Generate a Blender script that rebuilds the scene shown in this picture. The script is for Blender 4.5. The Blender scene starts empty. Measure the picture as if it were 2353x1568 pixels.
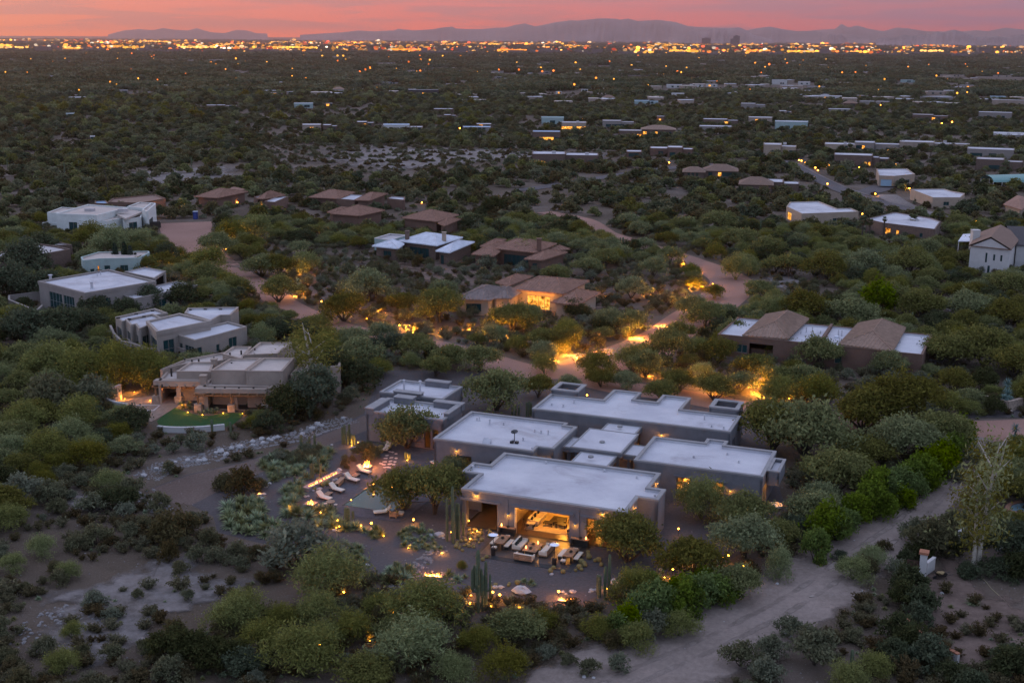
import bpy, math, random
import numpy as np
from mathutils import Vector, Matrix, geometry, noise as mnoise

random.seed(11); RS = np.random.RandomState(11)
C = bpy.context.scene.collection
rad = math.radians
# ------------------------------------------------------------------ camera
F, CX, CY, H = 2797.6, 1176.0, 784.0, 52.0          # focal length in photo pixels (photo measured at 2352 wide), drone height
PIT, ROLL = rad(14), rad(0.3)
w_ = np.array([0, math.cos(PIT), -math.sin(PIT)]); r0_ = np.array([1., 0, 0]); u0_ = np.cross(r0_, w_)
r_ = r0_ * math.cos(ROLL) + u0_ * math.sin(ROLL); u_ = -r0_ * math.sin(ROLL) + u0_ * math.cos(ROLL)
cd = bpy.data.cameras.new('camera'); cam = bpy.data.objects.new('camera', cd); C.objects.link(cam)
cd.sensor_width = 36; cd.lens = 36 * F / 2352; cd.clip_start = 1; cd.clip_end = 120000
M = Matrix.Identity(4)
for i in range(3):
    M[i][0], M[i][1], M[i][2] = r_[i], u_[i], -w_[i]
M[2][3] = H; cam.matrix_world = M
bpy.context.scene.camera = cam
# ------------------------------------------------------------------ sky
wd = bpy.data.worlds.new("World"); bpy.context.scene.world = wd; wd.use_nodes = True
nt = wd.node_tree; nt.nodes.clear()
def N(t, typ, **k):
    n = t.nodes.new(typ)
    for a, b in k.items(): setattr(n, a, b)
    return n
SUN_EL, SUN_AZ = rad(3.0), rad(-52)                  # dusk: low sun beyond the city, towards the left
L = nt.links.new
def MA(t, op, a, b=None, c=None, clamp=False):
    n = N(t, 'ShaderNodeMath', operation=op, use_clamp=clamp)
    for i, v in enumerate((a, b, c)):
        if v is None: continue
        if isinstance(v, (int, float)): n.inputs[i].default_value = v
        else: t.links.new(v, n.inputs[i])
    return n.outputs[0]
def RAMP(t, fac, stops, interp='LINEAR'):
    n = N(t, 'ShaderNodeValToRGB'); n.color_ramp.interpolation = interp
    e = n.color_ramp.elements
    while len(e) < len(stops): e.new(0.5)
    for el, (p, c) in zip(e, stops):
        el.position = p; el.color = (*c, 1) if len(c) == 3 else c
    t.links.new(fac, n.inputs[0]); return n.outputs[0]
def MIX(t, fac, a, b, mode='MIX'):
    n = N(t, 'ShaderNodeMix', data_type='RGBA', blend_type=mode)
    for s, v in ((n.inputs[0], fac), (n.inputs[6], a), (n.inputs[7], b)):
        if isinstance(v, (int, float)): s.default_value = v
        elif isinstance(v, tuple): s.default_value = (*v, 1)
        else: t.links.new(v, s)
    return n.outputs[2]
tc = N(nt, 'ShaderNodeTexCoord'); sx = N(nt, 'ShaderNodeSeparateXYZ'); L(tc.outputs['Generated'], sx.inputs[0])
el = MA(nt, 'ARCSINE', sx.outputs[2])
az = MA(nt, 'ARCTAN2', sx.outputs[0], sx.outputs[1])
# low band: orange on the sunset side, rose ahead, purple away from it
a01 = MA(nt, 'MULTIPLY_ADD', az, 1.15, 0.5, clamp=True)
low = RAMP(nt, a01, [(0.0, (1.06, .215, .04)), (.14, (1.02, .165, .04)), (.42, (.97, .125, .05)), (.68, (.80, .10, .075)), (1.0, (.47, .088, .12))])
mid = RAMP(nt, a01, [(0.0, (.93, .165, .06)), (.3, (.86, .122, .072)), (.6, (.62, .098, .11)), (1.0, (.28, .075, .15))])
hi = RAMP(nt, MA(nt, 'MULTIPLY', el, 0.6366), [(0.0, (.80, .20, .24)), (.045, (.40, .36, .48)), (.12, (.48, .50, .68)), (.45, (.52, .565, .80)), (1.0, (.53, .58, .84))])
e1f = MA(nt, 'DIVIDE', el, 0.030, clamp=True)
col = MIX(nt, e1f, low, mid)
e2f = MA(nt, 'DIVIDE', MA(nt, 'SUBTRACT', el, 0.025), 0.07, clamp=True)
col = MIX(nt, e2f, col, hi)
# away from the sunset the horizon is a dull blue
back = MA(nt, 'MULTIPLY_ADD', sx.outputs[1], -0.75, 0.45, clamp=True)
col = MIX(nt, back, col, (.37, .46, .68))
# flat streaks of cloud
mp = N(nt, 'ShaderNodeCombineXYZ'); L(MA(nt, 'MULTIPLY', az, 7.0), mp.inputs[0])
L(MA(nt, 'MULTIPLY', el, 95.0), mp.inputs[1])
n1 = N(nt, 'ShaderNodeTexNoise'); n1.inputs['Scale'].default_value = 1.0; n1.inputs['Detail'].default_value = 5; n1.inputs['Roughness'].default_value = .6; n1.inputs['Distortion'].default_value = .5
L(mp.outputs[0], n1.inputs['Vector'])
cl = RAMP(nt, n1.outputs[0], [(.45, (0, 0, 0)), (.56, (1, 1, 1))])
cfade = MA(nt, 'MULTIPLY', MA(nt, 'DIVIDE', MA(nt, 'SUBTRACT', el, .001), .007, clamp=True), 0.85)
cfade = MA(nt, 'MULTIPLY', cfade, MA(nt, 'SUBTRACT', 1.0, MA(nt, 'DIVIDE', MA(nt, 'SUBTRACT', el, .035), .05, clamp=True)))
cf = MA(nt, 'MULTIPLY', cl, cfade)
ccol = RAMP(nt, a01, [(0, (.50, .13, .11)), (.5, (.40, .12, .14)), (1.0, (.20, .085, .20))])
col = MIX(nt, cf, col, ccol)
bg1 = N(nt, 'ShaderNodeBackground'); L(col, bg1.inputs[0]); bg1.inputs[1].default_value = 1.0
sky = N(nt, 'ShaderNodeTexSky', sky_type='NISHITA', sun_disc=False, sun_elevation=SUN_EL, sun_rotation=SUN_AZ)
bg2 = N(nt, 'ShaderNodeBackground'); L(sky.outputs[0], bg2.inputs[0]); bg2.inputs[1].default_value = 0.03
ad = N(nt, 'ShaderNodeAddShader'); L(bg1.outputs[0], ad.inputs[0]); L(bg2.outputs[0], ad.inputs[1])
wo = N(nt, 'ShaderNodeOutputWorld'); L(ad.outputs[0], wo.inputs[0])
sd = bpy.data.lights.new('sun', 'SUN'); sd.energy = 0.5; sd.angle = rad(16); sd.color = (1, .72, .5)
so = bpy.data.objects.new('sun', sd); C.objects.link(so)
sdir = Vector((math.sin(SUN_AZ) * math.cos(rad(9)), math.cos(SUN_AZ) * math.cos(rad(9)), math.sin(rad(9))))
so.rotation_euler = sdir.to_track_quat('Z', 'Y').to_euler()
sc = bpy.context.scene
sc.view_settings.view_transform = 'Standard'; sc.view_settings.look = 'None'; sc.view_settings.exposure = 0.65; sc.view_settings.gamma = 1
sc.cycles.max_bounces = 5; sc.cycles.diffuse_bounces = 3; sc.cycles.glossy_bounces = 2; sc.cycles.transmission_bounces = 3; sc.cycles.volume_bounces = 0; sc.cycles.transparent_max_bounces = 6
sc.cycles.use_denoising = True; sc.cycles.caustics_reflective = False; sc.cycles.caustics_refractive = False
sc.cycles.sample_clamp_indirect = 4; sc.cycles.use_light_tree = True
# ------------------------------------------------------------------ photo point -> ground point
def ray(x, y): return w_ + (x - CX) / F * r_ + (CY - y) / F * u_
def P(x, y, z=0.0):
    d = ray(x, y); t = (z - H) / d[2]; return np.array([d[0] * t, d[1] * t, z])
def hgt(x, y):
    k = min(max((y - 340) / 500, 0), 1); k = k * k * (3 - 2 * k)
    if k <= 0: return 0.0
    return k * 3.2 * (math.sin(x / 71 + 1.3 * math.sin(y / 133)) * math.sin(y / 97 + .6) + .6 * math.sin(x / 190 - y / 240))
def G(x, y):
    p = P(x, y)
    if p[1] < 330: return p
    for _ in range(6): p = P(x, y, hgt(p[0], p[1]))
    return p
def ZR(x0, y0, s=2.351): return lambda X, Y: ((x0 + X / s) / 1.6463, (y0 + Y / s) / 1.6463)
R1 = ZR(1600, 1650); R2 = ZR(1350, 1400); R3 = ZR(2200, 1400); R4 = ZR(800, 1500); R5 = ZR(1000, 1900); R7 = ZR(2872, 1850); R8 = ZR(2000, 1914)
N1 = ZR(0, 600); N2 = ZR(300, 1100); N3 = ZR(1000, 650); N4 = ZR(1600, 850); N5 = ZR(2600, 1000); N6 = ZR(2872, 500); N7 = ZR(1900, 400); N8 = ZR(2872, 1250)
FL = ZR(0, 0, 1.81); FM = ZR(1300, 0, 1.81); FR = ZR(2572, 0, 1.81); MM = ZR(900, 300, 2.353); ML = ZR(0, 300, 2.353); MR = ZR(2800, 250, 2.195)
# main house frame: a along the facade, b into the house
TH = rad(-20.9); E1 = np.array([math.cos(TH), math.sin(TH)]); E2 = np.array([-E1[1], E1[0]]); O0 = np.array([-5.5, 124.4])
def W(a, b): q = O0 + a * E1 + b * E2; return (float(q[0]), float(q[1]))
# ------------------------------------------------------------------ objects
def tag(o, label=None, cat=None, group=None, kind=None):
    if label: o['label'] = label
    if cat: o['category'] = cat
    if group: o['group'] = group
    if kind: o['kind'] = kind
    return o
def thing(name, label, cat, loc=(0, 0, 0), rz=0.0, group=None):
    o = bpy.data.objects.new(name, None); C.objects.link(o)
    o.location = loc if len(loc) == 3 else (*loc, 0); o.rotation_euler = (0, 0, rz)
    return tag(o, label, cat, group)
class MB:
    def __init__(s): s.v = []; s.f = []; s.m = []
    def add(s, vs, fs, mi=0):
        n = len(s.v); s.v.extend([tuple(map(float, p)) for p in vs]); s.f.extend([tuple(i + n for i in f) for f in fs]); s.m.extend([mi] * len(fs)); return s
    def box(s, x0, x1, y0, y1, z0, z1, mi=0):
        return s.add([(x0, y0, z0), (x1, y0, z0), (x1, y1, z0), (x0, y1, z0), (x0, y0, z1), (x1, y0, z1), (x1, y1, z1), (x0, y1, z1)],
                     [(3, 2, 1, 0), (4, 5, 6, 7), (0, 1, 5, 4), (1, 2, 6, 5), (2, 3, 7, 6), (3, 0, 4, 7)], mi)
    def obox(s, c, ex, ey, z0, z1, mi=0):                # box with given half-axis vectors in plan
        c = np.array(c[:2]); ex = np.array(ex); ey = np.array(ey)
        q = [c - ex - ey, c + ex - ey, c + ex + ey, c - ex + ey]
        return s.add([(*p, z0) for p in q] + [(*p, z1) for p in q], [(3, 2, 1, 0), (4, 5, 6, 7), (0, 1, 5, 4), (1, 2, 6, 5), (2, 3, 7, 6), (3, 0, 4, 7)], mi)
    def tube(s, pts, rs, n=6, mi=0, cap=True):
        pts = [np.array(p, float) for p in pts]; vs = []
        if isinstance(rs, (int, float)): rs = [rs] * len(pts)
        for i, p in enumerate(pts):
            t = pts[min(i + 1, len(pts) - 1)] - pts[max(i - 1, 0)]; t = t / (np.linalg.norm(t) + 1e-9)
            a = np.cross(t, [0, 0, 1.]) if abs(t[2]) < .95 else np.cross(t, [1., 0, 0]); a /= np.linalg.norm(a); b = np.cross(t, a)
            for k in range(n):
                an = 2 * math.pi * k / n; vs.append(p + rs[i] * (math.cos(an) * a + math.sin(an) * b))
        fs = []
        for i in range(len(pts) - 1):
            for k in range(n):
                fs.append((i * n + k, i * n + (k + 1) % n, (i + 1) * n + (k + 1) % n, (i + 1) * n + k))
        if cap: fs.append(tuple(range(n))[::-1]); fs.append(tuple(range((len(pts) - 1) * n, len(pts) * n)))
        return s.add(vs, fs, mi)
    def lathe(s, prof, n=12, mi=0, c=(0, 0)):
        vs = [(c[0] + r * math.cos(2 * math.pi * k / n), c[1] + r * math.sin(2 * math.pi * k / n), z) for r, z in prof for k in range(n)]
        fs = [(i * n + k, i * n + (k + 1) % n, (i + 1) * n + (k + 1) % n, (i + 1) * n + k) for i in range(len(prof) - 1) for k in range(n)]
        fs.append(tuple(range(n))[::-1]); fs.append(tuple(range((len(prof) - 1) * n, len(prof) * n)))
        return s.add(vs, fs, mi)
    def poly(s, pts, z0, z1, mi=0, top=True, bottom=False):  # extruded polygon, counter-clockwise
        n = len(pts)
        s.add([(*p[:2], z0) for p in pts] + [(*p[:2], z1) for p in pts], [(i, (i + 1) % n, n + (i + 1) % n, n + i) for i in range(n)], mi)
        if top: s.add([(*p[:2], z1) for p in pts], [tuple(range(n))], mi)
        if bottom: s.add([(*p[:2], z0) for p in pts], [tuple(range(n))[::-1]], mi)
        return s
    def rock(s, c, r, sq=(1, 1, .7), seed=0, mi=0):
        rn = random.Random(seed); vs = []; n, m = 7, 5
        for i in range(m):
            th = math.pi * (i + .5) / m
            for k in range(n):
                an = 2 * math.pi * (k + .5 * (i % 2)) / n; q = r * (.78 + .4 * rn.random())
                vs.append((c[0] + q * sq[0] * math.sin(th) * math.cos(an), c[1] + q * sq[1] * math.sin(th) * math.sin(an), c[2] + q * sq[2] * math.cos(th)))
        fs = [(i * n + k, (i + 1) * n + k, (i + 1) * n + (k + 1) % n, i * n + (k + 1) % n) for i in range(m - 1) for k in range(n)]
        fs.append(tuple(range(n))); fs.append(tuple(range((m - 1) * n, m * n))[::-1])
        return s.add(vs, fs, mi)
    def mesh(s, name, mats):
        me = bpy.data.meshes.new(name); me.from_pydata(s.v, [], s.f)
        for m in (mats if isinstance(mats, (list, tuple)) else [mats]): me.materials.append(m)
        if any(s.m): me.polygons.foreach_set('material_index', s.m)
        me.update(); return me
    def build(s, name, mats, parent=None, loc=None, rz=None, label=None):
        o = bpy.data.objects.new(name, s.mesh(name, mats)); C.objects.link(o)
        if parent: o.parent = parent
        if loc is not None: o.location = loc if len(loc) == 3 else (*loc, 0)
        if rz is not None: o.rotation_euler = (0, 0, rz)
        if label: o['label'] = label
        return o
def copy_tree(o, parent=None):
    c = o.copy(); C.objects.link(c)
    if parent: c.parent = parent
    for ch in o.children: copy_tree(ch, c)
    return c
def dup(o, loc, rz=0.0, s=None, label=None):
    c = copy_tree(o); c.location = loc if len(loc) == 3 else (*loc, 0); c.rotation_euler = (0, 0, rz)
    if s: c.scale = (s, s, s) if isinstance(s, (int, float)) else s
    if label: c['label'] = label
    return c
# ------------------------------------------------------------------ materials
MATS = {}
def mat(name, col, rough=.85, var=0.0, scale=1.0, bump=0.0, bscale=20.0, metal=0.0, spec=.3, col2=None, rnd=0.0, detail=4):
    if name in MATS: return MATS[name]
    m = bpy.data.materials.new(name); m.use_nodes = True; t = m.node_tree; b = t.nodes['Principled BSDF']
    b.inputs['Roughness'].default_value = rough; b.inputs['Metallic'].default_value = metal; b.inputs['Specular IOR Level'].default_value = spec
    b.inputs['Base Color'].default_value = (*col, 1)
    tcn = N(t, 'ShaderNodeTexCoord')
    out = None
    if var or col2:
        n = N(t, 'ShaderNodeTexNoise'); n.inputs['Scale'].default_value = scale; n.inputs['Detail'].default_value = detail; n.inputs['Roughness'].default_value = .65
        t.links.new(tcn.outputs['Object'], n.inputs['Vector'])
        c2 = col2 or tuple(c * (1 - var) for c in col); c1 = col if col2 else tuple(min(c * (1 + var), 1) for c in col)
        out = RAMP(t, n.outputs[0], [(.33, c2), (.67, c1)])
    if rnd:
        oi = N(t, 'ShaderNodeObjectInfo'); h = N(t, 'ShaderNodeHueSaturation')
        t.links.new(MA(t, 'MULTIPLY_ADD', oi.outputs['Random'], rnd * 2, 1 - rnd), h.inputs['Value'])
        if out is None: h.inputs['Color'].default_value = (*col, 1)
        else: t.links.new(out, h.inputs['Color'])
        out = h.outputs[0]
    if out is not None: t.links.new(out, b.inputs['Base Color'])
    if bump:
        n2 = N(t, 'ShaderNodeTexNoise'); n2.inputs['Scale'].default_value = bscale; n2.inputs['Detail'].default_value = 3
        t.links.new(tcn.outputs['Object'], n2.inputs['Vector'])
        bp = N(t, 'ShaderNodeBump'); bp.inputs['Strength'].default_value = bump; bp.inputs['Distance'].default_value = .05
        t.links.new(n2.outputs[0], bp.inputs['Height']); t.links.new(bp.outputs[0], b.inputs['Normal'])
    MATS[name] = m; return m
def emit(name, col, strength):
    if name in MATS: return MATS[name]
    m = bpy.data.materials.new(name); m.use_nodes = True; t = m.node_tree; t.nodes.clear()
    e = N(t, 'ShaderNodeEmission'); e.inputs[0].default_value = (*col, 1); e.inputs[1].default_value = strength
    o = N(t, 'ShaderNodeOutputMaterial'); t.links.new(e.outputs[0], o.inputs[0]); MATS[name] = m; return m
WARM = (1.0, .38, .045)
def lamp(parent, loc, energy, col=WARM, r=.12, spot=None, aim=None, name='glow_light'):
    ld = bpy.data.lights.new(name, 'SPOT' if spot else 'POINT'); ld.energy = energy; ld.color = col; ld.shadow_soft_size = r
    o = bpy.data.objects.new(name, ld); C.objects.link(o); o.parent = parent; o.location = loc
    if spot:
        ld.spot_size = spot; ld.spot_blend = .6
        o.rotation_euler = (-Vector(aim)).to_track_quat('Z', 'Y').to_euler()
    return o
# ================================================================== large structure
# ---- ground: one sheet from behind the camera to the horizon
def ground_mat():
    m = bpy.data.materials.new('desert_soil'); m.use_nodes = True; t = m.node_tree; b = t.nodes['Principled BSDF']
    b.inputs['Roughness'].default_value = .95; b.inputs['Specular IOR Level'].default_value = .1
    tcn = N(t, 'ShaderNodeTexCoord')
    def nz(s, d=5, r=.6):
        n = N(t, 'ShaderNodeTexNoise'); n.inputs['Scale'].default_value = s; n.inputs['Detail'].default_value = d; n.inputs['Roughness'].default_value = r
        t.links.new(tcn.outputs['Object'], n.inputs['Vector']); return n.outputs[0]
    c = RAMP(t, nz(.045), [(.36, (.072, .055, .039)), (.52, (.099, .077, .060)), (.68, (.15, .125, .112))])
    c = MIX(t, MA(t, 'MULTIPLY', nz(.9, 6, .75), .5), c, (.075, .055, .043))
    peb = RAMP(t, nz(5.5, 3, .8), [(.58, (0, 0, 0)), (.70, (1, 1, 1))])
    c = MIX(t, MA(t, 'MULTIPLY', peb, .5), c, (.30, .27, .26))
    t.links.new(c, b.inputs['Base Color'])
    bp = N(t, 'ShaderNodeBump'); bp.inputs['Strength'].default_value = .8; bp.inputs['Distance'].default_value = .25
    t.links.new(nz(1.7, 7, .7), bp.inputs['Height']); t.links.new(bp.outputs[0], b.inputs['Normal'])
    return m
ys = list(np.arange(-300, 40, 34)) + list(np.arange(40, 340, 30)) + list(np.arange(340, 1500, 14))
y = 1500.
while y < 60000: ys.append(y); y *= 1.07
ys.append(60000)
nx = 90; vs = []; fs = []
for j, y in enumerate(ys):
    wd_ = 420 + abs(y) * .95
    for i in range(nx + 1):
        x = -wd_ + 2 * wd_ * i / nx; vs.append((x, y, hgt(x, y) * (1 if y < 2500 else max(0, 1 - (y - 2500) / 1500))))
for j in range(len(ys) - 1):
    for i in range(nx):
        a = j * (nx + 1) + i; fs.append((a, a + 1, a + nx + 2, a + nx + 1))
g = MB(); g.add(vs, fs); go = g.build('ground', ground_mat()); tag(go, kind='structure')
go.data.polygons.foreach_set('use_smooth', [True] * len(fs))
# ---- sheets and strips lying on it
LV = [0.006]
def lift(): LV[0] += .006; return LV[0]
def sheet(name, pts, m, kind='structure', z=None, px=True):
    q = [G(*p)[:2] for p in pts] if px else [np.array(p[:2]) for p in pts]
    z = lift() if z is None else z
    tri = geometry.tessellate_polygon([[Vector((p[0], p[1], 0)) for p in q]])
    b = MB(); fs = []
    for t in tri:
        a, bb, c = (q[i] for i in t)
        fs.append(t if (bb[0] - a[0]) * (c[1] - a[1]) - (bb[1] - a[1]) * (c[0] - a[0]) > 0 else t[::-1])
    b.add([(*p, z) for p in q], fs); return tag(b.build(name, m), kind=kind)
def smooth(pts, k=6):
    pts = [np.array(p, float) for p in pts]; out = []
    for i in range(len(pts) - 1):
        p0, p1, p2, p3 = pts[max(i - 1, 0)], pts[i], pts[i + 1], pts[min(i + 2, len(pts) - 1)]
        for s in range(k):
            t = s / k; out.append(.5 * ((2 * p1) + (-p0 + p2) * t + (2 * p0 - 5 * p1 + 4 * p2 - p3) * t * t + (-p0 + 3 * p1 - 3 * p2 + p3) * t ** 3))
    out.append(pts[-1]); return out
ROADS = []
def strip(name, pts, wid, m, z=None, k=6, jit=0.0, px=True):
    q = smooth([G(*p)[:2] if px else np.array(p) for p in pts], k); n = len(q)
    wl = np.interp(np.linspace(0, 1, n), np.linspace(0, 1, len(wid)), wid) if isinstance(wid, (list, tuple)) else [wid] * n
    z = lift() if z is None else z; b = MB(); vs = []
    for i in range(n):
        t = q[min(i + 1, n - 1)] - q[max(i - 1, 0)]; t /= np.linalg.norm(t); nn = np.array([-t[1], t[0]])
        for s in (1, .33, -.33, -1):
            p = q[i] + nn * s * (wl[i] / 2 + (random.uniform(-jit, jit) if abs(s) == 1 else 0)); hh = hgt(*p)
            vs.append((p[0], p[1], hh + z + (.12 if p[1] > 335 else 0)))
        ROADS.append((q[i][0], q[i][1], wl[i] / 2))
    fs = [(i * 4 + c + 1, (i + 1) * 4 + c + 1, (i + 1) * 4 + c, i * 4 + c) for i in range(n - 1) for c in range(3)]
    b.add(vs, fs); o = b.build(name, m); return tag(o, kind='structure')
def gravel_mat(name, c1, c2, sc=3.0, bump=.6, patch=.06):
    m = bpy.data.materials.new(name); m.use_nodes = True; t = m.node_tree; b = t.nodes['Principled BSDF']
    b.inputs['Roughness'].default_value = .95; b.inputs['Specular IOR Level'].default_value = .15
    tcn = N(t, 'ShaderNodeTexCoord')
    def nz(s, d, r):
        n = N(t, 'ShaderNodeTexNoise'); n.inputs['Scale'].default_value = s; n.inputs['Detail'].default_value = d; n.inputs['Roughness'].default_value = r
        t.links.new(tcn.outputs['Object'], n.inputs['Vector']); return n.outputs[0]
    f = MA(t, 'ADD', MA(t, 'MULTIPLY', nz(sc, 4, .8), .55), MA(t, 'MULTIPLY', nz(patch, 4, .6), .45))
    t.links.new(RAMP(t, f, [(.36, c1), (.62, c2)]), b.inputs['Base Color'])
    bp = N(t, 'ShaderNodeBump'); bp.inputs['Strength'].default_value = bump; bp.inputs['Distance'].default_value = .06
    t.links.new(nz(sc * 2, 3, .7), bp.inputs['Height']); t.links.new(bp.outputs[0], b.inputs['Normal']); return m
m_yard = gravel_mat('granite_gravel', (.046, .041, .043), (.092, .081, .083))
m_red = gravel_mat('red_gravel', (.078, .055, .046), (.14, .105, .092))
m_paver = gravel_mat('pink_pavers', (.19, .108, .082), (.28, .165, .135), sc=5, bump=.25)
m_alley = gravel_mat('alley_gravel', (.125, .10, .086), (.235, .19, .168), sc=1.6, patch=.12)
m_asph = gravel_mat('asphalt', (.07, .062, .066), (.10, .092, .098), sc=2, bump=.2)
m_pale = gravel_mat('pale_soil', (.085, .073, .066), (.205, .183, .178), sc=.8, patch=.09)
def soften(m):
    t = m.node_tree; at = N(t, 'ShaderNodeAttribute', attribute_name='cover'); n = N(t, 'ShaderNodeTexNoise'); n.inputs['Scale'].default_value = .35; n.inputs['Detail'].default_value = 6; tcn = N(t, 'ShaderNodeTexCoord'); t.links.new(tcn.outputs['Object'], n.inputs['Vector'])
    f = MA(t, 'MULTIPLY', MA(t, 'SUBTRACT', MA(t, 'MULTIPLY_ADD', n.outputs[0], 1.1, -.55), MA(t, 'MULTIPLY_ADD', at.outputs['Fac'], -1.3, .35)), 3.5, clamp=True)
    tr = N(t, 'ShaderNodeBsdfTransparent'); mx = N(t, 'ShaderNodeMixShader'); o = t.nodes['Material Output']; t.links.new(f, mx.inputs[0]); t.links.new(tr.outputs[0], mx.inputs[1]); t.links.new(t.nodes['Principled BSDF'].outputs[0], mx.inputs[2]); t.links.new(mx.outputs[0], o.inputs[0]); return m
m_soil = soften(gravel_mat('bare_soil', (.085, .073, .066), (.205, .183, .178), sc=.8, patch=.09))
m_dirt2 = soften(gravel_mat('soft_reddish_soil', (.082, .058, .046), (.155, .112, .094), sc=1.1, patch=.15))
m_dirt = gravel_mat('reddish_soil', (.082, .058, .046), (.155, .112, .094), sc=1.1, patch=.15)
m_lawn = gravel_mat('lawn_grass', (.012, .045, .014), (.022, .07, .02), sc=6, bump=.9)
YARD = [(835, 950), (765, 985), (690, 1018), (560, 1060), (430, 1090), (345, 1122), (372, 1150), (440, 1160), (490, 1185), (500, 1222), (590, 1245), (690, 1262), (780, 1270), (850, 1318), (960, 1332), (1060, 1358), (1200, 1374), (1330, 1388), (1420, 1345), (1600, 1330), (1720, 1260), (1800, 1150), (1740, 965), (1560, 885), (1250, 862), (1060, 852), (880, 850)]
sheet('yard_gravel', YARD, m_yard)
sheet('gravel_path', [(838, 953), (770, 988), (690, 1020), (560, 1062), (430, 1092), (345, 1124), (372, 1152), (440, 1160), (520, 1118), (600, 1085), (680, 1055), (760, 1020), (850, 985)], m_red)
strip('driveway', [(1250, 488), (1340, 506), (1390, 535), (1440, 552), (1510, 574), (1590, 600), (1655, 628), (1683, 655), (1640, 698), (1580, 735), (1540, 765), (1480, 800), (1400, 828), (1300, 850), (1190, 848), (1080, 815), (950, 785), (840, 766), (740, 738), (650, 695), (590, 652), (530, 620), (470, 580), (435, 545), (425, 512)],
      [6, 6, 6, 7, 7, 7, 9, 10, 10, 9, 9, 11, 12, 10, 8, 7, 7, 6, 6, 6, 6, 7, 9, 13, 15], m_paver, k=8)
strip('entrance_road', [(1330, 862), (1420, 888), (1560, 908), (1724, 938), (1912, 962), (2080, 985), (2235, 990), (2420, 984)], [8, 7, 6.5, 6.5, 6.5, 8, 9, 9], m_paver, k=8)
ao = strip('alley_track', [(2225, 1000), (2205, 1040), (2150, 1120), (2070, 1200), (1960, 1275), (1825, 1368), (1645, 1462), (1455, 1545), (1290, 1630)], [9, 8.4, 8.6, 9.4, 10.5, 12.5, 14.5, 14.5, 14.5], soften(m_alley), k=8, jit=.35)
ca = ao.data.attributes.new('cover', 'FLOAT', 'POINT'); ca.data.foreach_set('value', [.0, 1, 1, .0] * (len(ao.data.vertices) // 4)); nA = len(ao.data.vertices) // 4; ROADS[-nA:] = [(x, y, w * .78) for x, y, w in ROADS[-nA:]]
for off in (-1.0, 1.0):                                  # worn wheel tracks
    q = smooth([G(*p)[:2] for p in [(2205, 1040), (2150, 1120), (2070, 1200), (1960, 1275), (1825, 1368), (1645, 1462), (1455, 1545), (1290, 1630)]], 6); qq = []
    for i in range(len(q)):
        t_ = q[min(i + 1, len(q) - 1)] - q[max(i - 1, 0)]; t_ /= np.linalg.norm(t_); qq.append(q[i] + np.array([-t_[1], t_[0]]) * (off + .5))
    o = strip('wheel_track', qq, 1.35, soften(gravel_mat('packed_gravel', (.15, .122, .105), (.255, .21, .188), sc=1.2)), k=2, jit=.12, px=False); ca = o.data.attributes.new('cover', 'FLOAT', 'POINT'); ca.data.foreach_set('value', [.0, .36, .36, .0] * (len(o.data.vertices) // 4)); del ROADS[-(len(o.data.vertices) // 4):]
strip('asphalt_road', [(1190, 438), (1257, 429), (1387, 408), (1451, 398), (1557, 385), (1697, 373), (1790, 370), (1835, 384), (1865, 402), (1905, 424), (1945, 442), (2010, 462), (2090, 482), (2160, 500)], 6.5, m_asph, z=.05, k=8)
strip('kerb_strip', [(1828, 374), (1850, 386), (1880, 402), (1915, 419), (1955, 436), (2015, 455), (2095, 474)], .8, m_pale, z=.12, k=8)
strip('house_drive', [(2036, 448), (2067, 468), (2106, 485), (2130, 492)], 7, m_pale, z=.05)
strip('garage_drive', [(2032, 428), (2000, 440), (1960, 446)], 9, m_asph, z=.08)
sheet('side_drive', [N8(680, 480), (N8(900, 500)), N8(1000, 560), N8(900, 640), N8(760, 560)], m_alley)
LAWN = [N2(690, 1160), N2(740, 1110), N2(850, 1040), N2(950, 1075), N2(1050, 1105), N2(1150, 1112), N2(1280, 1090), N2(1460, 1082), N2(1440, 1130), N2(1360, 1190), N2(1200, 1235), N2(1000, 1250), N2(830, 1246), N2(720, 1225)]
sheet('lawn', LAWN, m_lawn)
m_flag = mat('flagstone', (.20, .145, .115), .9, .25, 1.2, .4, 8)
sheet('paved_terrace', [N2(280, 1010), N2(360, 975), N2(640, 935), N2(1020, 955), N2(1000, 1010), N2(850, 1040), N2(740, 1110), N2(640, 1165), N2(600, 1150), N2(420, 1080)], m_flag)
sheet('verge_gravel', [N8(1750, 690), N8(1790, 640), N8(2100, 650), N8(2351, 690), N8(2400, 775), N8(1760, 775)], m_yard)
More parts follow.
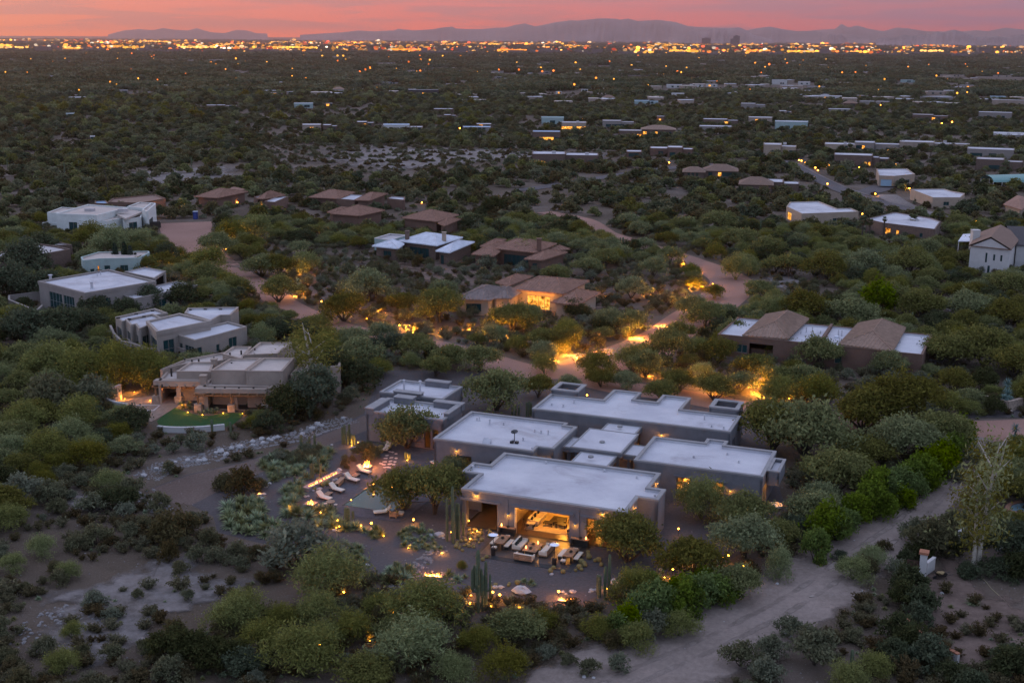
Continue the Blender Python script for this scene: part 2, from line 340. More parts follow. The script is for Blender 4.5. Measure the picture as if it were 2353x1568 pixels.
# pale bare ground: wash bank, far ridge and clearings
for nm, pts in (('yard_soil', [(2040, 1330), (2130, 1250), (2200, 1240), (2240, 1310), (2352, 1360), (2420, 1400), (2420, 1700), (2200, 1700), (2110, 1500), (2080, 1400)]), ('courtyard_soil', [(440, 590), (560, 560), (640, 575), (700, 600), (820, 660), (1000, 745), (1010, 775), (900, 755), (760, 715), (640, 660)]), ('forecourt_soil', [(760, 560), (1100, 590), (1300, 640), (1320, 610), (1560, 640), (1600, 700), (1460, 760), (1300, 770), (1150, 700), (980, 660), (800, 625)]),
    ('bare_slope', [(20, 1420), (120, 1330), (330, 1270), (420, 1230), (560, 1290), (640, 1330), (520, 1400), (380, 1430), (300, 1540), (160, 1600), (40, 1560)]),
                ('bare_slope', [(100, 1130), (230, 1125), (280, 1170), (180, 1190)]),
                ('bare_ridge', [(600, 335), (780, 328), (1100, 335), (1350, 345), (1560, 352), (1500, 378), (1200, 372), (1000, 395), (800, 410), (640, 392)]),
                ('clearing', [(250, 405), (330, 385), (560, 375), (610, 400), (500, 425), (330, 432), (270, 425)]),
                ('sandy_wash', [N5(2170, 280), N5(2300, 270), N5(2500, 300), N5(2500, 440), N5(2330, 450), N5(2230, 400)]),
                ('sandy_bank', [N6(0, 1250), N6(150, 1240), N6(430, 1290), N6(520, 1470), N6(400, 1500), N6(150, 1400), N6(0, 1370)])):
    q = [G(*p) for p in pts]
    b = MB(); far = q[0][1] > 330
    cx = sum(p[0] for p in q) / len(q); cy = sum(p[1] for p in q) / len(q); vs = [(cx, cy, hgt(cx, cy))]
    rings = 6; ph = [random.random() * 9 for _ in range(3)]; qs = smooth([p[:2] for p in q] + [q[0][:2]], 5)[:-1]; nq = len(qs); z0 = lift()
    for r in range(1, rings + 1):
        for i, p in enumerate(qs):
            k = r / rings * (1 + .1 * math.sin(i * .9 + ph[0]) + .07 * math.sin(i * 2.3 + ph[1])); x = cx + (p[0] - cx) * k; y = cy + (p[1] - cy) * k
            vs.append((x, y, hgt(x, y)))
    fs = [(0, 1 + i, 1 + (i + 1) % nq) for i in range(nq)] + [(1 + r * nq + i, 1 + (r + 1) * nq + i, 1 + (r + 1) * nq + (i + 1) % nq, 1 + r * nq + (i + 1) % nq) for r in range(rings - 1) for i in range(nq)]
    zz = z0 + (.15 if far else 0); b.add([(v[0], v[1], v[2] + zz) for v in vs], fs); o = tag(b.build(nm, m_dirt2 if 'soil' in nm else m_soil), kind='structure'); ca = o.data.attributes.new('cover', 'FLOAT', 'POINT'); ca.data.foreach_set('value', [1.0] + [1 - r / rings for r in range(1, rings + 1) for _ in qs])
# ---- mountains on the horizon (real ridges, 9 to 34 km out)
def ridge(name, pts, dist, depth, m):
    xs = [p[0] for p in pts]; yy = [p[1] for p in pts]
    X = np.linspace(xs[0], xs[-1], max(40, len(pts) * 7)); Y = np.interp(X, xs, yy); b = MB(); vs = []; n = len(X); rn = np.random.RandomState(int(dist))
    Y = Y + (rn.rand(n) - .5) * .45
    for x, yv in zip(X, Y):
        d = ray(x, yv); k = dist / math.hypot(d[0], d[1]); ux, uy = d[0] / math.hypot(d[0], d[1]), d[1] / math.hypot(d[0], d[1])
        top = max(H + d[2] * k, 2.0); wob = 1 + .25 * rn.rand()
        for f, hh in ((-.5 * wob, -5), (-.3, .3 * top * (.7 + .6 * rn.rand())), (-.12, .72 * top * (.85 + .3 * rn.rand())), (0, top), (.2, .6 * top), (.5, -5)):
            vs.append((d[0] * k + ux * f * depth, d[1] * k + uy * f * depth, hh))
    fs = [(i * 6 + c, (i + 1) * 6 + c, (i + 1) * 6 + c + 1, i * 6 + c + 1) for i in range(n - 1) for c in range(5)]
    b.add(vs, fs); o = b.build(name, m); o.data.polygons.foreach_set('use_smooth', [True] * len(fs)); return tag(o, kind='structure')
m_mtn = mat('mountain_rock', (.22, .16, .16), .95, .25, .002)
ridge('mountain_ridge', [FM(*p) for p in ((-300, 240), (0, 222), (100, 210), (200, 216), (350, 210), (370, 198), (430, 205), (480, 210), (600, 203), (690, 188), (740, 183), (770, 197), (850, 200), (950, 200), (1050, 192), (1110, 190), (1170, 172), (1240, 162), (1310, 182), (1400, 165), (1440, 155), (1560, 140), (1600, 143), (1740, 128), (1850, 128), (1900, 137), (1945, 127), (2010, 145), (2160, 138), (2270, 152), (2350, 178), (2420, 186), (2500, 190), (2700, 192), (2760, 208), (2830, 195), (2915, 183), (3000, 200), (3100, 215), (3200, 212), (3300, 225), (3600, 248))], 15000, 2800, m_mtn)
ridge('far_ridge', [FR(*p) for p in ((760, 235), (830, 218), (950, 205), (1060, 200), (1105, 162), (1150, 190), (1210, 175), (1290, 198), (1390, 215), (1480, 190), (1560, 195), (1680, 215), (1900, 218), (2030, 207), (2100, 215), (2230, 190), (2353, 205), (2600, 220))], 18500, 2200, m_mtn)
ridge('mesa_hill', [FR(*p) for p in ((-80, 266), (0, 250), (60, 215), (150, 213), (230, 197), (370, 195), (400, 188), (430, 198), (490, 235), (560, 255), (640, 276))], 11500, 1800, m_mtn)
ridge('jagged_hill', [FR(*p) for p in ((1340, 276), (1370, 262), (1480, 255), (1530, 240), (1580, 250), (1620, 245), (1650, 235), (1670, 245), (1690, 228), (1710, 240), (1765, 215), (1790, 228), (1840, 210), (1880, 205), (1940, 222), (1990, 240), (2050, 258), (2160, 248), (2230, 258), (2340, 236), (2420, 245), (2600, 270))], 10200, 1500, m_mtn)
ridge('small_hill', [FR(*p) for p in ((960, 268), (1020, 233), (1070, 247), (1100, 235), (1140, 266))], 12500, 1000, m_mtn)
ridge('faint_ridge', [FL(*p) for p in ((740, 237), (850, 210), (950, 200), (1050, 208), (1110, 193), (1200, 205), (1290, 210), (1345, 193), (1400, 210), (1450, 222), (1540, 228), (1620, 205), (1690, 210), (1750, 228), (1830, 232))], 19000, 1600, m_mtn)
# ---- the air: even haze
hz = MB(); hz.box(-21000, 21000, -1500, 21000, -9, 700)
hm = bpy.data.materials.new('haze_air'); hm.use_nodes = True; t = hm.node_tree; t.nodes.clear()
pv = N(t, 'ShaderNodeVolumePrincipled'); pv.inputs['Density'].default_value = 6.2e-5; pv.inputs['Color'].default_value = (.98, .77, .73, 1); pv.inputs['Anisotropy'].default_value = .9
ho = N(t, 'ShaderNodeOutputMaterial'); t.links.new(pv.outputs[0], ho.inputs['Volume'])
tag(hz.build('haze', hm), kind='stuff')
# ================================================================== the main house
m_plaster = mat('taupe_plaster', (.130, .130, .145), .9, .12, .8, .15, 6)
m_cap = mat('parapet_stone', (.225, .22, .225), .9, .1, .7)
m_white = mat('white_roof_coating', (.47, .47, .50), .75, .10, .22, .3, 2.5, col2=(.38, .38, .42))
t = m_white.node_tree; tcn = N(t, 'ShaderNodeTexCoord'); n = N(t, 'ShaderNodeTexNoise'); n.inputs['Scale'].default_value = .13; n.inputs['Detail'].default_value = 7; n.inputs['Roughness'].default_value = .7; n.inputs['Distortion'].default_value = .8; t.links.new(tcn.outputs['Object'], n.inputs['Vector'])
b = t.nodes['Principled BSDF']; lk = b.inputs['Base Color'].links[0].from_socket; t.links.new(MIX(t, 1.0, lk, RAMP(t, n.outputs[0], [(.36, (.72, .70, .70)), (.46, (.93, .93, .94)), (.6, (1, 1, 1))]), 'MULTIPLY'), b.inputs['Base Color'])
m_wood = mat('teak', (.24, .15, .095), .7, .3, 3)
m_dark = mat('dark_bronze', (.03, .026, .024), .5)
m_cream = mat('cream_cushion', (.52, .47, .40), .95, .06, 4)
m_black = mat('black_metal', (.015, .015, .017), .45)
m_conc = mat('brown_concrete', (.105, .066, .038), .32, .3, .7, spec=.5)
m_tile = mat('dark_patio_tile', (.055, .043, .038), .38, .35, .6, spec=.5)
m_glass = None
def glass_mat():
    m = bpy.data.materials.new('window_glass'); m.use_nodes = True; t = m.node_tree; t.nodes.clear()
    tr = N(t, 'ShaderNodeBsdfTransparent'); gl = N(t, 'ShaderNodeBsdfGlossy'); gl.inputs['Roughness'].default_value = .03
    tr.inputs[0].default_value = (.86, .9, .88, 1)
    lw = N(t, 'ShaderNodeLayerWeight'); lw.inputs[0].default_value = .35
    mx = N(t, 'ShaderNodeMixShader'); t.links.new(lw.outputs['Fresnel'], mx.inputs[0]); t.links.new(tr.outputs[0], mx.inputs[1]); t.links.new(gl.outputs[0], mx.inputs[2])
    o = N(t, 'ShaderNodeOutputMaterial'); t.links.new(mx.outputs[0], o.inputs[0]); return m
m_glass = glass_mat()
m_darkglass = mat('tinted_glass', (.012, .045, .05), .06, spec=.8)
def litmat(name, k):
    m = bpy.data.materials.new(name); m.use_nodes = True; t = m.node_tree; t.nodes.clear(); tcn = N(t, 'ShaderNodeTexCoord'); n = N(t, 'ShaderNodeTexNoise'); n.inputs['Scale'].default_value = 1.1; n.inputs['Detail'].default_value = 3; t.links.new(tcn.outputs['Object'], n.inputs['Vector'])
    e = N(t, 'ShaderNodeEmission'); t.links.new(RAMP(t, n.outputs[0], [(.36, (.10, .03, .004)), (.48, (.75, .26, .03)), (.62, (1.0, .46, .08)), (.75, (1.0, .62, .22))]), e.inputs[0]); e.inputs[1].default_value = k; o = N(t, 'ShaderNodeOutputMaterial'); t.links.new(e.outputs[0], o.inputs[0]); return m
m_litglass = litmat('lit_window', 1.1)
m_bulb = emit('warm_bulb', (1.0, .36, .03), 14)
m_fire = emit('fire', (1.0, .28, .03), 7.0); m_fire2 = emit('fire_core', (1.0, .62, .14), 14.0)
def inset(poly, d):
    n = len(poly); out = []
    for i in range(n):
        p0, p1, p2 = (np.array(poly[k % n][:2], float) for k in (i - 1, i, i + 1))
        a = (p1 - p0) / np.linalg.norm(p1 - p0); b = (p2 - p1) / np.linalg.norm(p2 - p1)
        na = np.array([-a[1], a[0]]); nb = np.array([-b[1], b[0]]); k = 1 + na @ nb
        out.append(tuple(p1 + (na + nb) / max(k, .25) * d))
    return out
def ccw(poly):
    s = sum(poly[i][0] * poly[(i + 1) % len(poly)][1] - poly[(i + 1) % len(poly)][0] * poly[i][1] for i in range(len(poly)))
    return list(poly) if s > 0 else list(poly)[::-1]
def ring(b, outer, inner, z0, z1, mi=0):
    n = len(outer)
    b.add([(*p, z1) for p in outer] + [(*p, z1) for p in inner], [(i, (i + 1) % n, n + (i + 1) % n, n + i) for i in range(n)], mi)
    b.add([(*p, z0) for p in outer] + [(*p, z1) for p in outer], [(i, (i + 1) % n, n + (i + 1) % n, n + i) for i in range(n)], mi)
    b.add([(*p, z0) for p in inner] + [(*p, z1) for p in inner], [((i + 1) % n, i, n + i, n + (i + 1) % n) for i in range(n)], mi)
    b.add([(*p, z0) for p in outer] + [(*p, z0) for p in inner], [((i + 1) % n, i, n + i, n + (i + 1) % n) for i in range(n)], mi)
def fillpoly(b, poly, z, mi=0):
    for t in geometry.tessellate_polygon([[Vector((*p[:2], 0)) for p in poly]]):
        a, c, d = (poly[i] for i in t)
        s = (c[0] - a[0]) * (d[1] - a[1]) - (c[1] - a[1]) * (d[0] - a[0])
        b.add([(*p[:2], z) for p in ((a, c, d) if s > 0 else (a, d, c))], [(0, 1, 2)], mi)
def wall_run(b, p, q, z0, z1, th, ops=()):
    """one wall from p to q (outside on the right of p->q), real openings (s0, s1, bottom, top)"""
    p = np.array(p, float); q = np.array(q, float); Lw = np.linalg.norm(q - p); d = (q - p) / Lw; nn = np.array([-d[1], d[0]])
    def seg(s0, s1, a, c):
        if s1 - s0 < .01 or c - a < .01: return
        m = p + d * (s0 + s1) / 2 + nn * th / 2; b.obox(m, d * (s1 - s0) / 2, nn * th / 2, a, c)
    s = 0.0
    for o in sorted(ops):
        seg(s, o[0], z0, z1); seg(o[0], o[1], z0, o[2]); seg(o[0], o[1], o[3], z1); s = o[1]
    seg(s, Lw, z0, z1)
def block(root, poly, z1, ops=None, z0=0.0, par=.42, th=.32, wall=None, cap=None, roof=None, over=.07, capz=.2, floor=None, shadow=True):
    """a flat-roofed block: hollow walls with openings, parapet cap, sunken roof deck"""
    poly = ccw(poly); ops = ops or {}; n = len(poly)
    b = MB()
    for i in range(n): wall_run(b, poly[i], poly[(i + 1) % n], z0, z1 - capz, th, ops.get(i, ()))
    # a fine shadow line below the cap
    wo = b.build('wall', wall or m_plaster, root)
    c = MB(); ring(c, inset(poly, -over), inset(poly, th + .02), z1 - capz, z1); c.build('parapet_cap', cap or m_cap, root)
    if over > .04:
        c = MB(); ring(c, inset(poly, -over * .55), inset(poly, .1), z1 - capz - .26, z1 - capz); c.build('cornice', wall or m_plaster, root)
    r = MB(); inn = inset(poly, th); fillpoly(r, inn, z1 - par); nn = len(inn)
    up = inset(poly, th + .016)
    r.add([(*p, z1 - par) for p in up] + [(*p, z1 - .03) for p in up], [((i + 1) % nn, i, nn + i, nn + (i + 1) % nn) for i in range(nn)])
    r.add([(*p, z1 - par - .2) for p in inn], [tuple(range(nn))[::-1]] if nn == 4 else [])
    ro = r.build('roof', roof or m_white, root)
    if floor:
        f = MB(); fillpoly(f, inset(poly, .1), .03); f.build('floor', floor, root)
    return wo
def window(root, p, q, s0, s1, z0, z1, glass=None, mull=1, inward=.12, fr=None, trans=0, name='window'):
    """frame + panes set into an opening of wall p->q"""
    p = np.array(p, float); q = np.array(q, float); d = (q - p) / np.linalg.norm(q - p); nn = np.array([-d[1], d[0]])
    b = MB(); fw = .06
    def bar(a0, a1, c0, c1): b.obox(p + d * (a0 + a1) / 2 + nn * inward, d * (a1 - a0) / 2, nn * .04, c0, c1)
    bar(s0, s1, z0, z0 + fw); bar(s0, s1, z1 - fw, z1); bar(s0, s0 + fw, z0 + fw, z1 - fw); bar(s1 - fw, s1, z0 + fw, z1 - fw)
    for k in range(1, mull + 1):
        x = s0 + (s1 - s0) * k / (mull + 1); bar(x - .03, x + .03, z0 + fw, z1 - fw)
    for k in range(1, trans + 1):
        z = z0 + (z1 - z0) * k / (trans + 1)
        bar(s0 + fw, s1 - fw, z - .025, z + .025)
    f = b.build(name, fr or m_dark, root)
    g = MB()
    for k in range(mull + 1):
        a0 = s0 + (s1 - s0) * k / (mull + 1) + .04; a1 = s0 + (s1 - s0) * (k + 1) / (mull + 1) - .04
        u = p + d * a0 + nn * inward; v = p + d * a1 + nn * inward
        g = MB(); g.add([(*u, z0 + .05), (*v, z0 + .05), (*v, z1 - .05), (*u, z1 - .05)], [(0, 1, 2, 3)]); g.build('pane', glass or m_glass, f)
    return f
def rect(a0, a1, b0, b1): return [(a0, b0), (a1, b0), (a1, b1), (a0, b1)]
house = thing('modern_house', 'long grey stucco desert house of joined flat white-roofed blocks around an open patio', 'house', W(0, 0), TH)
# front pavilion (outline read off the parapet)
PAV = [(0, 0.35), (18.5, 0.35), (18.5, 5.05), (20.7, 5.05), (20.7, 8.3), (18.9, 8.3), (18.9, 13.1), (0, 13.1), (0, 8.6), (-2.1, 8.6), (-2.1, 5.3), (0, 5.3)]
HEAD = 3.15
block(house, PAV, 4.42, {0: [(.45, 4.15, .03, HEAD), (6.22, 12.35, .03, HEAD), (14.25, 17.9, .03, HEAD)], 11: [(.3, 3.9, .03, HEAD)], 6: [(1.2, 2.4, .03, 2.4)]}, floor=m_conc, th=.38)
b = MB()
for a0, a1 in ((-.1, 4.55), (5.75, 12.85), (13.6, 18.4)):
    b = MB(); b.box(a0, a1, .16, .345, HEAD + .04, HEAD + .26); b.build('lintel', m_plaster, house)
for a0 in (5.0, 13.05):
    b = MB(); b.box(a0, a0 + .42, .25, .345, .02, 4.0); b.build('pilaster', m_plaster, house)
b = MB(); b.box(6.16, 6.24, .3, .8, .03, HEAD); b.build('door_jamb', mat('pale_jamb', (.6, .5, .36), .6), house)
# inside walls and far wall of the great room
m_inwall = mat('warm_plaster', (.30, .235, .17), .85, .12, .8)
m_panel = mat('oak_panel', (.30, .19, .09), .6, .2, 1.5)
b = MB(); b.box(5.0, 5.25, .75, 9.0, .03, 3.9); b.build('partition', m_inwall, house)
b = MB(); b.box(13.3, 13.55, .75, 9.0, .03, 3.9); b.build('partition', m_inwall, house)
b = MB(); b.box(.4, 18.4, 9.0, 9.2, .03, 3.9); b.build('inner_wall', m_inwall, house)
b = MB(); b.box(2.6, 4.9, 4.2, 4.3, .35, 3.3); b.box(2.9, 4.7, 4.14, 4.2, .7, 2.9); b.build('oak_screen', m_panel, house)
# guest-side, living and bedroom blocks
block(house, [(-10.0, 14.9), (2.9, 14.9), (2.9, 16.7), (4.9, 16.7), (4.9, 25.75), (3.3, 25.75), (3.3, 26.8), (-10.0, 26.8)], 4.4,
      {0: [(3.0, 5.0, .3, 2.6), (7.4, 8.2, .6, 2.4)], 2: [], 7: [(3.0, 5.2, .1, 2.6)]}, floor=m_conc)
window(house, (-10.0, 14.9), (2.9, 14.9), 3.0, 5.0, .3, 2.6, mull=1); window(house, (-10.0, 14.9), (2.9, 14.9), 7.4, 8.2, .6, 2.4, mull=0)
LONG = [(-3.0, 31.0), (23.3, 31.0), (23.3, 38.05), (15.4, 38.05), (15.4, 43.7), (11.55, 43.7), (11.55, 40.1), (8.4, 40.1), (8.4, 43.65), (4.55, 43.65), (4.55, 38.4), (-3.0, 38.4)]
block(house, LONG, 4.4, {0: [(4.4, 5.9, .5, 2.5), (7.6, 8.6, .4, 2.5), (11.2, 12.4, .1, 2.6), (13.6, 14.8, .1, 2.5), (18.5, 19.6, .9, 2.4)], 1: [(2.0, 4.0, .2, 2.6)]}, floor=m_conc)
for s0, s1, z0, z1 in ((4.4, 5.9, .5, 2.5), (7.6, 8.6, .4, 2.5), (11.2, 12.4, .1, 2.6), (13.6, 14.8, .1, 2.5), (18.5, 19.6, .9, 2.4)): window(house, LONG[0], LONG[1], s0, s1, z0, z1)
for s0, s1 in ((4.0, 6.4), (10.9, 12.8), (13.3, 15.1)):
    b = MB(); b.box(-3 + s0, -3 + s1, 30.82, 30.995, 2.62, 2.8); b.build('lintel', m_plaster, house)
for a0 in (-2.9, 19.1):                                 # two open chimney boxes behind the long roof
    b = MB(); pl = rect(a0, a0 + 3.75, 38.45, 42.2)
    for i in range(4): wall_run(b, pl[i], pl[(i + 1) % 4], 0, 4.9, .3)
    b.build('light_well', m_plaster, house); c = MB(); ring(c, inset(pl, -.1), inset(pl, .5), 4.9, 5.1); c.build('parapet_cap', m_cap, house)
BED = [(14.95, 16.4), (29.85, 16.4), (29.85, 25.65), (23.75, 25.65), (23.75, 27.25), (21.25, 27.25), (21.25, 25.65), (14.95, 25.65)]
block(house, BED, 4.4, {0: [(5.1, 6.75, .45, 2.95), (9.05, 10.55, .45, 2.95)], 1: [(.8, 3.2, .1, 2.7)], 7: [(.8, 2.2, .1, 2.4)]}, floor=m_conc)
for s0, s1 in ((5.1, 6.75), (9.05, 10.55)):
    window(house, BED[0], BED[1], s0, s1, .45, 2.95, mull=0)
    b = MB(); b.box(14.95 + s0 - .3, 14.95 + s1 + .3, 16.24, 16.395, 3.0, 3.18); b.build('lintel', m_plaster, house)
b = MB(); b.box(15.3, 29.5, 20.4, 20.6, .03, 3.8); b.build('inner_wall', m_inwall, house)
b = MB(); b.box(18.2, 28, 18.6, 20.2, .03, .62); b.box(20.6, 20.9, 17.0, 20.3, .03, 2.2); b.build('bed_platform', m_cream, house)
pl = rect(29.95, 31.35, 18.7, 23.3)
b = MB()
for i in range(4): wall_run(b, pl[i], pl[(i + 1) % 4], 2.75, 4.2, .22)
b.box(29.95, 31.35, 18.7, 23.3, 2.6, 2.75); b.build('bay_canopy', m_plaster, house); c = MB(); ring(c, inset(pl, -.06), inset(pl, .3), 4.2, 4.36); c.build('parapet_cap', m_cap, house)
r = MB(); r.box(30.17, 31.13, 18.92, 23.08, 2.76, 3.9); r.build('roof', m_white, house)
# low connecting roofs
for nm, pl, z in (('link_roof', rect(7.5, 11.9, 27.15, 30.95), 3.6), ('hall_roof', rect(6.25, 12.55, 19.3, 26.9), 3.95), ('link_roof', rect(12.65, 14.9, 20.2, 24.0), 3.5), ('link_roof', rect(4.98, 6.2, 20.2, 24.0), 3.5), ('link_roof', rect(7.6, 12.0, 15.0, 19.2), 3.5)):
    b = MB(); b.poly(inset(pl, -.05), z - .62, z - .02, bottom=True); b.build('roof_fascia', m_plaster, house)
    b = MB(); ring(b, inset(pl, -.1), inset(pl, .12), z - .15, z + .05); b.build('parapet_cap', m_cap, house)
    b = MB(); fillpoly(b, inset(pl, .12), z + .0); b.build(nm, m_white, house)
    q = inset(pl, .5)
    for p in q: b = MB(); b.box(p[0] - .15, p[0] + .15, p[1] - .15, p[1] + .15, 0, z - .62); b.build('post', m_plaster, house)
for s0, e in ((rect(7.7, 11.7, 15.2, 19), 1), (rect(12.75, 14.8, 20.4, 23.8), 1), (rect(7.6, 11.8, 27.3, 30.8), 1)):
    b = MB(); a0, b0 = s0[0]; a1 = s0[1][0]; bm = s0[2][1] - .1; k = 5
    for i in range(k + 1): b.box(a0 + (a1 - a0) * i / k - .05, a0 + (a1 - a0) * i / k + .05, bm - .05, bm + .05, .03, 2.8)
    b.build('glass_wall_frame', m_dark, house)
    b = MB(); b.add([(a0, bm, .03), (a1, bm, .03), (a1, bm, 2.8), (a0, bm, 2.8)], [(0, 1, 2, 3)]); b.build('pane', m_glass, house)
# guest wing
GB = [(-25.6, 31.1), (-16.0, 31.1), (-16.0, 37.7), (-25.6, 37.7)]
GF = [(-23.3, 22.6), (-12.2, 22.6), (-12.2, 28.9), (-23.3, 28.9)]
guest = thing('guest_house', 'grey stucco guest wing in two flat-roofed blocks behind the small tree', 'house', W(0, 0), TH)
block(guest, GB, 4.2, {1: [(2.0, 3.2, .1, 2.5)]}); block(guest, GF, 4.2, {0: [(8.4, 9.3, .1, 2.7), (9.6, 10.4, .1, 2.7), (2, 5, .1, 2.6)], 1: [(2.2, 3.4, .1, 2.5)]}, floor=m_conc)
window(guest, GF[0], GF[1], 8.4, 9.3, .1, 2.7, mull=0); window(guest, GF[0], GF[1], 9.6, 10.4, .1, 2.7, mull=0); window(guest, GF[0], GF[1], 2, 5, .1, 2.6, mull=2)
for pl, z in ((rect(-23.4, -22.2, 22.5, 27.3), 4.6), (rect(-21.9, -19.2, 28.0, 29.3), 4.75), (rect(-16.1, -12.0, 28.2, 29.2), 4.7), (rect(-12.7, -12.05, 24.0, 28.1), 4.65), (rect(-23.4, -19.3, 30.9, 31.9), 4.6), (rect(-21.5, -17.9, 37.2, 38.2), 4.65)):
    b = MB(); b.poly(pl, 3.7, z - .12); b.build('raised_parapet', m_plaster, guest); c = MB(); c.poly(inset(pl, -.08), z - .12, z, bottom=True); c.build('parapet_cap', m_cap, guest)
# roof fittings
def vent(parent, a, b_, z, h=.5, r=.09, nm='vent_pipe'):
    m = MB(); m.lathe([(r * 1.6, z), (r * 1.4, z + .1), (r, z + .12), (r, z + h), (r * 1.7, z + h + .01), (r * 1.3, z + h + .12)], 8, c=(a, b_)); return m.build(nm, m_white, parent)
for a, b_, h in ((-8.3, 24.6, .3), (-7.9, 24.5, .5), (-6.1, 23.6, .6), (-4.4, 24.1, .25), (-.8, 18.1, .35), (.1, 19.2, .3), (.3, 22.8, .3), (1.2, 22.7, .3), (2.2, 22.5, .5), (-3.6, 17.4, .3), (2.3, 16.4, .2), (1.0, 36.5, .5), (-1.5, 34.5, .2), (.2, 34.3, .3), (19.0, 35.9, .6), (20.5, 33.2, .2), (22.1, 33.0, .25), (24.5, 23.3, .2), (26.3, 21.0, .2), (21.0, 20.8, .15), (12.6, 12.2, .2), (5.5, 12.3, .2), (16.6, 11.5, .25), (-1.6, 7.2, .5), (19.9, 6.8, .2), (-21, 25.5, .5), (-16.5, 24.5, .6)):
    vent(house, a, b_, 3.97 if a > -12 else 3.75, h)
for a, b_ in ((-23.3, 34.0), (-21.0, 34.4)): vent(guest, a, b_, 3.77, 1.5, .14, 'flue_pipe')
b = MB(); b.add([(-4.2, 16.3, 3.99), (-3.2, 16.3, 3.99), (-3.2, 17.0, 3.99), (-4.2, 17.0, 3.99), (-4.2, 16.9, 4.6), (-3.2, 16.9, 4.6)], [(0, 1, 5, 4), (1, 2, 5), (3, 0, 4), (2, 3, 4, 5)]); b.build('roof_hatch', m_white, house)
for a, b_ in ((9.3, 22.2), (9.6, 29.0), (9.6, 16.6)):
    b = MB(); b.lathe([(.35, 3.9), (.35, 4.12), (.2, 4.2)], 10, c=(a, b_)); b.build('roof_drain', m_cap, house)
dish = thing('satellite_dish', 'small dark satellite dish on two ballast blocks on the white roof', 'satellite dish', (*W(-.55, 17.9), 3.98), TH)
b = MB(); b.box(-.5, -.1, -.3, .1, 0, .28); b.build('ballast_block', m_black, dish); b = MB(); b.box(.1, .5, -.2, .2, 0, .28); b.build('ballast_block', m_black, dish)
b = MB(); b.tube([(0, 0, .2), (0, 0, 1.3)], .05); b.build('mast', m_black, dish)
b = MB(); vs = []
for r_i, z in ((0.02, 0), (.25, .04), (.45, .14)):
    for k in range(12): an = k * math.pi / 6; vs.append((r_i * math.cos(an), r_i * math.sin(an) * 1.1, z))
b.add(vs, [(i * 12 + k, i * 12 + (k + 1) % 12, (i + 1) * 12 + (k + 1) % 12, (i + 1) * 12 + k) for i in range(2) for k in range(12)])
dd = b.build('reflector', mat('dish_grey', (.12, .12, .13), .5), dish, loc=(0, 0, 1.35)); dd.rotation_euler = (rad(-50), 0, rad(30))
b = MB(); b.tube([(0, 0, 1.3), (-.2, -.5, 1.75)], .03); b.build('feed_arm', m_black, dish)
# room lamps and house lamps
for a, b_, e in ((7.6, 3.2, 55), (10.8, 3.4, 55), (9.5, 7.2, 60), (2.3, 3.2, 12), (16.2, 4.0, 30), (-5, 18, 45), (-.9, 17.5, 35), (2.3, 34, 50), (9.3, 34.5, 45), (13, 34, 40), (20.8, 18.6, 60), (24.7, 18.4, 60), (29, 19, 20), (9.6, 17.2, 22), (13.7, 22.2, 20), (9.7, 29.2, 22)):
    lamp(house, (a, b_, 2.7 if a != 9.3 else 2.5), e * 4.5, r=.3)
lamp(guest, (-14.2, 25, 2.6), 260, r=.3); lamp(guest, (-20, 25, 2.6), 60, r=.3)
def sconce(a, b_, z, dx, dy, e=9, parent=house, rz=None):
    s = MB(); s.lathe([(.03, .12), (.16, 0), (.17, -.04)], 8); o = s.build('wall_sconce', m_cap, parent, loc=(a, b_, z))
    q = MB(); q.lathe([(.1, -.08), (.12, -.03)], 8); q.build('bulb', m_bulb, o); lamp(o, (dx * .1, dy * .1, -.2), e, r=.08)
for a, b_, z, dx, dy, e in ((1.7, .15, 4.0, 0, -1, 16), (16.0, .15, 4.0, 0, -1, 16), (18.7, 3.4, 3.9, 1, 0, 14), (19.05, 11.3, 3.9, 1, 0, 14), (12.2, 15.4, 3.3, 1, 0, 9), (12.1, 28.0, 3.35, 1, 0, 9), (5.45, .15, 2.3, 0, -1, 6), (13.0, .15, 2.3, 0, -1, 6), (17.3, 16.2, 2.6, 0, -1, 6), (21.3, 16.2, 2.4, 0, -1, 6), (26.3, 16.2, 2.3, 0, -1, 6), (-6.9, 14.7, 3.3, 0, -1, 8), (-15.9, 33.6, 2.7, 1, 0, 12), (4.1, 15.9, 3.0, 1, -1, 10), (14.6, 30.8, 3.0, 0, -1, 10)):
    sconce(a, b_, z, dx, dy, e * 2.6)
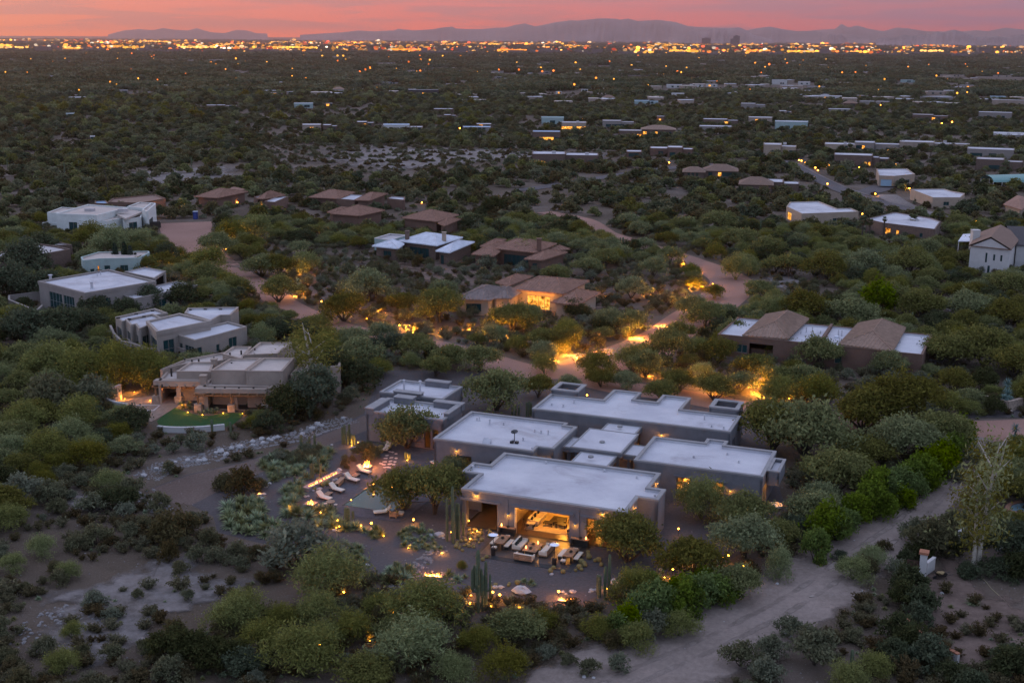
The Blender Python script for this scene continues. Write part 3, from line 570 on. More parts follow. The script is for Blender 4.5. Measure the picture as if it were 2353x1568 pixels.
# ---- furniture of the great room
def L3(a, b_, z=0.03): return (*W(a, b_), z)
m_pillow = mat('dark_pillow', (.02, .03, .03), .95)
def sofa(nm, label, a, b_, z, w, d, rz, wood_back=False, pillows=2, group=None, seatm=None):
    t = thing(nm, label, 'sofa', L3(a, b_, z), TH + rz, group)
    m = MB(); m.box(-w / 2, w / 2, -d / 2, d / 2, .12, .26); m.build('frame', m_wood if wood_back else m_cream, t)
    m = MB(); m.box(-w / 2 + .12, w / 2 - .12, -d / 2 + .02, d / 2 - .22, .26, .46); m.build('seat', m_cream, t)
    m = MB(); m.box(-w / 2, w / 2, d / 2 - .2, d / 2, .26, .82); m.build('backrest', m_cream, t)
    if wood_back:
        for i in range(3):
            m = MB(); m.box(-w / 2 + .03, w / 2 - .03, d / 2 + .002, d / 2 + .03, .28 + .17 * i, .42 + .17 * i); m.build('back_slat', m_wood, t)
    for s in (-1, 1):
        m = MB(); m.box(s * w / 2 - (.14 if s > 0 else 0), s * w / 2 + (.14 if s < 0 else 0), -d / 2, d / 2 - .2, .262, .62); m.build('armrest', m_cream, t)
    for sx in (-1, 1):
        for sy in (-1, 1):
            m = MB(); m.box(sx * (w / 2 - .1) - .05, sx * (w / 2 - .1) + .05, sy * (d / 2 - .1) - .05, sy * (d / 2 - .1) + .05, 0, .12); m.build('leg', m_dark, t)
    for i in range(pillows):
        x = -w / 2 + .5 + i * (w - .9) / max(pillows - 1, 1) if pillows > 1 else -w / 4
        m = MB(); m.rock((x, d / 2 - .32, .66), .27, (1, .45, 1), 3 + i); m.build('pillow', m_pillow, t)
    return t
sofa('sofa', 'long cream sofa with dark pillows inside the lit great room', 7.2, 4.7, .05, 3.0, 1.15, rad(90), pillows=3)
rug = MB(); rug.box(6.55, 13.0, 2.1, 8.2, .031, .05); tag(rug.build('rug', mat('tan_rug', (.42, .34, .22), .95, .1, 6), loc=(*W(0, 0), 0), rz=TH), 'wide tan rug under the great room sofa', 'rug')
def table(nm, label, a, b_, z, w, d, h, top, legm, planks=0, group=None, apron=False, cat='table', legs=True):
    t = thing(nm, label, cat, L3(a, b_, z), TH, group)
    if planks:
        for i in range(planks):
            m = MB(); x0 = -w / 2 + w * i / planks; m.box(x0 + .012, x0 + w / planks - .012, -d / 2, d / 2, h - .07, h); m.build('plank', top, t)
        m = MB(); m.box(-w / 2 + .06, w / 2 - .06, -d / 2 + .1, d / 2 - .1, h - .16, h - .071); m.build('apron', legm, t)
    else:
        m = MB(); m.box(-w / 2, w / 2, -d / 2, d / 2, h - .08, h); m.build('table_top', top, t)
    for sx in (-1, 1):
        for sy in (-1, 1):
            m = MB(); m.box(sx * (w / 2 - .12) - .06, sx * (w / 2 - .12) + .06, sy * (d / 2 - .12) - .06, sy * (d / 2 - .12) + .06, 0, h - .08); m.build('leg', legm, t)
    return t
m_pale = mat('bleached_oak', (.50, .43, .33), .7, .1, 3)
t1 = table('side_table', 'pale open side table at the end of the cream indoor sofa', 7.2, 2.6, .05, .95, .7, .6, m_pale, m_dark); m = MB(); m.box(-.45, .45, -.33, .33, .08, .14); m.build('shelf', m_pale, t1)
t2 = dup(t1, L3(11.85, 2.75, .05), TH, label='pale open side table at the far jamb of the great room opening')
table('coffee_table', 'square dark wood coffee table on the tan rug', 9.55, 5.1, .05, 1.6, 1.6, .42, m_dark, m_black)
for a, lab in ((8.8, 'dark open-frame stool on the rug nearer the cream sofa'), (10.3, 'dark open-frame stool on the rug farther from the cream sofa')):
    t = thing('low_stool', lab, 'stool', L3(a, 3.9, .05), TH, 'stools before the coffee table')
    m = MB(); m.box(-.55, .55, -.35, .35, .36, .44); m.build('seat', m_dark, t)
    for sx in (-1, 1):
        for sy in (-1, 1):
            m = MB(); m.box(sx * .5 - .03, sx * .5 + .03, sy * .3 - .03, sy * .3 + .03, 0, .36); m.build('leg', m_black, t)
t = thing('media_console', 'low console with a yellow glowing strip along the inner wall', 'console', L3(9.8, 8.6, .03), TH)
m = MB(); m.box(-2.6, 2.6, -.3, .3, .25, .6); m.build('cabinet', m_dark, t); m = MB(); m.box(-2.6, 2.6, -.36, -.3, .16, .24); m.build('light_strip', emit('strip_glow', (1, .62, .06), 6), t)
m = MB(); m.box(-2.6, 2.6, -.3, .3, 0, .16); m.build('plinth', m_dark, t)
# ================================================================== the patio
fl = MB(); fl.box(4.2, 14.9, -6.55, .34, -.1, .05); o = tag(fl.build('patio_paving', m_tile, loc=(*W(0, 0), 0), rz=TH), kind='structure')
m_tile2 = mat('dark_border_tile', (.02, .023, .026), .5)
for a0, a1, b0, b1 in ((4.2, 14.9, -6.55, -5.75), (13.95, 14.9, -5.75, .2), (4.2, 4.6, -5.75, .2)):
    m = MB(); m.box(a0 + .01, a1 - .01, b0 + .01, b1 - .01, .05, .056); m.build('border_tile', m_tile2, o)
for i in range(7):                                      # large tiles with open joints
    for j in range(4):
        a0 = 4.62 + i * 1.332; b0 = -5.74 + j * 1.44
        if i or j: pass
        m = MB(); m.box(a0 + .012, a0 + 1.32, b0 + .012, b0 + 1.428, .05, .062 + random.uniform(0, .002)); m.build('floor_tile', m_tile, o)
table('dining_table', 'planked teak dining table between benches on the saguaro side of the patio', 6.05, -3.05, .062, 1.05, 2.3, .75, m_wood, m_dark, planks=6, group='teak dining tables on the patio')
table('dining_table', 'planked teak dining table between benches under the mesquite edge of the patio', 13.8, -3.55, .062, 1.05, 2.3, .75, m_wood, m_dark, planks=6, group='teak dining tables on the patio')
def bench(a, b_, lab):
    t = thing('bench', lab, 'bench', L3(a, b_, .062), TH, 'cushioned benches at the patio tables')
    m = MB(); m.box(-.24, .24, -.95, .95, .36, .47); m.build('seat', m_cream, t)
    m = MB(); m.box(-.2, .2, -.9, .9, .3, .36); m.build('frame', m_dark, t)
    for sy in (-1, 1):
        m = MB(); m.box(-.2, .2, sy * .8 - .06, sy * .8 + .06, 0, .3); m.build('leg', m_dark, t)
for a, b_, lab in ((6.85, -3.05, 'cream bench between the first teak table and the outdoor sofas'), (5.2, -2.9, 'cream bench along the saguaro side of the first teak table'), (14.6, -3.4, 'cream bench along the mesquite side of the second teak table'), (12.85, -3.3, 'cream bench between the second teak table and the outdoor sofas')): bench(a, b_, lab)
def lowstool(a, b_, lab):
    t = thing('stool', lab, 'stool', L3(a, b_, .062), TH, 'pale stools at the table ends')
    m = MB(); m.box(-.24, .24, -.2, .2, .3, .45); m.build('seat', m_cream, t)
    for sx in (-1, 1):
        m = MB(); m.box(sx * .2 - .03, sx * .2 + .03, -.17, .17, 0, .3); m.build('leg', m_dark, t)
for a, b_, lab in ((5.75, -4.5, 'pale stool at the near end of the table by the saguaros'), (13.5, -5.0, 'pale stool at the near end of the table by the mesquite'), (13.75, -1.85, 'pale stool at the house end of the table by the mesquite'), (6.0, -1.3, 'pale stool at the house end of the table by the saguaros')): lowstool(a, b_, lab)
sofa('outdoor_sofa', 'cream outdoor sofa with dark green pillows beside the first teak table', 7.95, -2.75, .062, 2.3, .95, rad(90), True, 4)
sofa('outdoor_sofa', 'cream outdoor sofa whose slatted wood back faces the gravel', 9.5, -5.6, .062, 2.0, .95, rad(180), True, 1)
sofa('outdoor_sofa', 'cream outdoor sofa with one dark pillow beside the patio heater', 11.05, -3.1, .062, 2.5, .9, rad(-90), True, 1)
table('low_table', 'wide planked teak coffee table between the three outdoor sofas', 9.5, -3.1, .062, 1.5, 2.4, .42, m_wood, m_dark, planks=7)
def heater(a, b_, lab):
    t = thing('patio_heater', lab, 'patio heater', L3(a, b_, .062), TH, 'pole heaters on the patio')
    m = MB(); m.lathe([(.24, 0), (.24, .75), (.1, .8)], 12); m.build('base', m_black, t)
    m = MB(); m.tube([(0, 0, .78), (0, 0, 1.95)], .035, 8); m.build('pole', m_black, t)
    m = MB(); m.lathe([(.11, 1.95), (.13, 2.2), (.1, 2.24)], 10); m.build('burner', m_black, t)
    m = MB(); m.lathe([(.52, 2.235), (.5, 2.26), (.25, 2.33), (.04, 2.36)], 16); m.build('reflector', mat('polished_steel', (.62, .68, .8), .2, metal=.6), t)
heater(6.05, -5.55, 'round-topped patio heater beside the first teak table'); heater(12.75, -5.6, 'round-topped patio heater between the sofa and the second teak table')
def lantern(a, b_, z, lab, e=5):
    t = thing('candle_lantern', lab, 'candle lantern', L3(a, b_, z), TH, 'candle lanterns on the patio furniture')
    m = MB(); m.lathe([(.09, 0), (.09, .03)], 8); m.build('base', m_black, t)
    m = MB(); m.lathe([(.05, .03), (.075, .14), (.05, .26), (.01, .36)], 8); m.build('flame', emit('candle_flame', (1, .33, .06), 9), t)
    lamp(t, (0, 0, .45), e, (1, .42, .1), .05)
def planter(a, b_, z, lab):
    t = thing('bowl_planter', lab, 'planter', L3(a, b_, z), TH, 'dark succulent bowls'); m = MB(); m.lathe([(.14, 0), (.22, .1), (.2, .1)], 10); m.build('bowl', m_dark, t)
    m = MB()
    for k in range(14):
        an = k * 2.4; rr = .07 + .012 * k
        m.tube([(0, 0, .1), (rr * math.cos(an), rr * math.sin(an), .24 - .004 * k)], [.03, .008], 4)
    m.build('succulent', mat('succulent', (.035, .045, .035), .8), t)
lantern(9.0, -3.75, .485, 'lit candle lantern on the near part of the teak coffee table'); lantern(9.75, -2.15, .485, 'lit candle lantern on the house end of the teak coffee table')
planter(9.45, -3.6, .485, 'succulent bowl on the near half of the teak coffee table'); planter(9.35, -2.5, .485, 'succulent bowl on the house half of the teak coffee table')
planter(6.05, -2.9, .815, 'succulent bowl on the first teak dining table'); planter(13.85, -3.6, .815, 'succulent bowl on the second teak dining table')
def console(a, b_, lab):
    t = thing('console_table', lab, 'console table', L3(a, b_, .062), TH, 'console tables against the front wall')
    m = MB(); m.box(-.95, .95, -.25, .25, .8, .88); m.build('table_top', m_wood, t)
    for s in (-1, 1):
        m = MB(); m.box(s * .85 - .09, s * .85 + .09, -.22, .22, 0, .8); m.build('leg', m_dark, t)
    m = MB(); m.box(-.76, .76, .1, .2, .1, .8); m.build('back_panel', m_dark, t)
    m = MB(); m.box(-.76, .76, -.22, .1, .1, .16); m.build('shelf', m_dark, t)
console(5.5, -.15, 'dark console table on the wall between the two openings'); console(13.7, -.2, 'dark console table against the wall near the mesquite')
lantern(4.85, -.15, .942, 'lit candle lantern on the console between the openings'); lantern(14.4, -.2, .942, 'lit candle lantern on the console near the mesquite')
planter(5.6, -.15, .942, 'succulent bowl on the console between the openings'); planter(13.8, -.2, .942, 'succulent bowl on the console near the mesquite')
tp = thing('tripod_lamp', 'thin dark tripod floor lamp just inside the great room opening', 'lamp', L3(6.75, 1.5, .031), TH)
for k in range(3):
    m = MB(); an = k * 2.1; m.tube([(.35 * math.cos(an), .35 * math.sin(an), 0), (0, 0, 1.3)], .018, 5); m.build('leg', m_black, tp)
m = MB(); m.lathe([(.12, 1.3), (.1, 1.5)], 8); m.build('lamp_head', m_black, tp)
# bathtub terrace lamp bowl under the bay
bt = thing('lit_tub', 'round pale tub glowing yellow beneath the bay canopy', 'tub', L3(31.2, 18.2, .02), TH)
m = MB(); m.lathe([(.5, 0), (.75, .3), (.8, .55), (.7, .56), (.6, .4), (.1, .38)], 16); m.build('basin', m_cream, bt); lamp(bt, (0, 0, 1.5), 45, r=.15)
# ================================================================== the pool garden
m_deck = gravel_mat('slate_deck', (.045, .045, .052), (.085, .085, .10), sc=2.2, bump=.35, patch=.3)
def slab(nm, pts, m, z0, z1, kind='structure'):
    b = MB(); b.poly(ccw(pts), z0, z1, top=False); fillpoly(b, ccw(pts), z1); return tag(b.build(nm, m, loc=(*W(0, 0), 0), rz=TH), kind=kind)
slab('pool_deck', [(-18.7, 1.0), (-17.9, -1.0), (-12.2, -1.5), (-7.0, -1.1), (-6.6, .9), (-15.2, .9), (-15.2, 11.3), (-9.0, 11.3), (-9.0, 14.2), (-17.4, 14.0), (-18.9, 11.8), (-18.9, 2.5)], m_deck, -.05, .05)
slab('pool_deck', [(-9.0, .9), (-6.6, .9), (-6.6, 4.8), (-5.0, 14.2), (-9.0, 14.2)], m_deck, -.05, .05)
slab('lounge_deck', [(-14.2, 15.6), (-11.0, 15.6), (-11.0, 22.2), (-20.0, 22.2), (-20.0, 17.6)], m_deck, -.05, .045)
wm = bpy.data.materials.new('pool_water'); wm.use_nodes = True; t = wm.node_tree; b = t.nodes['Principled BSDF']
b.inputs['Base Color'].default_value = (.018, .05, .036, 1); b.inputs['Roughness'].default_value = .12; b.inputs['Specular IOR Level'].default_value = .18
n = N(t, 'ShaderNodeTexNoise'); n.inputs['Scale'].default_value = 1.6; bp = N(t, 'ShaderNodeBump'); bp.inputs['Strength'].default_value = .12; bp.inputs['Distance'].default_value = .1; t.links.new(n.outputs[0], bp.inputs['Height']); t.links.new(bp.outputs[0], b.inputs['Normal'])
slab('pool_water', [(-15.0, 1.1), (-9.0, 1.1), (-9.0, 11.1), (-15.0, 11.1)], wm, -.1, .0301)
b = MB(); b.box(-15.2, -15.0, .9, 11.3, -.1, .09); tag(b.build('pool_edge', m_black, loc=(*W(0, 0), 0), rz=TH), kind='structure')
def chaise(a, b_, rz, lab, z=.05):
    t = thing('chaise_lounge', lab, 'lounge chair', L3(a, b_, z), TH + rz, 'cushioned chaises round the pool')
    m = MB(); m.box(-1.0, 1.0, -.36, .36, .24, .31); m.build('frame', m_dark, t)
    m = MB(); m.box(-.35, 1.02, -.34, .34, .31, .44); m.build('seat', m_cream, t)
    m = MB(); m.add([(-.36, -.34, .31), (-.36, .34, .31), (-1.0, .34, .86), (-1.0, -.34, .86), (-.28, -.34, .44), (-.28, .34, .44), (-.92, .34, .98), (-.92, -.34, .98)], [(0, 1, 2, 3), (7, 6, 5, 4), (0, 3, 7, 4), (1, 5, 6, 2), (3, 2, 6, 7), (0, 4, 5, 1)]); m.build('backrest', m_cream, t)
    for x in (-.85, .85):
        for s in (-1, 1):
            m = MB(); m.box(x - .04, x + .04, s * .32 - .03, s * .32 + .03, 0, .24); m.build('leg', m_dark, t)
for a, b_, rz, lab in ((-17.85, 1.6, rad(-14), 'cream chaise lounge beside the square fire box at the bar table'), (-17.8, 4.45, rad(-14), 'cream chaise lounge second along the pool from the bar table'), (-17.75, 8.1, rad(-14), 'cream chaise lounge third along the pool past the dark bench'), (-17.7, 11.15, rad(-14), 'cream chaise lounge lit orange beside the blazing fire bowl'), (-9.6, .15, rad(215), 'cream chaise lounge turned away at the near end of the pool'), (-19.0, 19.9, rad(-80), 'cream chaise lounge under the small tree on the dark deck'), (-10.5, 16.8, rad(150), 'cream chaise lounge against the house wall in tree shade')): chaise(a, b_, rz, lab)
table('low_side_table', 'square teak side table between the first two poolside chaises', -18.0, 2.75, .05, .72, 1.1, .38, m_wood, m_dark, planks=4, group='teak side tables by the pool')
table('low_side_table', 'square teak side table between the last two poolside chaises', -17.95, 9.45, .05, .72, 1.1, .38, m_wood, m_dark, planks=4, group='teak side tables by the pool')
t = thing('planter_bench', 'dark slatted planter box between two poolside chaises', 'planter', L3(-18.55, 6.5, .03), TH + rad(8))
m = MB(); m.box(-.25, .25, -1.1, 1.1, .05, .12); m.build('shelf', m_dark, t); m = MB(); m.box(-.28, .28, -1.15, 1.15, .55, .62); m.build('table_top', m_wood, t)
for s in (-1, 1): m = MB(); m.box(-.25, .25, s * 1.05 - .08, s * 1.05 + .08, 0, .55); m.build('leg', m_dark, t)
for k in range(3): m = MB(); m.box(.2, .24, -.95, .95, .16 + k * .13, .25 + k * .13); m.build('slat', m_wood, t)
m_stone = mat('fire_box_stone', (.22, .19, .19), .9, .12, 2)
def flames(parent, pts, h=.4, seed=0, e=60, nl=1, every=1):
    rn = random.Random(seed); m = MB(); c = MB()
    for (x, y, z) in pts:
        k = h * rn.uniform(.35, 1.15); an = rn.random() * 6
        m.tube([(x, y, z), (x + .05 * math.cos(an), y + .05 * math.sin(an), z + k * .45), (x + .1 * math.cos(an), y + .1 * math.sin(an), z + k)], [.075, .065, .006], 5)
        c.tube([(x + .02, y - .06, z), (x + .03, y - .06, z + k * .6)], [.05, .008], 5)
    m.build('flame', m_fire, parent); c.build('flame_core', m_fire2, parent)
    n = len(pts)
    for i in range(nl):
        p = pts[int((i + .5) * n / nl)]; lamp(parent, (p[0], p[1], p[2] + h + .25), e / nl, (1, .26, .04), .15, name='fire_light')
def firebox(nm, lab, a, b_, rz, w, d, h, fw, fd, n, e, fh, nl=1, m=m_stone, seed=1, z=0.0):
    t = thing(nm, lab, 'fire pit', L3(a, b_, z), TH + rz)
    q = MB(); ring(q, rect(-w / 2, w / 2, -d / 2, d / 2), rect(-fw / 2, fw / 2, -fd / 2, fd / 2), 0, h); q.build('surround', m, t)
    q = MB(); q.box(-fw / 2, fw / 2, -fd / 2, fd / 2, 0, h - .12); q.build('burner_tray', m_black, t)
    rn = random.Random(seed); pts = [(rn.uniform(-.44, .44) * fw if fw > fd else rn.uniform(-.3, .3) * fw, (i / n - .46) * fd if fd >= fw else rn.uniform(-.3, .3) * fd, h - .12) for i in range(n)]
    if fw > fd: pts = [((i / n - .46) * fw, p[1], p[2]) for i, p in enumerate(pts)]
    flames(t, pts, fh, seed, e, nl); return t
firebox('linear_fire_pit', 'long low stone trough with a line of small flames behind the chaises', -20.9, 6.6, rad(-8), .95, 6.6, .42, .34, 5.4, 21, 130, .15, 4, seed=3)
firebox('fire_box', 'square stone fire box burning at the bar-table end of the deck', -18.15, -1.0, 0, 1.25, 1.25, .55, .85, .85, 12, 130, .42, seed=4)
firebox('fire_bowl', 'square fire bowl with tall flames beyond the last chaise', -18.2, 12.7, rad(20), 1.2, 1.2, .42, .95, .95, 20, 900, .75, seed=5)
firebox('trench_fire', 'narrow fire trench in the gravel behind the bushes', 2.45, -12.65, rad(12), 2.0, .75, .22, 1.7, .45, 13, 120, .38, 2, seed=6)
firebox('trench_fire', 'narrow fire trench beside red-lit boulders below the patio', 16.55, -12.85, rad(8), 1.9, .7, .16, 1.65, .45, 13, 130, .42, 2, seed=7)
t = thing('bar_table', 'round teak bar table on one pole at the pool corner', 'table', L3(-15.57, -1.0, .05), TH)
m = MB(); m.lathe([(.3, 0), (.3, .04), (.05, .06), (.05, .98), (.45, 1.0), (.45, 1.06)], 14); m.build('pedestal', m_dark, t); m = MB(); m.lathe([(.52, 1.061), (.52, 1.1)], 16); m.build('table_top', m_wood, t)
for a, b_, lab in ((-16.2, -1.0, 'bar stool on the fire-box side of the round table'), (-15.0, -.85, 'bar stool on the pool side of the round table')):
    t = thing('bar_stool', lab, 'stool', L3(a, b_, .05), TH, 'stools at the round bar table'); m = MB(); m.lathe([(.2, 0), (.2, .03), (.035, .05), (.035, .72)], 10); m.build('pedestal', m_dark, t); m = MB(); m.lathe([(.19, .721), (.2, .78)], 12); m.build('seat', m_cream, t)
t = thing('lounge_chair', 'low wooden lounge chair seen from behind near the pool corner', 'chair', L3(-8.05, -.2, .05), TH + rad(190))
m = MB(); m.box(-.4, .4, -.4, .4, .2, .3); m.build('frame', m_wood, t); m = MB(); m.box(-.34, .34, -.36, .3, .3, .44); m.build('seat', m_cream, t); m = MB(); m.box(-.38, .38, .32, .44, .3, .85); m.build('backrest', m_wood, t)
for s in (-1, 1): m = MB(); m.box(s * .4 - .05, s * .4 + .05, -.38, .4, .3, .56); m.build('armrest', m_wood, t)
for s in (-1, 1):
    for y in (-.35, .35): m = MB(); m.box(s * .36 - .04, s * .36 + .04, y - .04, y + .04, 0, .2); m.build('leg', m_wood, t)
t = thing('ottoman', 'cream ottoman in front of the low wooden lounge chair', 'ottoman', L3(-7.6, .65, .05), TH); m = MB(); m.box(-.3, .3, -.3, .3, .2, .4); m.build('cushion', m_cream, t); m = MB(); m.box(-.28, .28, -.28, .28, 0, .2); m.build('base', m_wood, t)
# stepping stones between the decks
for i, (X, Y) in enumerate([(1548, 560), (1600, 555), (1640, 520), (1540, 590), (1590, 585), (1640, 560), (1530, 615), (1585, 610), (1630, 590), (1575, 640), (1560, 535), (1610, 505), (1505, 605), (1545, 640), (1620, 615), (1580, 500)]):
    p = P(*R4(X, Y - 12)); m = MB(); m.rock((0, 0, .03), .3, (1.1, .8, .14), 50 + i)
    tag(m.build('stepping_stone', mat('pale_flagstone', (.46, .40, .37), .9, .1, 3), loc=(p[0], p[1], .006), rz=i), 'flat pale stepping stone in the dark gravel near the fire bowl', 'stepping stone', 'stepping stones by the fire bowl')
# ================================================================== neighbouring houses
m_grey = mat('warm_grey_stucco', (.205, .182, .17), .9, .08, .6); m_beige = mat('beige_stucco', (.25, .215, .192), .9, .08, .6); m_adobe = mat('tan_adobe', (.27, .215, .18), .95, .14, .5, .3, 3)
m_adoberoof = mat('tan_roof_coating', (.40, .345, .315), .9, .1, .5); m_brown = mat('redbrown_stucco', (.125, .075, .058), .9, .12, .8); m_brick = mat('brown_brick', (.115, .08, .066), .9, .2, 2)
m_teal = mat('pale_teal_stucco', (.26, .34, .34), .9, .1, .7); m_whitew = mat('white_panel', (.50, .52, .51), .8, .08, .7); m_tan = mat('tan_stucco', (.30, .235, .185), .9, .1, .6); m_wht = mat('white_stucco', (.43, .415, .41), .9, .06, .8)
m_bluey = mat('blue_metal_roof', (.22, .33, .46), .5, .1, .5); m_tileroof = mat('brown_roof_tile', (.205, .112, .08), .85, .25, 1.3); m_tileroof2 = mat('terracotta_roof_tile', (.205, .135, .10), .85, .2, 1.3); m_shing = mat('brown_shingle', (.155, .10, .075), .9, .2, 1.5)
m_darkroof = mat('dark_shingle', (.05, .045, .048), .9, .2, 2); m_greyroof = mat('grey_roof_coating', (.36, .34, .35), .9, .1, .3); m_slate = mat('grey_roof_tile', (.165, .13, .12), .85, .25, 1.3); m_whtroof = mat('white_metal_roof', (.50, .52, .58), .6, .15, .6)
GLASS = {'dark': m_darkglass, 'lit': m_litglass, 'open': None}
HOUSES = []
def footprint(px, z):
    q = [P(*p, z)[:2] for p in px]; return q
def pxhouse(name, label, blocks, wall, roof=None, group=None, cat='house', lot=True):
    roof = roof or m_white
    allq = [footprint(b['p'], b['z']) for b in blocks]; c = np.mean(np.concatenate(allq), axis=0)
    t = thing(name, label, cat, (float(c[0]), float(c[1]), 0), 0, group)
    for bl, q in zip(blocks, allq):
        poly = [tuple(p - c) for p in q]; HOUSES.append([tuple(p) for p in q])
        assert len(poly) > 2
        s = sum(poly[i][0] * poly[(i + 1) % len(poly)][1] - poly[(i + 1) % len(poly)][0] * poly[i][1] for i in range(len(poly)))
        if s < 0: raise ValueError(label + ' block order')
        if bl.get('kind') == 'slab':
            b = MB(); b.poly(poly, bl['z'] - bl.get('t', .3), bl['z'], bottom=True); b.build('roof_slab', bl.get('roof', roof), t); continue
        ops = {}; wins = []
        for i, lst in bl.get('w', {}).items():
            Lw = float(np.linalg.norm(np.array(poly[(i + 1) % len(poly)]) - np.array(poly[i])))
            for w in lst:
                f0, f1, z0, z1, g = w[:5]; ops.setdefault(i, []).append((f0 * Lw, f1 * Lw, z0, z1))
                wins.append((i, f0 * Lw, f1 * Lw, z0, z1, g, w[5] if len(w) > 5 else max(0, int((f1 - f0) * Lw / 1.3) - 0)))
        block(t, poly, bl['z'], ops, wall=bl.get('wall', wall), cap=bl.get('cap', wall), roof=bl.get('roof', roof), par=bl.get('par', .35), over=bl.get('over', .03), capz=bl.get('capz', .12), th=.3)
        for i, a, b_, z0, z1, g, mu in wins:
            if g != 'open': window(t, poly[i], poly[(i + 1) % len(poly)], a, b_, z0, z1, GLASS[g], mull=min(mu, 5), trans=1 if z1 - z0 > 2.6 else 0, fr=m_dark if g == 'lit' else m_grey)
        bb = MB(); inn = inset(poly, .35); fillpoly(bb, inn, .03); bb.build('floor', m_dark, t)
    return t, c
def ribs(b, face, z_of, step=.62, w=.13, hh=.11):
    """raised tile courses running down one roof plane (face: 3D corners, first edge is the eave)"""
    p = [np.array(v, float) for v in face]; e = p[1] - p[0]; Le = np.linalg.norm(e); e /= Le
    n = np.cross(p[1] - p[0], p[-1] - p[0]); n /= np.linalg.norm(n); 
    if n[2] < 0: n = -n
    up = np.cross(n, e); 
    if up[2] < 0: up = -up
    q = [((v - p[0]) @ e, (v - p[0]) @ up) for v in p]; k = int(Le / step)
    for i in range(k):
        u = (i + .5) * Le / k; vv = []
        for j in range(len(q)):
            (u0, v0), (u1, v1) = q[j], q[(j + 1) % len(q)]
            if (u0 - u) * (u1 - u) < 0: vv.append(v0 + (v1 - v0) * (u - u0) / (u1 - u0))
        if len(vv) < 2: continue
        a, c = min(vv) + .02, max(vv) - .06
        if c - a < .2: continue
        A, B = p[0] + e * u + up * a, p[0] + e * u + up * c
        b.add([A - e * w, A + e * w, B + e * w, B - e * w, A + n * hh, B + n * hh], [(0, 4, 5, 3), (4, 1, 2, 5), (0, 1, 4)])
def hip(root, c, q, ze, zr, t0=.45, t1=.45, m=None, wall=None, over=.9, rib=True, zw0=0.0, w=None, fascia=True, tri=None):
    """hipped or gabled tile roof on eave corners q (counter-clockwise), ridge square to the first edge"""
    m = m or m_tileroof; q = [np.array(p[:2]) - c for p in q]
    a, b_ = (q[0] + q[1]) / 2, (q[3] + q[2]) / 2; r0 = a + (b_ - a) * t0; r1 = a + (b_ - a) * (1 - t1)
    V = [(*q[0], ze), (*q[1], ze), (*q[2], ze), (*q[3], ze), (*r0, zr), (*r1, zr)]
    faces = [(1, 2, 5, 4), (3, 0, 4, 5)] + ([(0, 1, 4)] if t0 > .02 else []) + ([(2, 3, 5)] if t1 > .02 else [])
    b = MB(); b.add(V, faces); b.add([(v[0], v[1], ze - .22) for v in V[:4]] + V[:4], [(0, 1, 5, 4), (1, 2, 6, 5), (2, 3, 7, 6), (3, 0, 4, 7), (3, 2, 1, 0)])
    ro = b.build('roof', m, root)
    if rib:
        b = MB()
        for f in faces: ribs(b, [V[i] for i in f], None)
        if b.v: o = b.build('roof_tile', m, ro); o['kind'] = 'stuff'
        b = MB()
        for i, j in ((4, 5), (0, 4), (1, 4), (2, 5), (3, 5)):
            A, B = np.array(V[i]), np.array(V[j])
            if np.linalg.norm(A - B) > .3: b.tube([A + [0, 0, .04], B + [0, 0, .04]], .1, 5)
        b.build('ridge_cap', m, ro)
    pw = inset([tuple(p) for p in q], over)
    if wall:
        b = MB(); ops = {}
        for i, lst in (w or {}).items():
            Lw = float(np.linalg.norm(np.array(pw[(i + 1) % 4]) - np.array(pw[i]))); ops[i] = [(f0 * Lw, f1 * Lw, z0, z1) for f0, f1, z0, z1, g in lst]
        for i in range(4): wall_run(b, pw[i], pw[(i + 1) % 4], zw0, ze - .225, .3, ops.get(i, ()))
        if t0 <= .02:
            g0 = np.array([*((np.array(pw[0]) + np.array(pw[1])) / 2), zr - .45]); b.add([(*pw[0], ze - .23), (*pw[1], ze - .23), g0], [(0, 1, 2)])
        b.build('wall', wall, root)
        for i, lst in (w or {}).items():
            Lw = float(np.linalg.norm(np.array(pw[(i + 1) % 4]) - np.array(pw[i])))
            for f0, f1, z0, z1, g in lst:
                if g != 'open': window(root, pw[i], pw[(i + 1) % 4], f0 * Lw, f1 * Lw, z0, z1, GLASS[g], mull=min(5, int((f1 - f0) * Lw / 1.3)))
    HOUSES.append([tuple(p + c) for p in q]); return pw
def hiphouse(label, R, parts, wall, name='tile_roof_house', m=None, flats=(), roof=None, cat='house'):
    pts = [P(*R(*p), pt['ze'])[:2] for pt in parts for p in pt['p']]; c = np.mean(pts, axis=0)
    t = thing(name, label, cat, (float(c[0]), float(c[1]), 0))
    for pt in parts:
        q = [P(*R(*p), pt['ze'])[:2] for p in pt['p']]
        if len(q) == 3: q.append(q[0] + q[2] - q[1])     # left, front, right eave corners seen; the fourth follows
        if pt.get('turn'): q = q[1:] + q[:1]
        hip(t, c, q, pt['ze'], pt['zr'], pt.get('t0', .4), pt.get('t1', .4), pt.get('m', m), pt.get('wall', wall), over=pt.get('over', .8), w=pt.get('w'), rib=pt.get('rib', True))
    for fp in flats:
        q = [tuple(P(*R(*p), fp['z'])[:2] - c) for p in fp['p']]; HOUSES.append([tuple(np.array(p) + c) for p in q])
        block(t, q, fp['z'], {}, wall=fp.get('wall', wall), cap=fp.get('cap', wall), roof=fp.get('roof', roof or m_white), over=.03, capz=.12)
    return t, c
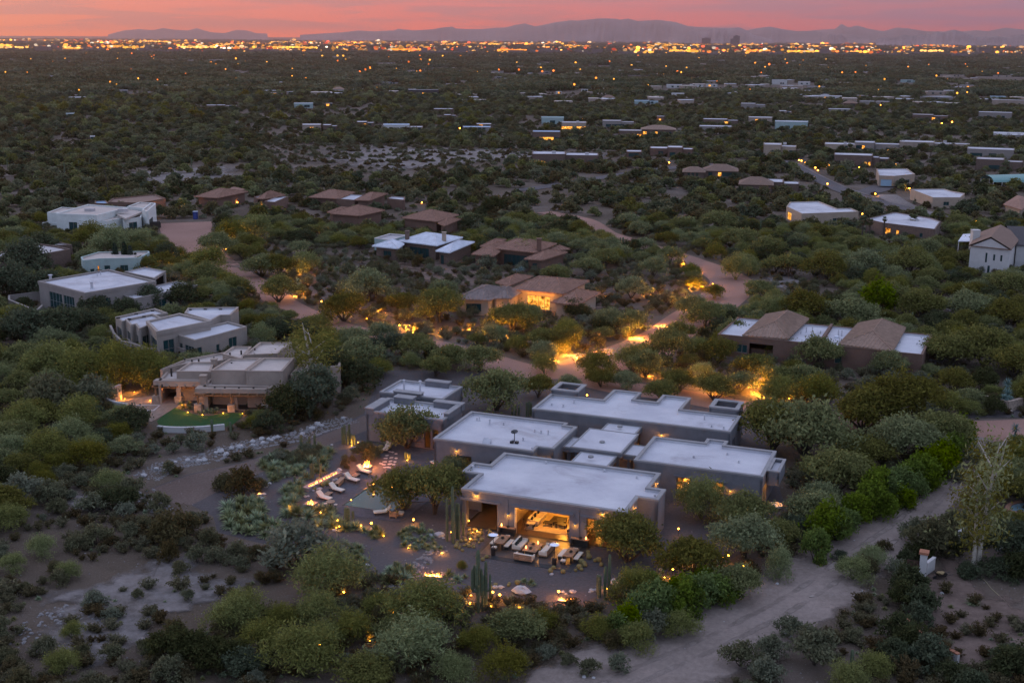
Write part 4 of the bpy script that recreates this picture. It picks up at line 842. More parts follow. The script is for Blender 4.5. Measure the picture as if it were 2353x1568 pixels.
def chimney(t, c, px, z0, z1, w=.9, m=None, R=None):
    p = P(*R(*px), z0)[:2] - c; b = MB(); b.box(p[0] - w / 2, p[0] + w / 2, p[1] - w / 2, p[1] + w / 2, z0 - 1.6, z1); o = b.build('chimney', m or m_brown, t)
    b = MB(); b.box(p[0] - w / 2 - .08, p[0] + w / 2 + .08, p[1] - w / 2 - .08, p[1] + w / 2 + .08, z1, z1 + .15); b.build('chimney_cap', m or m_brown, o)
def poles(t, c, pts, z1, m, r=.16, base=None, nm='post'):
    for p in pts:
        q = p - c; b = MB(); b.tube([(*q, 0), (*q, z1)], r, 8); b.build(nm, m, t)
        if base: b = MB(); b.box(q[0] - .5, q[0] + .5, q[1] - .5, q[1] + .5, 0, 1.1); b.build('stone_pier', base, t)
n1 = lambda *a: [N1(*p) for p in a]; n2 = lambda *a: [N2(*p) for p in a]; n5 = lambda *a: [N5(*p) for p in a]; n6 = lambda *a: [N6(*p) for p in a]
# --- the grey house with the glass corner
t, c = pxhouse('grey_house', 'warm grey flat-roofed house with a tall glazed corner and low terrace wall', [
    dict(p=n1((342, 1087), (755, 1192), (1382, 1087), (965, 982)), z=5.2, w={0: [(.22, .5, .3, 3.7, 'dark'), (.53, .76, .3, 3.7, 'dark')], 1: [(.01, .13, .3, 3.3, 'dark'), (.15, .34, .3, 3.5, 'dark')]}, capz=.5, over=.12),
    dict(p=n1((1105, 1003), (1372, 1062), (1475, 997), (1290, 962)), z=4.7, w={1: [(.08, .85, 1.4, 4.2, 'open')]}),
    dict(p=n1((1042, 1197), (1195, 1244), (1757, 1122), (1572, 1087)), z=3.5, w={1: [(.33, .49, .05, 2.3, 'dark'), (.53, .60, .9, 2.1, 'dark'), (.7, .8, 1.0, 2.1, 'dark'), (.88, .94, 1.0, 2.1, 'dark')]})], m_grey)
p = P(*N1(1425, 1090), 1.5)[:2] - c; lamp(t, (p[0] - .3, p[1] + 1.2, 3.3), 330, r=.2)
for X, Y, h in ((450, 1055, .9), (818, 1135, 1.3)): q = P(*N1(X, Y + 18), 4.9)[:2] - c; vent(t, q[0], q[1], 4.85, h, .28, 'flue_pipe')
for X, Y in ((1353, 1180), (1297, 1160), (1525, 1165), (865, 1040), (897, 1030)): q = P(*N1(X, Y), 3.3 if Y > 1100 else 4.9)[:2] - c; vent(t, q[0], q[1], 3.15 if Y > 1100 else 4.85, .5, .08)
# --- the beige modern house with staggered white roofs
t, c = pxhouse('staggered_house', 'beige modern house of staggered white roofs and blue-green glass walls', [
    dict(p=n2((320, 230), (377, 268), (784, 192), (668, 153)), z=4.1, w={0: [(.15, .9, .2, 2.6, 'dark')]}, capz=.35),
    dict(p=n2((408, 250), (457, 300), (498, 292), (532, 333), (757, 248), (655, 200)), z=4.3, w={0: [(.2, .95, .15, 2.6, 'dark')], 2: [(.1, .95, .15, 2.6, 'dark')], 3: [(.1, .95, .15, 2.7, 'dark')]}, capz=.35),
    dict(p=n2((600, 265), (690, 358), (1165, 264), (890, 197)), z=5.0, w={0: [(.3, .97, .15, 3.2, 'dark')], 1: [(.1, .3, .1, 3.2, 'dark')]}, capz=.6, over=.15),
    dict(p=n2((935, 193), (1168, 262), (1255, 213), (1345, 211), (1415, 141), (965, 149)), z=4.6),
    dict(p=n2((850, 380), (1025, 436), (1252, 380), (1488, 314), (1320, 270), (1112, 320)), z=3.7, w={0: [(.2, .36, .4, 2.4, 'dark'), (.48, .95, .2, 2.4, 'dark')], 1: [(.08, .26, .9, 2.3, 'dark'), (.82, .95, .8, 2.0, 'dark')], 2: [(.3, .6, .2, 2.5, 'dark')]}, capz=.3)], m_beige)
b = MB(); q = [P(*N2(*p), 3.0)[:2] - c for p in ((1255, 405), (1490, 345), (1480, 320), (1250, 385))]; b.poly([tuple(p) for p in q], 2.85, 3.0, bottom=True); b.build('canopy', m_wht, t)
for X, Y in ((345, 235), (505, 200), (650, 172), (445, 245), (575, 222), (785, 238), (620, 268), (985, 165), (1120, 160), (1255, 160)):
    q = P(*N2(X, Y), 4.4)[:2] - c; b = MB(); b.box(q[0] - .3, q[0] + .3, q[1] - .1, q[1] + .1, 4.2, 4.45); b.build('roof_scupper', m_dark, t)
# --- the adobe house
t, c = pxhouse('adobe_house', 'tan adobe house with stepped parapets and a timber porch facing a lawn', [
    dict(p=n2((727, 692), (968, 640), (1010, 660), (1345, 600), (1290, 542), (945, 605)), z=4.0),
    dict(p=n2((862, 713), (1165, 716), (1200, 628), (985, 630)), z=4.5), dict(p=n2((1168, 702), (1478, 706), (1625, 592), (1335, 600)), z=5.2),
    dict(p=n2((1480, 709), (1805, 712), (1910, 592), (1635, 592)), z=5.5), dict(p=n2((1272, 556), (1440, 602), (1530, 492), (1367, 491)), z=4.7), dict(p=n2((1462, 566), (1760, 555), (1890, 456), (1605, 454)), z=5.0),
    dict(p=n2((1880, 738), (2318, 662), (2327, 600), (2000, 602)), z=4.2),
    dict(p=n2((700, 800), (1090, 806), (1165, 700), (790, 698)), z=3.4, w={0: [(.05, .4, .05, 2.6, 'open'), (.5, .9, .05, 2.6, 'open')]}), dict(p=n2((1100, 850), (1700, 860), (1800, 775), (1165, 770)), z=3.4, w={0: [(.06, .45, .05, 2.7, 'open'), (.5, .94, .05, 2.7, 'open')]})], m_adobe, m_adoberoof)
m_log = mat('peeled_log', (.21, .11, .055), .8, .2, 2); m_fstone = mat('field_stone', (.27, .21, .17), .95, .35, 2.5, .6, 4)
for pl in (((655, 797), (1085, 803), (1100, 780), (690, 775)), ((1025, 868), (1660, 873), (1690, 840), (1060, 835))):
    q = [tuple(P(*N2(*p), 3.4)[:2] - c) for p in pl]; b = MB(); b.poly(q, 2.75, 3.4, bottom=True); b.build('porch_roof', m_adobe, t)
    A, B = np.array(q[0]), np.array(q[1]); n = int(np.linalg.norm(B - A) / 1.15)
    for i in range(n + 1):
        v = A + (B - A) * i / n; d = (B - A) / np.linalg.norm(B - A); o = np.array([d[1], -d[0]]); b = MB(); b.tube([(*(v - o * .05), 2.6), (*(v + o * .45), 2.6)], .15, 8); b.build('viga_end', m_log, t)
    b = MB(); A2, B2 = A - o * .25, B - o * .25; b.tube([(*A2, 2.35), (*B2, 2.35)], .16, 8); b.build('porch_beam', m_log, t)
    k = 3
    for i in range(k): v = A2 + (B2 - A2) * (.03 + .47 * i); poles(t, c, [v + c], 2.3, m_log, .17, m_fstone)
chimney(t, c, (1105, 820), 3.4, 4.5, .9, m_adobe, N2); chimney(t, c, (1200, 650), 4.4, 5.1, .8, m_adobe, N2)
for X, Y in ((815, 680), (935, 590), (1000, 605), (1060, 598), (1195, 580), (1340, 582), (1440, 562), (1558, 588), (1325, 660), (1355, 668), (1250, 685), (1560, 540), (1590, 490), (1200, 800), (1290, 802), (1415, 803), (1545, 805), (730, 780), (1600, 640)):
    q = P(*N2(X, Y), 4.4)[:2] - c; b = MB(); b.lathe([(.14, 3.0), (.14, 5.0 if Y < 700 and X > 1300 else (4.3 if Y < 700 else 3.6))], 6, c=tuple(q)); b.build('vent_pipe', m_dark, t)
q = P(*N2(780, 890), 1.0)[:2] - c; lamp(t, (q[0], q[1] - 2.0, 2.0), 14, (1, .3, .08))
pool = MB(); pool.poly([tuple(P(*N2(*p))[:2]) for p in ((415, 1060), (655, 1062), (705, 1022), (462, 1018))], .03, .04); tag(pool.build('small_pool', mat('still_water', (.10, .14, .17), .08, spec=.6)), kind='structure')
b = MB(); ring(b, [tuple(P(*N2(*p))[:2]) for p in ((398, 1066), (665, 1068), (722, 1018), (456, 1012))], [tuple(P(*N2(*p))[:2]) for p in ((415, 1060), (655, 1062), (705, 1022), (462, 1018))], .02, .09); tag(b.build('pool_edge', m_greyroof), kind='structure')
# --- red-brown long house with two tile roofs
t, c = pxhouse('long_brown_house', 'long red-brown house with white flat roofs between two brown tiled roofs', [dict(p=n5((268, 617), (2090, 800), (2173, 622), (446, 468)), z=3.7, w={0: [(.1, .155, .9, 2.3, 'dark'), (.165, .285, .1, 2.7, 'open'), (.59, .625, .8, 2.2, 'dark')]}, par=.4)], m_brown)
for pl, ze, zr in ((((487, 628), (890, 658), (1080, 482), (690, 444)), 3.95, 5.05), (((1340, 705), (1828, 768), (1942, 562), (1512, 520)), 3.95, 5.1)):
    hip(t, c, [P(*N5(*p), ze)[:2] for p in pl], ze, zr, .42, .0, m_tileroof2, None)
q = [P(*N5(*p), 3.75)[:2] - c for p in ((1163, 690), (1195, 692), (1292, 535), (1272, 533))]; b = MB(); b.poly([tuple(p) for p in q], 3.2, 3.95); b.build('roof_curb', m_brown, t)
for X, Y, h in ((1055, 600, .9), (1108, 605, 1.0), (1182, 605, .3), (1340, 625, .9), (1370, 630, .9), (2130, 680, .9), (2040, 705, .2), (1890, 690, .2), (1008, 610, .3), (460, 545, .4), (398, 510, .5)): q = P(*N5(X, Y), 3.4)[:2] - c; vent(t, q[0], q[1], 3.3, h, .08)
for X, Y in ((1110, 622), (1327, 640)): q = P(*N5(X, Y), 3.5)[:2] - c; b = MB(); b.lathe([(.45, 3.3), (.42, 3.55), (.2, 3.68)], 12, c=tuple(q)); b.build('skylight_dome', m_whtroof, t)
# --- hip-roofed houses round the loop drive
hiphouse('brown tiled house lit orange under its eaves beside the turning loop', N4, [
    dict(p=((775, 572), (1255, 614), (1480, 497)), ze=3.9, zr=5.5, turn=1, t0=.38, t1=.3, w={0: [], 3: [(.25, .75, .2, 2.9, 'lit')]}), dict(p=((280, 657), (600, 668), (800, 572), (520, 537)), ze=3.3, zr=4.7, m=m_slate, w={0: [(.2, .75, .8, 2.3, 'dark')]}),
    dict(p=((590, 652), (785, 652), (900, 590), (700, 548)), ze=3.3, zr=4.5, m=m_slate), dict(p=((1135, 687), (1375, 712), (1582, 602)), ze=3.2, zr=4.6), dict(p=((640, 512), (760, 545), (980, 455), (830, 442)), ze=3.3, zr=4.3)], m_tan)
tl, cl = bpy.data.objects['tile_roof_house'], None
for X in (900, 965, 1030, 1110): p = P(*N4(X, 615 + (X - 900) * .08), 3.3)[:2]; lamp(tl, (p[0] - tl.location.x, p[1] - tl.location.y - .5, 3.3), 130, r=.1)
th, ch = hiphouse('brown tiled house with a tall chimney and dark glass doors to a walled terrace', N4, [
    dict(p=((612, 207), (1000, 247), (1190, 167)), ze=3.9, zr=5.5, turn=1, t0=.38, t1=.3, w={3: [(.2, .85, .1, 2.7, 'dark')]}), dict(p=((428, 260), (626, 279), (800, 160), (640, 140)), ze=3.3, zr=4.5), dict(p=((895, 302), (1060, 314), (1285, 242)), ze=3.2, zr=4.4, w={0: [(.3, .7, .4, 2.2, 'dark')]}), dict(p=((505, 190), (600, 205), (740, 130), (680, 125)), ze=3.3, zr=4.2), dict(p=((1100, 215), (1190, 225), (1310, 215), (1215, 180)), ze=3.0, zr=3.6)], m_brown)
chimney(th, ch, (1030, 205), 4.6, 6.7, 1.1, m_brown, N4)
tw, cw = hiphouse('weathered white-roofed house with two chimneys and a pale teal flat end', N3, [
    dict(p=((955, 657), (1190, 682), (1245, 640), (1130, 602)), ze=3.2, zr=4.4, m=m_whtroof, w={0: [(.35, .75, .8, 2.2, 'dark')]}), dict(p=((1190, 612), (1530, 655), (1765, 582), (1430, 538)), ze=3.7, zr=5.2, turn=1, m=m_whtroof, w={3: [(.2, .8, .1, 2.5, 'dark')]}), dict(p=((1520, 702), (1645, 717), (1870, 622), (1735, 608)), ze=3.2, zr=4.3, m=m_whtroof, w={0: [(.1, .5, .05, 2.2, 'dark')]})], m_brick,
    name='white_roof_house', flats=[dict(p=((977, 587), (1120, 604), (1270, 560), (1112, 547)), z=4.0, wall=m_teal, cap=m_wht, roof=m_greyroof)])
chimney(tw, cw, (1270, 585), 4.4, 6.0, 1.0, m_brick, N3); chimney(tw, cw, (1597, 590), 4.6, 6.0, 1.0, m_tan, N3)
hiphouse('brown pyramid-roofed house among trees behind the white-roofed house', N3, [dict(p=((582, 370), (845, 390), (1072, 340)), ze=3.6, zr=5.6, turn=1, t0=.48, t1=.48), dict(p=((555, 355), (620, 370), (760, 318), (690, 310)), ze=3.0, zr=3.6)], m_brown)
hiphouse('wide brown pyramid-roofed house on the mountain side of its twin', N3, [dict(p=((1215, 407), (1540, 442), (1730, 382)), ze=3.6, zr=5.5, turn=1, t0=.45, t1=.48), dict(p=((1540, 455), (1600, 480), (1745, 420), (1650, 415)), ze=3.2, zr=4.2)], m_brown)
hiphouse('brown-roofed house with a white flat middle and a small cooler box', N3, [dict(p=((392, 224), (660, 238), (815, 182)), ze=3.4, zr=5.0, turn=1), dict(p=((800, 250), (935, 254), (1095, 192)), ze=3.6, zr=5.0, turn=1)], m_brown, flats=[dict(p=((640, 238), (800, 250), (900, 205), (740, 197)), z=3.5), dict(p=((1090, 235), (1245, 250), (1250, 222), (1130, 215)), z=3.2)])
hiphouse('brown-roofed house with two lit windows and two white flat ends', N3, [dict(p=((-70, 238), (0, 240), (187, 205), (40, 178)), ze=3.5, zr=5.0, w={0: [(.1, .7, .5, 2.5, 'lit')]})], m_brown, flats=[dict(p=((0, 262), (95, 268), (212, 218), (120, 210)), z=3.4), dict(p=((-95, 225), (-60, 232), (10, 210), (-40, 206)), z=3.4)])
hiphouse('broad brown-roofed house at the far end of the loop drive', N1, [dict(p=((1730, 337), (1935, 349), (2205, 292)), ze=3.4, zr=5.2, turn=1), dict(p=((1990, 290), (2080, 300), (2180, 272), (2070, 252)), ze=3.9, zr=4.8, rib=False)], m_brown)
# --- unfinished white house, brown house, low white-roofed ones at the sunset edge
t, c = pxhouse('white_panel_house', 'unfinished white panel house with bare joints and scaffolding on its near side', [
    dict(p=n1((495, 487), (860, 500), (1140, 432), (782, 406)), z=5.2, w={0: [(.3, .62, .6, 3.0, 'dark')]}, capz=.5), dict(p=n1((418, 478), (530, 482), (690, 440), (550, 430)), z=4.4), dict(p=n1((1130, 425), (1300, 442), (1382, 393), (1235, 386)), z=5.0),
    dict(p=n1((1025, 488), (1118, 530), (1262, 472), (1140, 445)), z=4.2, kind='slab', t=.5), dict(p=n1((1262, 452), (1308, 466), (1384, 400), (1340, 392)), z=5.4, w={1: [(.15, .6, .6, 2.6, 'dark')]}), dict(p=n1((680, 545), (770, 556), (905, 518), (820, 510)), z=3.6, w={0: [(.2, .8, .1, 2.4, 'dark')]}), dict(p=n1((838, 548), (948, 553), (1110, 520), (975, 505)), z=3.7, w={0: [(.25, .75, .1, 2.4, 'dark')]}), dict(p=n1((1095, 540), (1255, 520), (1262, 480), (1120, 505)), z=3.6, w={0: [(.3, .75, .1, 2.5, 'dark')]}), dict(p=n1((375, 570), (700, 582), (770, 548), (470, 540)), z=1.5, par=.1)], m_whitew, m_adoberoof)
for X, Y in ((800, 462), (1095, 465)): q = P(*N1(X, Y), 5.0)[:2] - c; b = MB(); b.box(q[0] - 1.3, q[0] + 1.3, q[1] - .7, q[1] + .7, 4.85, 5.6); b.build('roof_cooler', m_greyroof, t)
for i in range(6):
    q = P(*N1(480 + i * 40, 560), 1.5)[:2] - c; b = MB(); b.tube([(*q, 1.4), (*q, 3.9)], .05, 5); b.build('scaffold_pole', m_dark, t)
b = MB(); A = P(*N1(475, 560), 1.5)[:2] - c; B = P(*N1(690, 562), 1.5)[:2] - c
for z in (2.6, 3.7): b.tube([(*A, z), (*B, z)], .06, 5)
b.build('scaffold_rail', m_dark, t)
pxhouse('low_brown_house', 'low brown flat house behind the unfinished white house', [dict(p=n1((960, 385), (1245, 392), (1472, 352), (1375, 315), (1000, 352)), z=3.2, w={0: [(.55, .95, .1, 2.5, 'dark'), (.1, .3, .1, 2.2, 'dark')]})], m_brown, mat('brown_gravel_roof', (.19, .125, .10), .95))
pxhouse('blue_shed', 'small blue-roofed shed beside the tall pole behind the white house', [dict(p=n1((842, 395), (968, 398), (940, 372), (845, 376)), z=2.8)], m_brown, m_bluey, cat='shed')
t, c = pxhouse('timber_fascia_house', 'grey-roofed house with dark timber fascia at the sunset edge', [dict(p=n1((-60, 862), (160, 886), (625, 802), (500, 775), (330, 750), (235, 782), (60, 800)), z=4.0, w={1: [(.05, .4, .2, 2.7, 'dark')]}, capz=.5), dict(p=n1((480, 770), (640, 765), (520, 738), (420, 748)), z=3.4)], m_brick, m_greyroof)
pxhouse('pale_teal_house', 'pale teal angled house behind three small dark cypresses', [dict(p=n1((735, 905), (885, 888), (1240, 880), (1330, 832), (1320, 820), (875, 828), (718, 874)), z=3.8, w={0: [(.4, .65, .3, 1.7, 'dark'), (.85, .95, .5, 2.2, 'lit')], 1: [(.1, .25, .1, 2.2, 'dark'), (.5, .7, .8, 2.2, 'dark')]})], m_teal, m_adoberoof)
# --- houses along the asphalt road
pxhouse('tan_flat_house', 'tan house with an L-shaped bright white roof above the wash', [dict(p=n6((240, 660), (375, 724), (882, 705), (812, 674), (690, 677), (525, 613), (270, 620)), z=3.9, w={0: [(.1, .35, .4, 2.6, 'lit')], 1: [(.02, .1, .1, 2.3, 'dark'), (.55, .62, 1.0, 2.2, 'dark')]})], m_tan)
pxhouse('palm_house', 'dark-walled white-roofed house with two lit windows behind fan palms', [dict(p=n6((952, 770), (1090, 803), (1562, 862), (1612, 792), (1530, 762), (1200, 709)), z=3.7, w={1: [(.07, .17, .8, 2.4, 'lit'), (.28, .335, .8, 2.2, 'lit'), (.72, .78, 1, 2.2, 'dark')]})], m_brick)
t, c = hiphouse('two-storey white gabled house with brown shingle roof and a white chimney', N6, [dict(p=((1862, 1004), (2240, 1042), (2330, 925), (1945, 892)), ze=6.2, zr=8.6, t0=0.0, t1=0.0, m=m_shing, over=.35, rib=False, w={0: [(.40, .45, 2.6, 4.8, 'dark'), (.60, .65, 3.2, 4.6, 'dark'), (.78, .83, 3.2, 4.6, 'dark'), (.48, .54, 0.1, 1.9, 'dark')]}), dict(p=((2270, 1000), (2480, 1010), (2500, 850), (2110, 845)), ze=5.6, zr=8.0, turn=1, t0=.4, t1=0.0, m=m_darkroof, over=.5, rib=False)], m_wht, name='gabled_house')
chimney(t, c, (1913, 962), 6.0, 8.4, 1.7, m_wht, N6)
q = [P(*N6(*p), 4.2)[:2] - c for p in ((1765, 968), (1885, 966), (1930, 900), (1810, 905))]; b = MB(); b.poly([tuple(p) for p in q], 4.0, 4.2, bottom=True); b.build('porch_roof', m_whtroof, t); poles(t, c, [q[0] + c + [.3, .3], q[1] + c + [-.3, .3]], 4.0, m_wht, .12)
hiphouse('brown hip-roofed house with a glowing wall lamp at the picture edge', N6, [dict(p=((2165, 640), (2330, 690), (2480, 600), (2290, 560)), ze=3.4, zr=4.8, rib=False, w={0: [(.3, .8, .1, 2.2, 'dark')]})], m_tan)
t, c = pxhouse('corner_lamp_house', 'tan house with a broad white roof and a bright lamp on its corner', [dict(p=n6((1343, 505), (1540, 580), (1790, 580), (1825, 542), (1705, 522), (1640, 502)), z=3.5, w={1: [(.4, .6, .9, 2.1, 'dark')]})], m_tan)
t, c = pxhouse('garage_house', 'tan house with a pale blue double garage door and white roof', [dict(p=n6((1062, 385), (1200, 389), (1382, 372), (1310, 323), (1040, 326)), z=3.8, w={0: [(.15, .85, .05, 2.4, 'open')], 1: [(.2, .33, 1.0, 2.0, 'dark'), (.6, .75, .8, 2.0, 'dark')]}, over=.05)], m_tan)
A, B = [P(*N6(*p), 3.8)[:2] - c for p in ((1062, 385), (1200, 389))]; d = (B - A) / np.linalg.norm(B - A); n = np.array([-d[1], d[0]]); Lw = np.linalg.norm(B - A)
m_gar = mat('pale_blue_door', (.25, .36, .46), .7); g = None
for k in range(4):
    b = MB(); b.obox(A + d * Lw * .5 + n * .15, d * Lw * .35, n * .03, .05 + k * .59, .62 + k * .59); o = b.build('garage_door' if k == 0 else 'door_panel', m_gar, g or t); g = g or o
# ================================================================== houses farther out
def farhouse(R, x0, x1, yt, yb, lab, wall=None, roof=None, w=(), dep=11, rot=0.0, low=None, name='distant_house', box=0, pitched=None):
    """flat-roofed house seen across the scrub: stands on the ground point of its near wall's foot"""
    pa, pb = R(x0, yb), R(x1, yb); A = G(*pa); B = G(*pb); A[1] = B[1] = (A[1] + B[1]) / 2
    z0 = hgt((A[0] + B[0]) / 2, A[1]); wd_ = np.linalg.norm(B[:2] - A[:2]); c = (A + B) / 2
    d = ray(*R((x0 + x1) / 2, yt)); hh = min(max(H + d[2] * c[1] / d[1] - z0, 2.6), 5.2)
    az = math.atan2(c[0], c[1]); t = thing(name, lab, 'house', (float(c[0]), float(c[1]), float(z0)), -az + rot)
    wall = wall or m_tan; roof = roof or m_white; dep = min(dep, wd_ * .9 + 3); HOUSES.append([(c[0] - wd_ / 2, c[1]), (c[0] + wd_ / 2, c[1]), (c[0] + wd_ / 2, c[1] + dep), (c[0] - wd_ / 2, c[1] + dep)])
    if pitched:
        q = [np.array(p) for p in ((-wd_ / 2 - .5, -.6), (wd_ / 2 + .5, -.6), (wd_ / 2 + .5, dep + .6), (-wd_ / 2 - .5, dep + .6))]; q = q[1:] + q[:1]
        hip(t, np.zeros(2), q, hh - .4, hh + min(wd_, dep) * .16, .35, .35, pitched, wall, .5, rib=False); HOUSES.pop(); p = rect(-wd_ / 2, wd_ / 2, 0, dep)
    else:
        s = wd_ * (low if low else 1.0); p = rect(-wd_ / 2, -wd_ / 2 + s, 0, dep); block(t, p, hh, {}, wall=wall, cap=wall if wall is not m_wht else m_wht, roof=roof, over=.05, capz=.15, par=.25, th=.3)
        if low: block(t, rect(-wd_ / 2 + s + .02, wd_ / 2, 1.5, dep * .9), hh * .82, {}, wall=wall, cap=wall, roof=roof, over=.05, capz=.15, par=.25, th=.3)
    for f, ww, g in w:
        x = -wd_ / 2 + wd_ * f; b = MB(); ww = max(ww, .9); b.box(x - ww / 2 - .1, x + ww / 2 + .1, -.09, -.03, .7, 2.35); fr = b.build('window', m_dark, t)
        b = MB(); b.box(x - ww / 2, x + ww / 2, -.12, -.091, .78, 2.27); b.build('pane', m_litfar if g == 'lit' else m_darkglass, fr)
    for k in range(box):
        b = MB(); x = wd_ * (.15 - .3 * k); b.box(x - .8, x + .8, dep * .4, dep * .4 + 1.4, hh - .25, hh + .7); b.build('roof_cooler', m_greyroof, t)
    return t
m_litfar = litmat('far_lit_window', 1.35)
D_, L_ = 'dark', 'lit'
farhouse(N6, 35, 318, 112, 205, 'brown flat house at the bend of the asphalt road', m_tan, w=[(.85, 1.5, D_), (.3, 1.2, D_)], box=1, low=.55)
farhouse(N6, 580, 850, 108, 165, 'long tan house with a cooler box beyond the lamp-lined verge', m_tan, w=[(.7, 1, D_)], box=1)
farhouse(N6, 850, 1230, 95, 165, 'long grey house joined to the tan one with a red-lit door', m_grey, w=[(.2, 1.2, L_), (.1, 2.5, D_)], low=.45)
farhouse(N6, 1258, 1840, 92, 150, 'long salmon house with a glowing end wall', m_adobe, w=[(.58, 1.3, L_), (.95, 1.5, L_), (.3, 2, D_)], box=1, low=.5)
farhouse(N6, 1855, 2240, 152, 235, 'dark-fronted white-roofed house with two garage openings', m_grey, w=[(.2, 5, D_), (.55, 3, D_)])
farhouse(N6, 1930, 2320, 245, 345, 'low pale-roofed house behind the round date palm', m_brick, m_greyroof, w=[(.4, 4, D_)], low=.6)
farhouse(N6, 2130, 2380, 25, 70, 'white-roofed house crowded with roof machines', m_grey, w=[(.1, 1, D_)], box=2)
farhouse(N6, 665, 1050, 205, 310, 'brown house with a white stepped roof, lit door and lamp', m_brick, w=[(.7, .9, L_), (.78, 1, L_), (.3, 1.2, D_), (.1, 1.4, D_)], low=.85)
farhouse(N6, 1045, 1145, 235, 300, 'small white-roofed carport beside the stepped-roof house', m_brick, w=[(.5, 2, D_)], name='carport')
farhouse(N6, 70, 345, 445, 530, 'low house with white split roof behind the brown shingle one', m_brick, w=[(.6, 1, D_)], low=.5)
farhouse(N7, 2110, 2390, 690, 790, 'brown shingle house with one white patio roof slope', m_brick, pitched=m_shing, w=[(.25, 4, D_)])
farhouse(N7, 1610, 1790, 580, 650, 'small brown gabled house with three tiny windows under palms', m_brick, pitched=m_shing, w=[(.25, .9, D_), (.45, 1, D_), (.65, .9, D_)], name='small_house')
farhouse(N7, 1790, 2080, 570, 645, 'brown hip-roofed house with one lit window behind the yellow palm', m_brick, pitched=m_shing, w=[(.48, 1.2, L_), (.2, 1.5, D_), (.75, 5, D_)])
farhouse(N7, 1465, 1690, 372, 462, 'red-brown pueblo house with a big pale window', m_brown, w=[(.2, 2.4, D_), (.85, .9, D_)], low=.6)
farhouse(N7, 1310, 1470, 378, 450, 'brown flank house with white roof joined to the pueblo', m_brown, w=[(.6, 2, D_)])
farhouse(N7, 1100, 1235, 408, 468, 'small brown garage with a thin white roof line', m_brown, w=[(.5, 4.5, D_)], name='garage')
farhouse(N7, 262, 560, 420, 540, 'brown house with two wide glowing glass fronts above the road', m_brick, w=[(.18, 6, L_), (.7, 4.5, L_)], box=1, dep=13)
farhouse(N7, 560, 850, 440, 535, 'brown wing with white roof and lit corner beside the glowing house', m_brick, w=[(.4, 2.5, L_), (.75, 1.5, D_)], box=1, dep=12)
farhouse(N7, 265, 515, 222, 318, 'blue-roofed glass house with warm rooms showing', m_darkroof if False else m_brick, m_bluey, w=[(.35, 4, L_), (.62, 4, L_), (.88, 3, D_)])
farhouse(N7, 525, 745, 150, 220, 'house ablaze with light along its whole front', m_tan, w=[(.1, 3, L_), (.3, 4, L_), (.5, 4, L_), (.7, 4, L_), (.88, 3, L_)], box=1)
farhouse(N7, 345, 545, 105, 165, 'pale teal roofed house behind the blue-roofed one', m_teal, m_teal, w=[(.5, 3, D_)])
farhouse(N7, 885, 1170, 135, 200, 'dark glass-fronted house with a grey stepped roof', m_grey, m_greyroof, w=[(.5, 7, D_), (.2, 3, D_)], low=.6)
farhouse(N7, 1030, 1240, 222, 290, 'grey-roofed house with one tall lit stair window', m_brick, m_greyroof, w=[(.85, 1.2, L_), (.95, 1, L_)])
farhouse(N7, 1230, 1540, 205, 268, 'dark red-roofed house with two bright lamps', m_brick, pitched=m_tileroof2, w=[(.1, 2, L_), (.43, 1.6, L_), (.8, 3, D_)])
farhouse(N7, 1780, 2095, 122, 175, 'white-roofed house with one bright square window', m_brick, w=[(.68, 3.4, L_)], low=.7)
farhouse(N7, 1745, 2040, 190, 225, 'thin white-roofed house below the square-window one', m_grey, w=[(.8, 3, D_)])
farhouse(N7, 2190, 2390, 105, 155, 'tan house with a round bright lamp on its wall', m_adobe, w=[(.35, 1.6, L_)])
farhouse(N7, 1370, 1440, 95, 150, 'small house with one bright door lamp', m_brick, w=[(.4, 1.4, L_)])
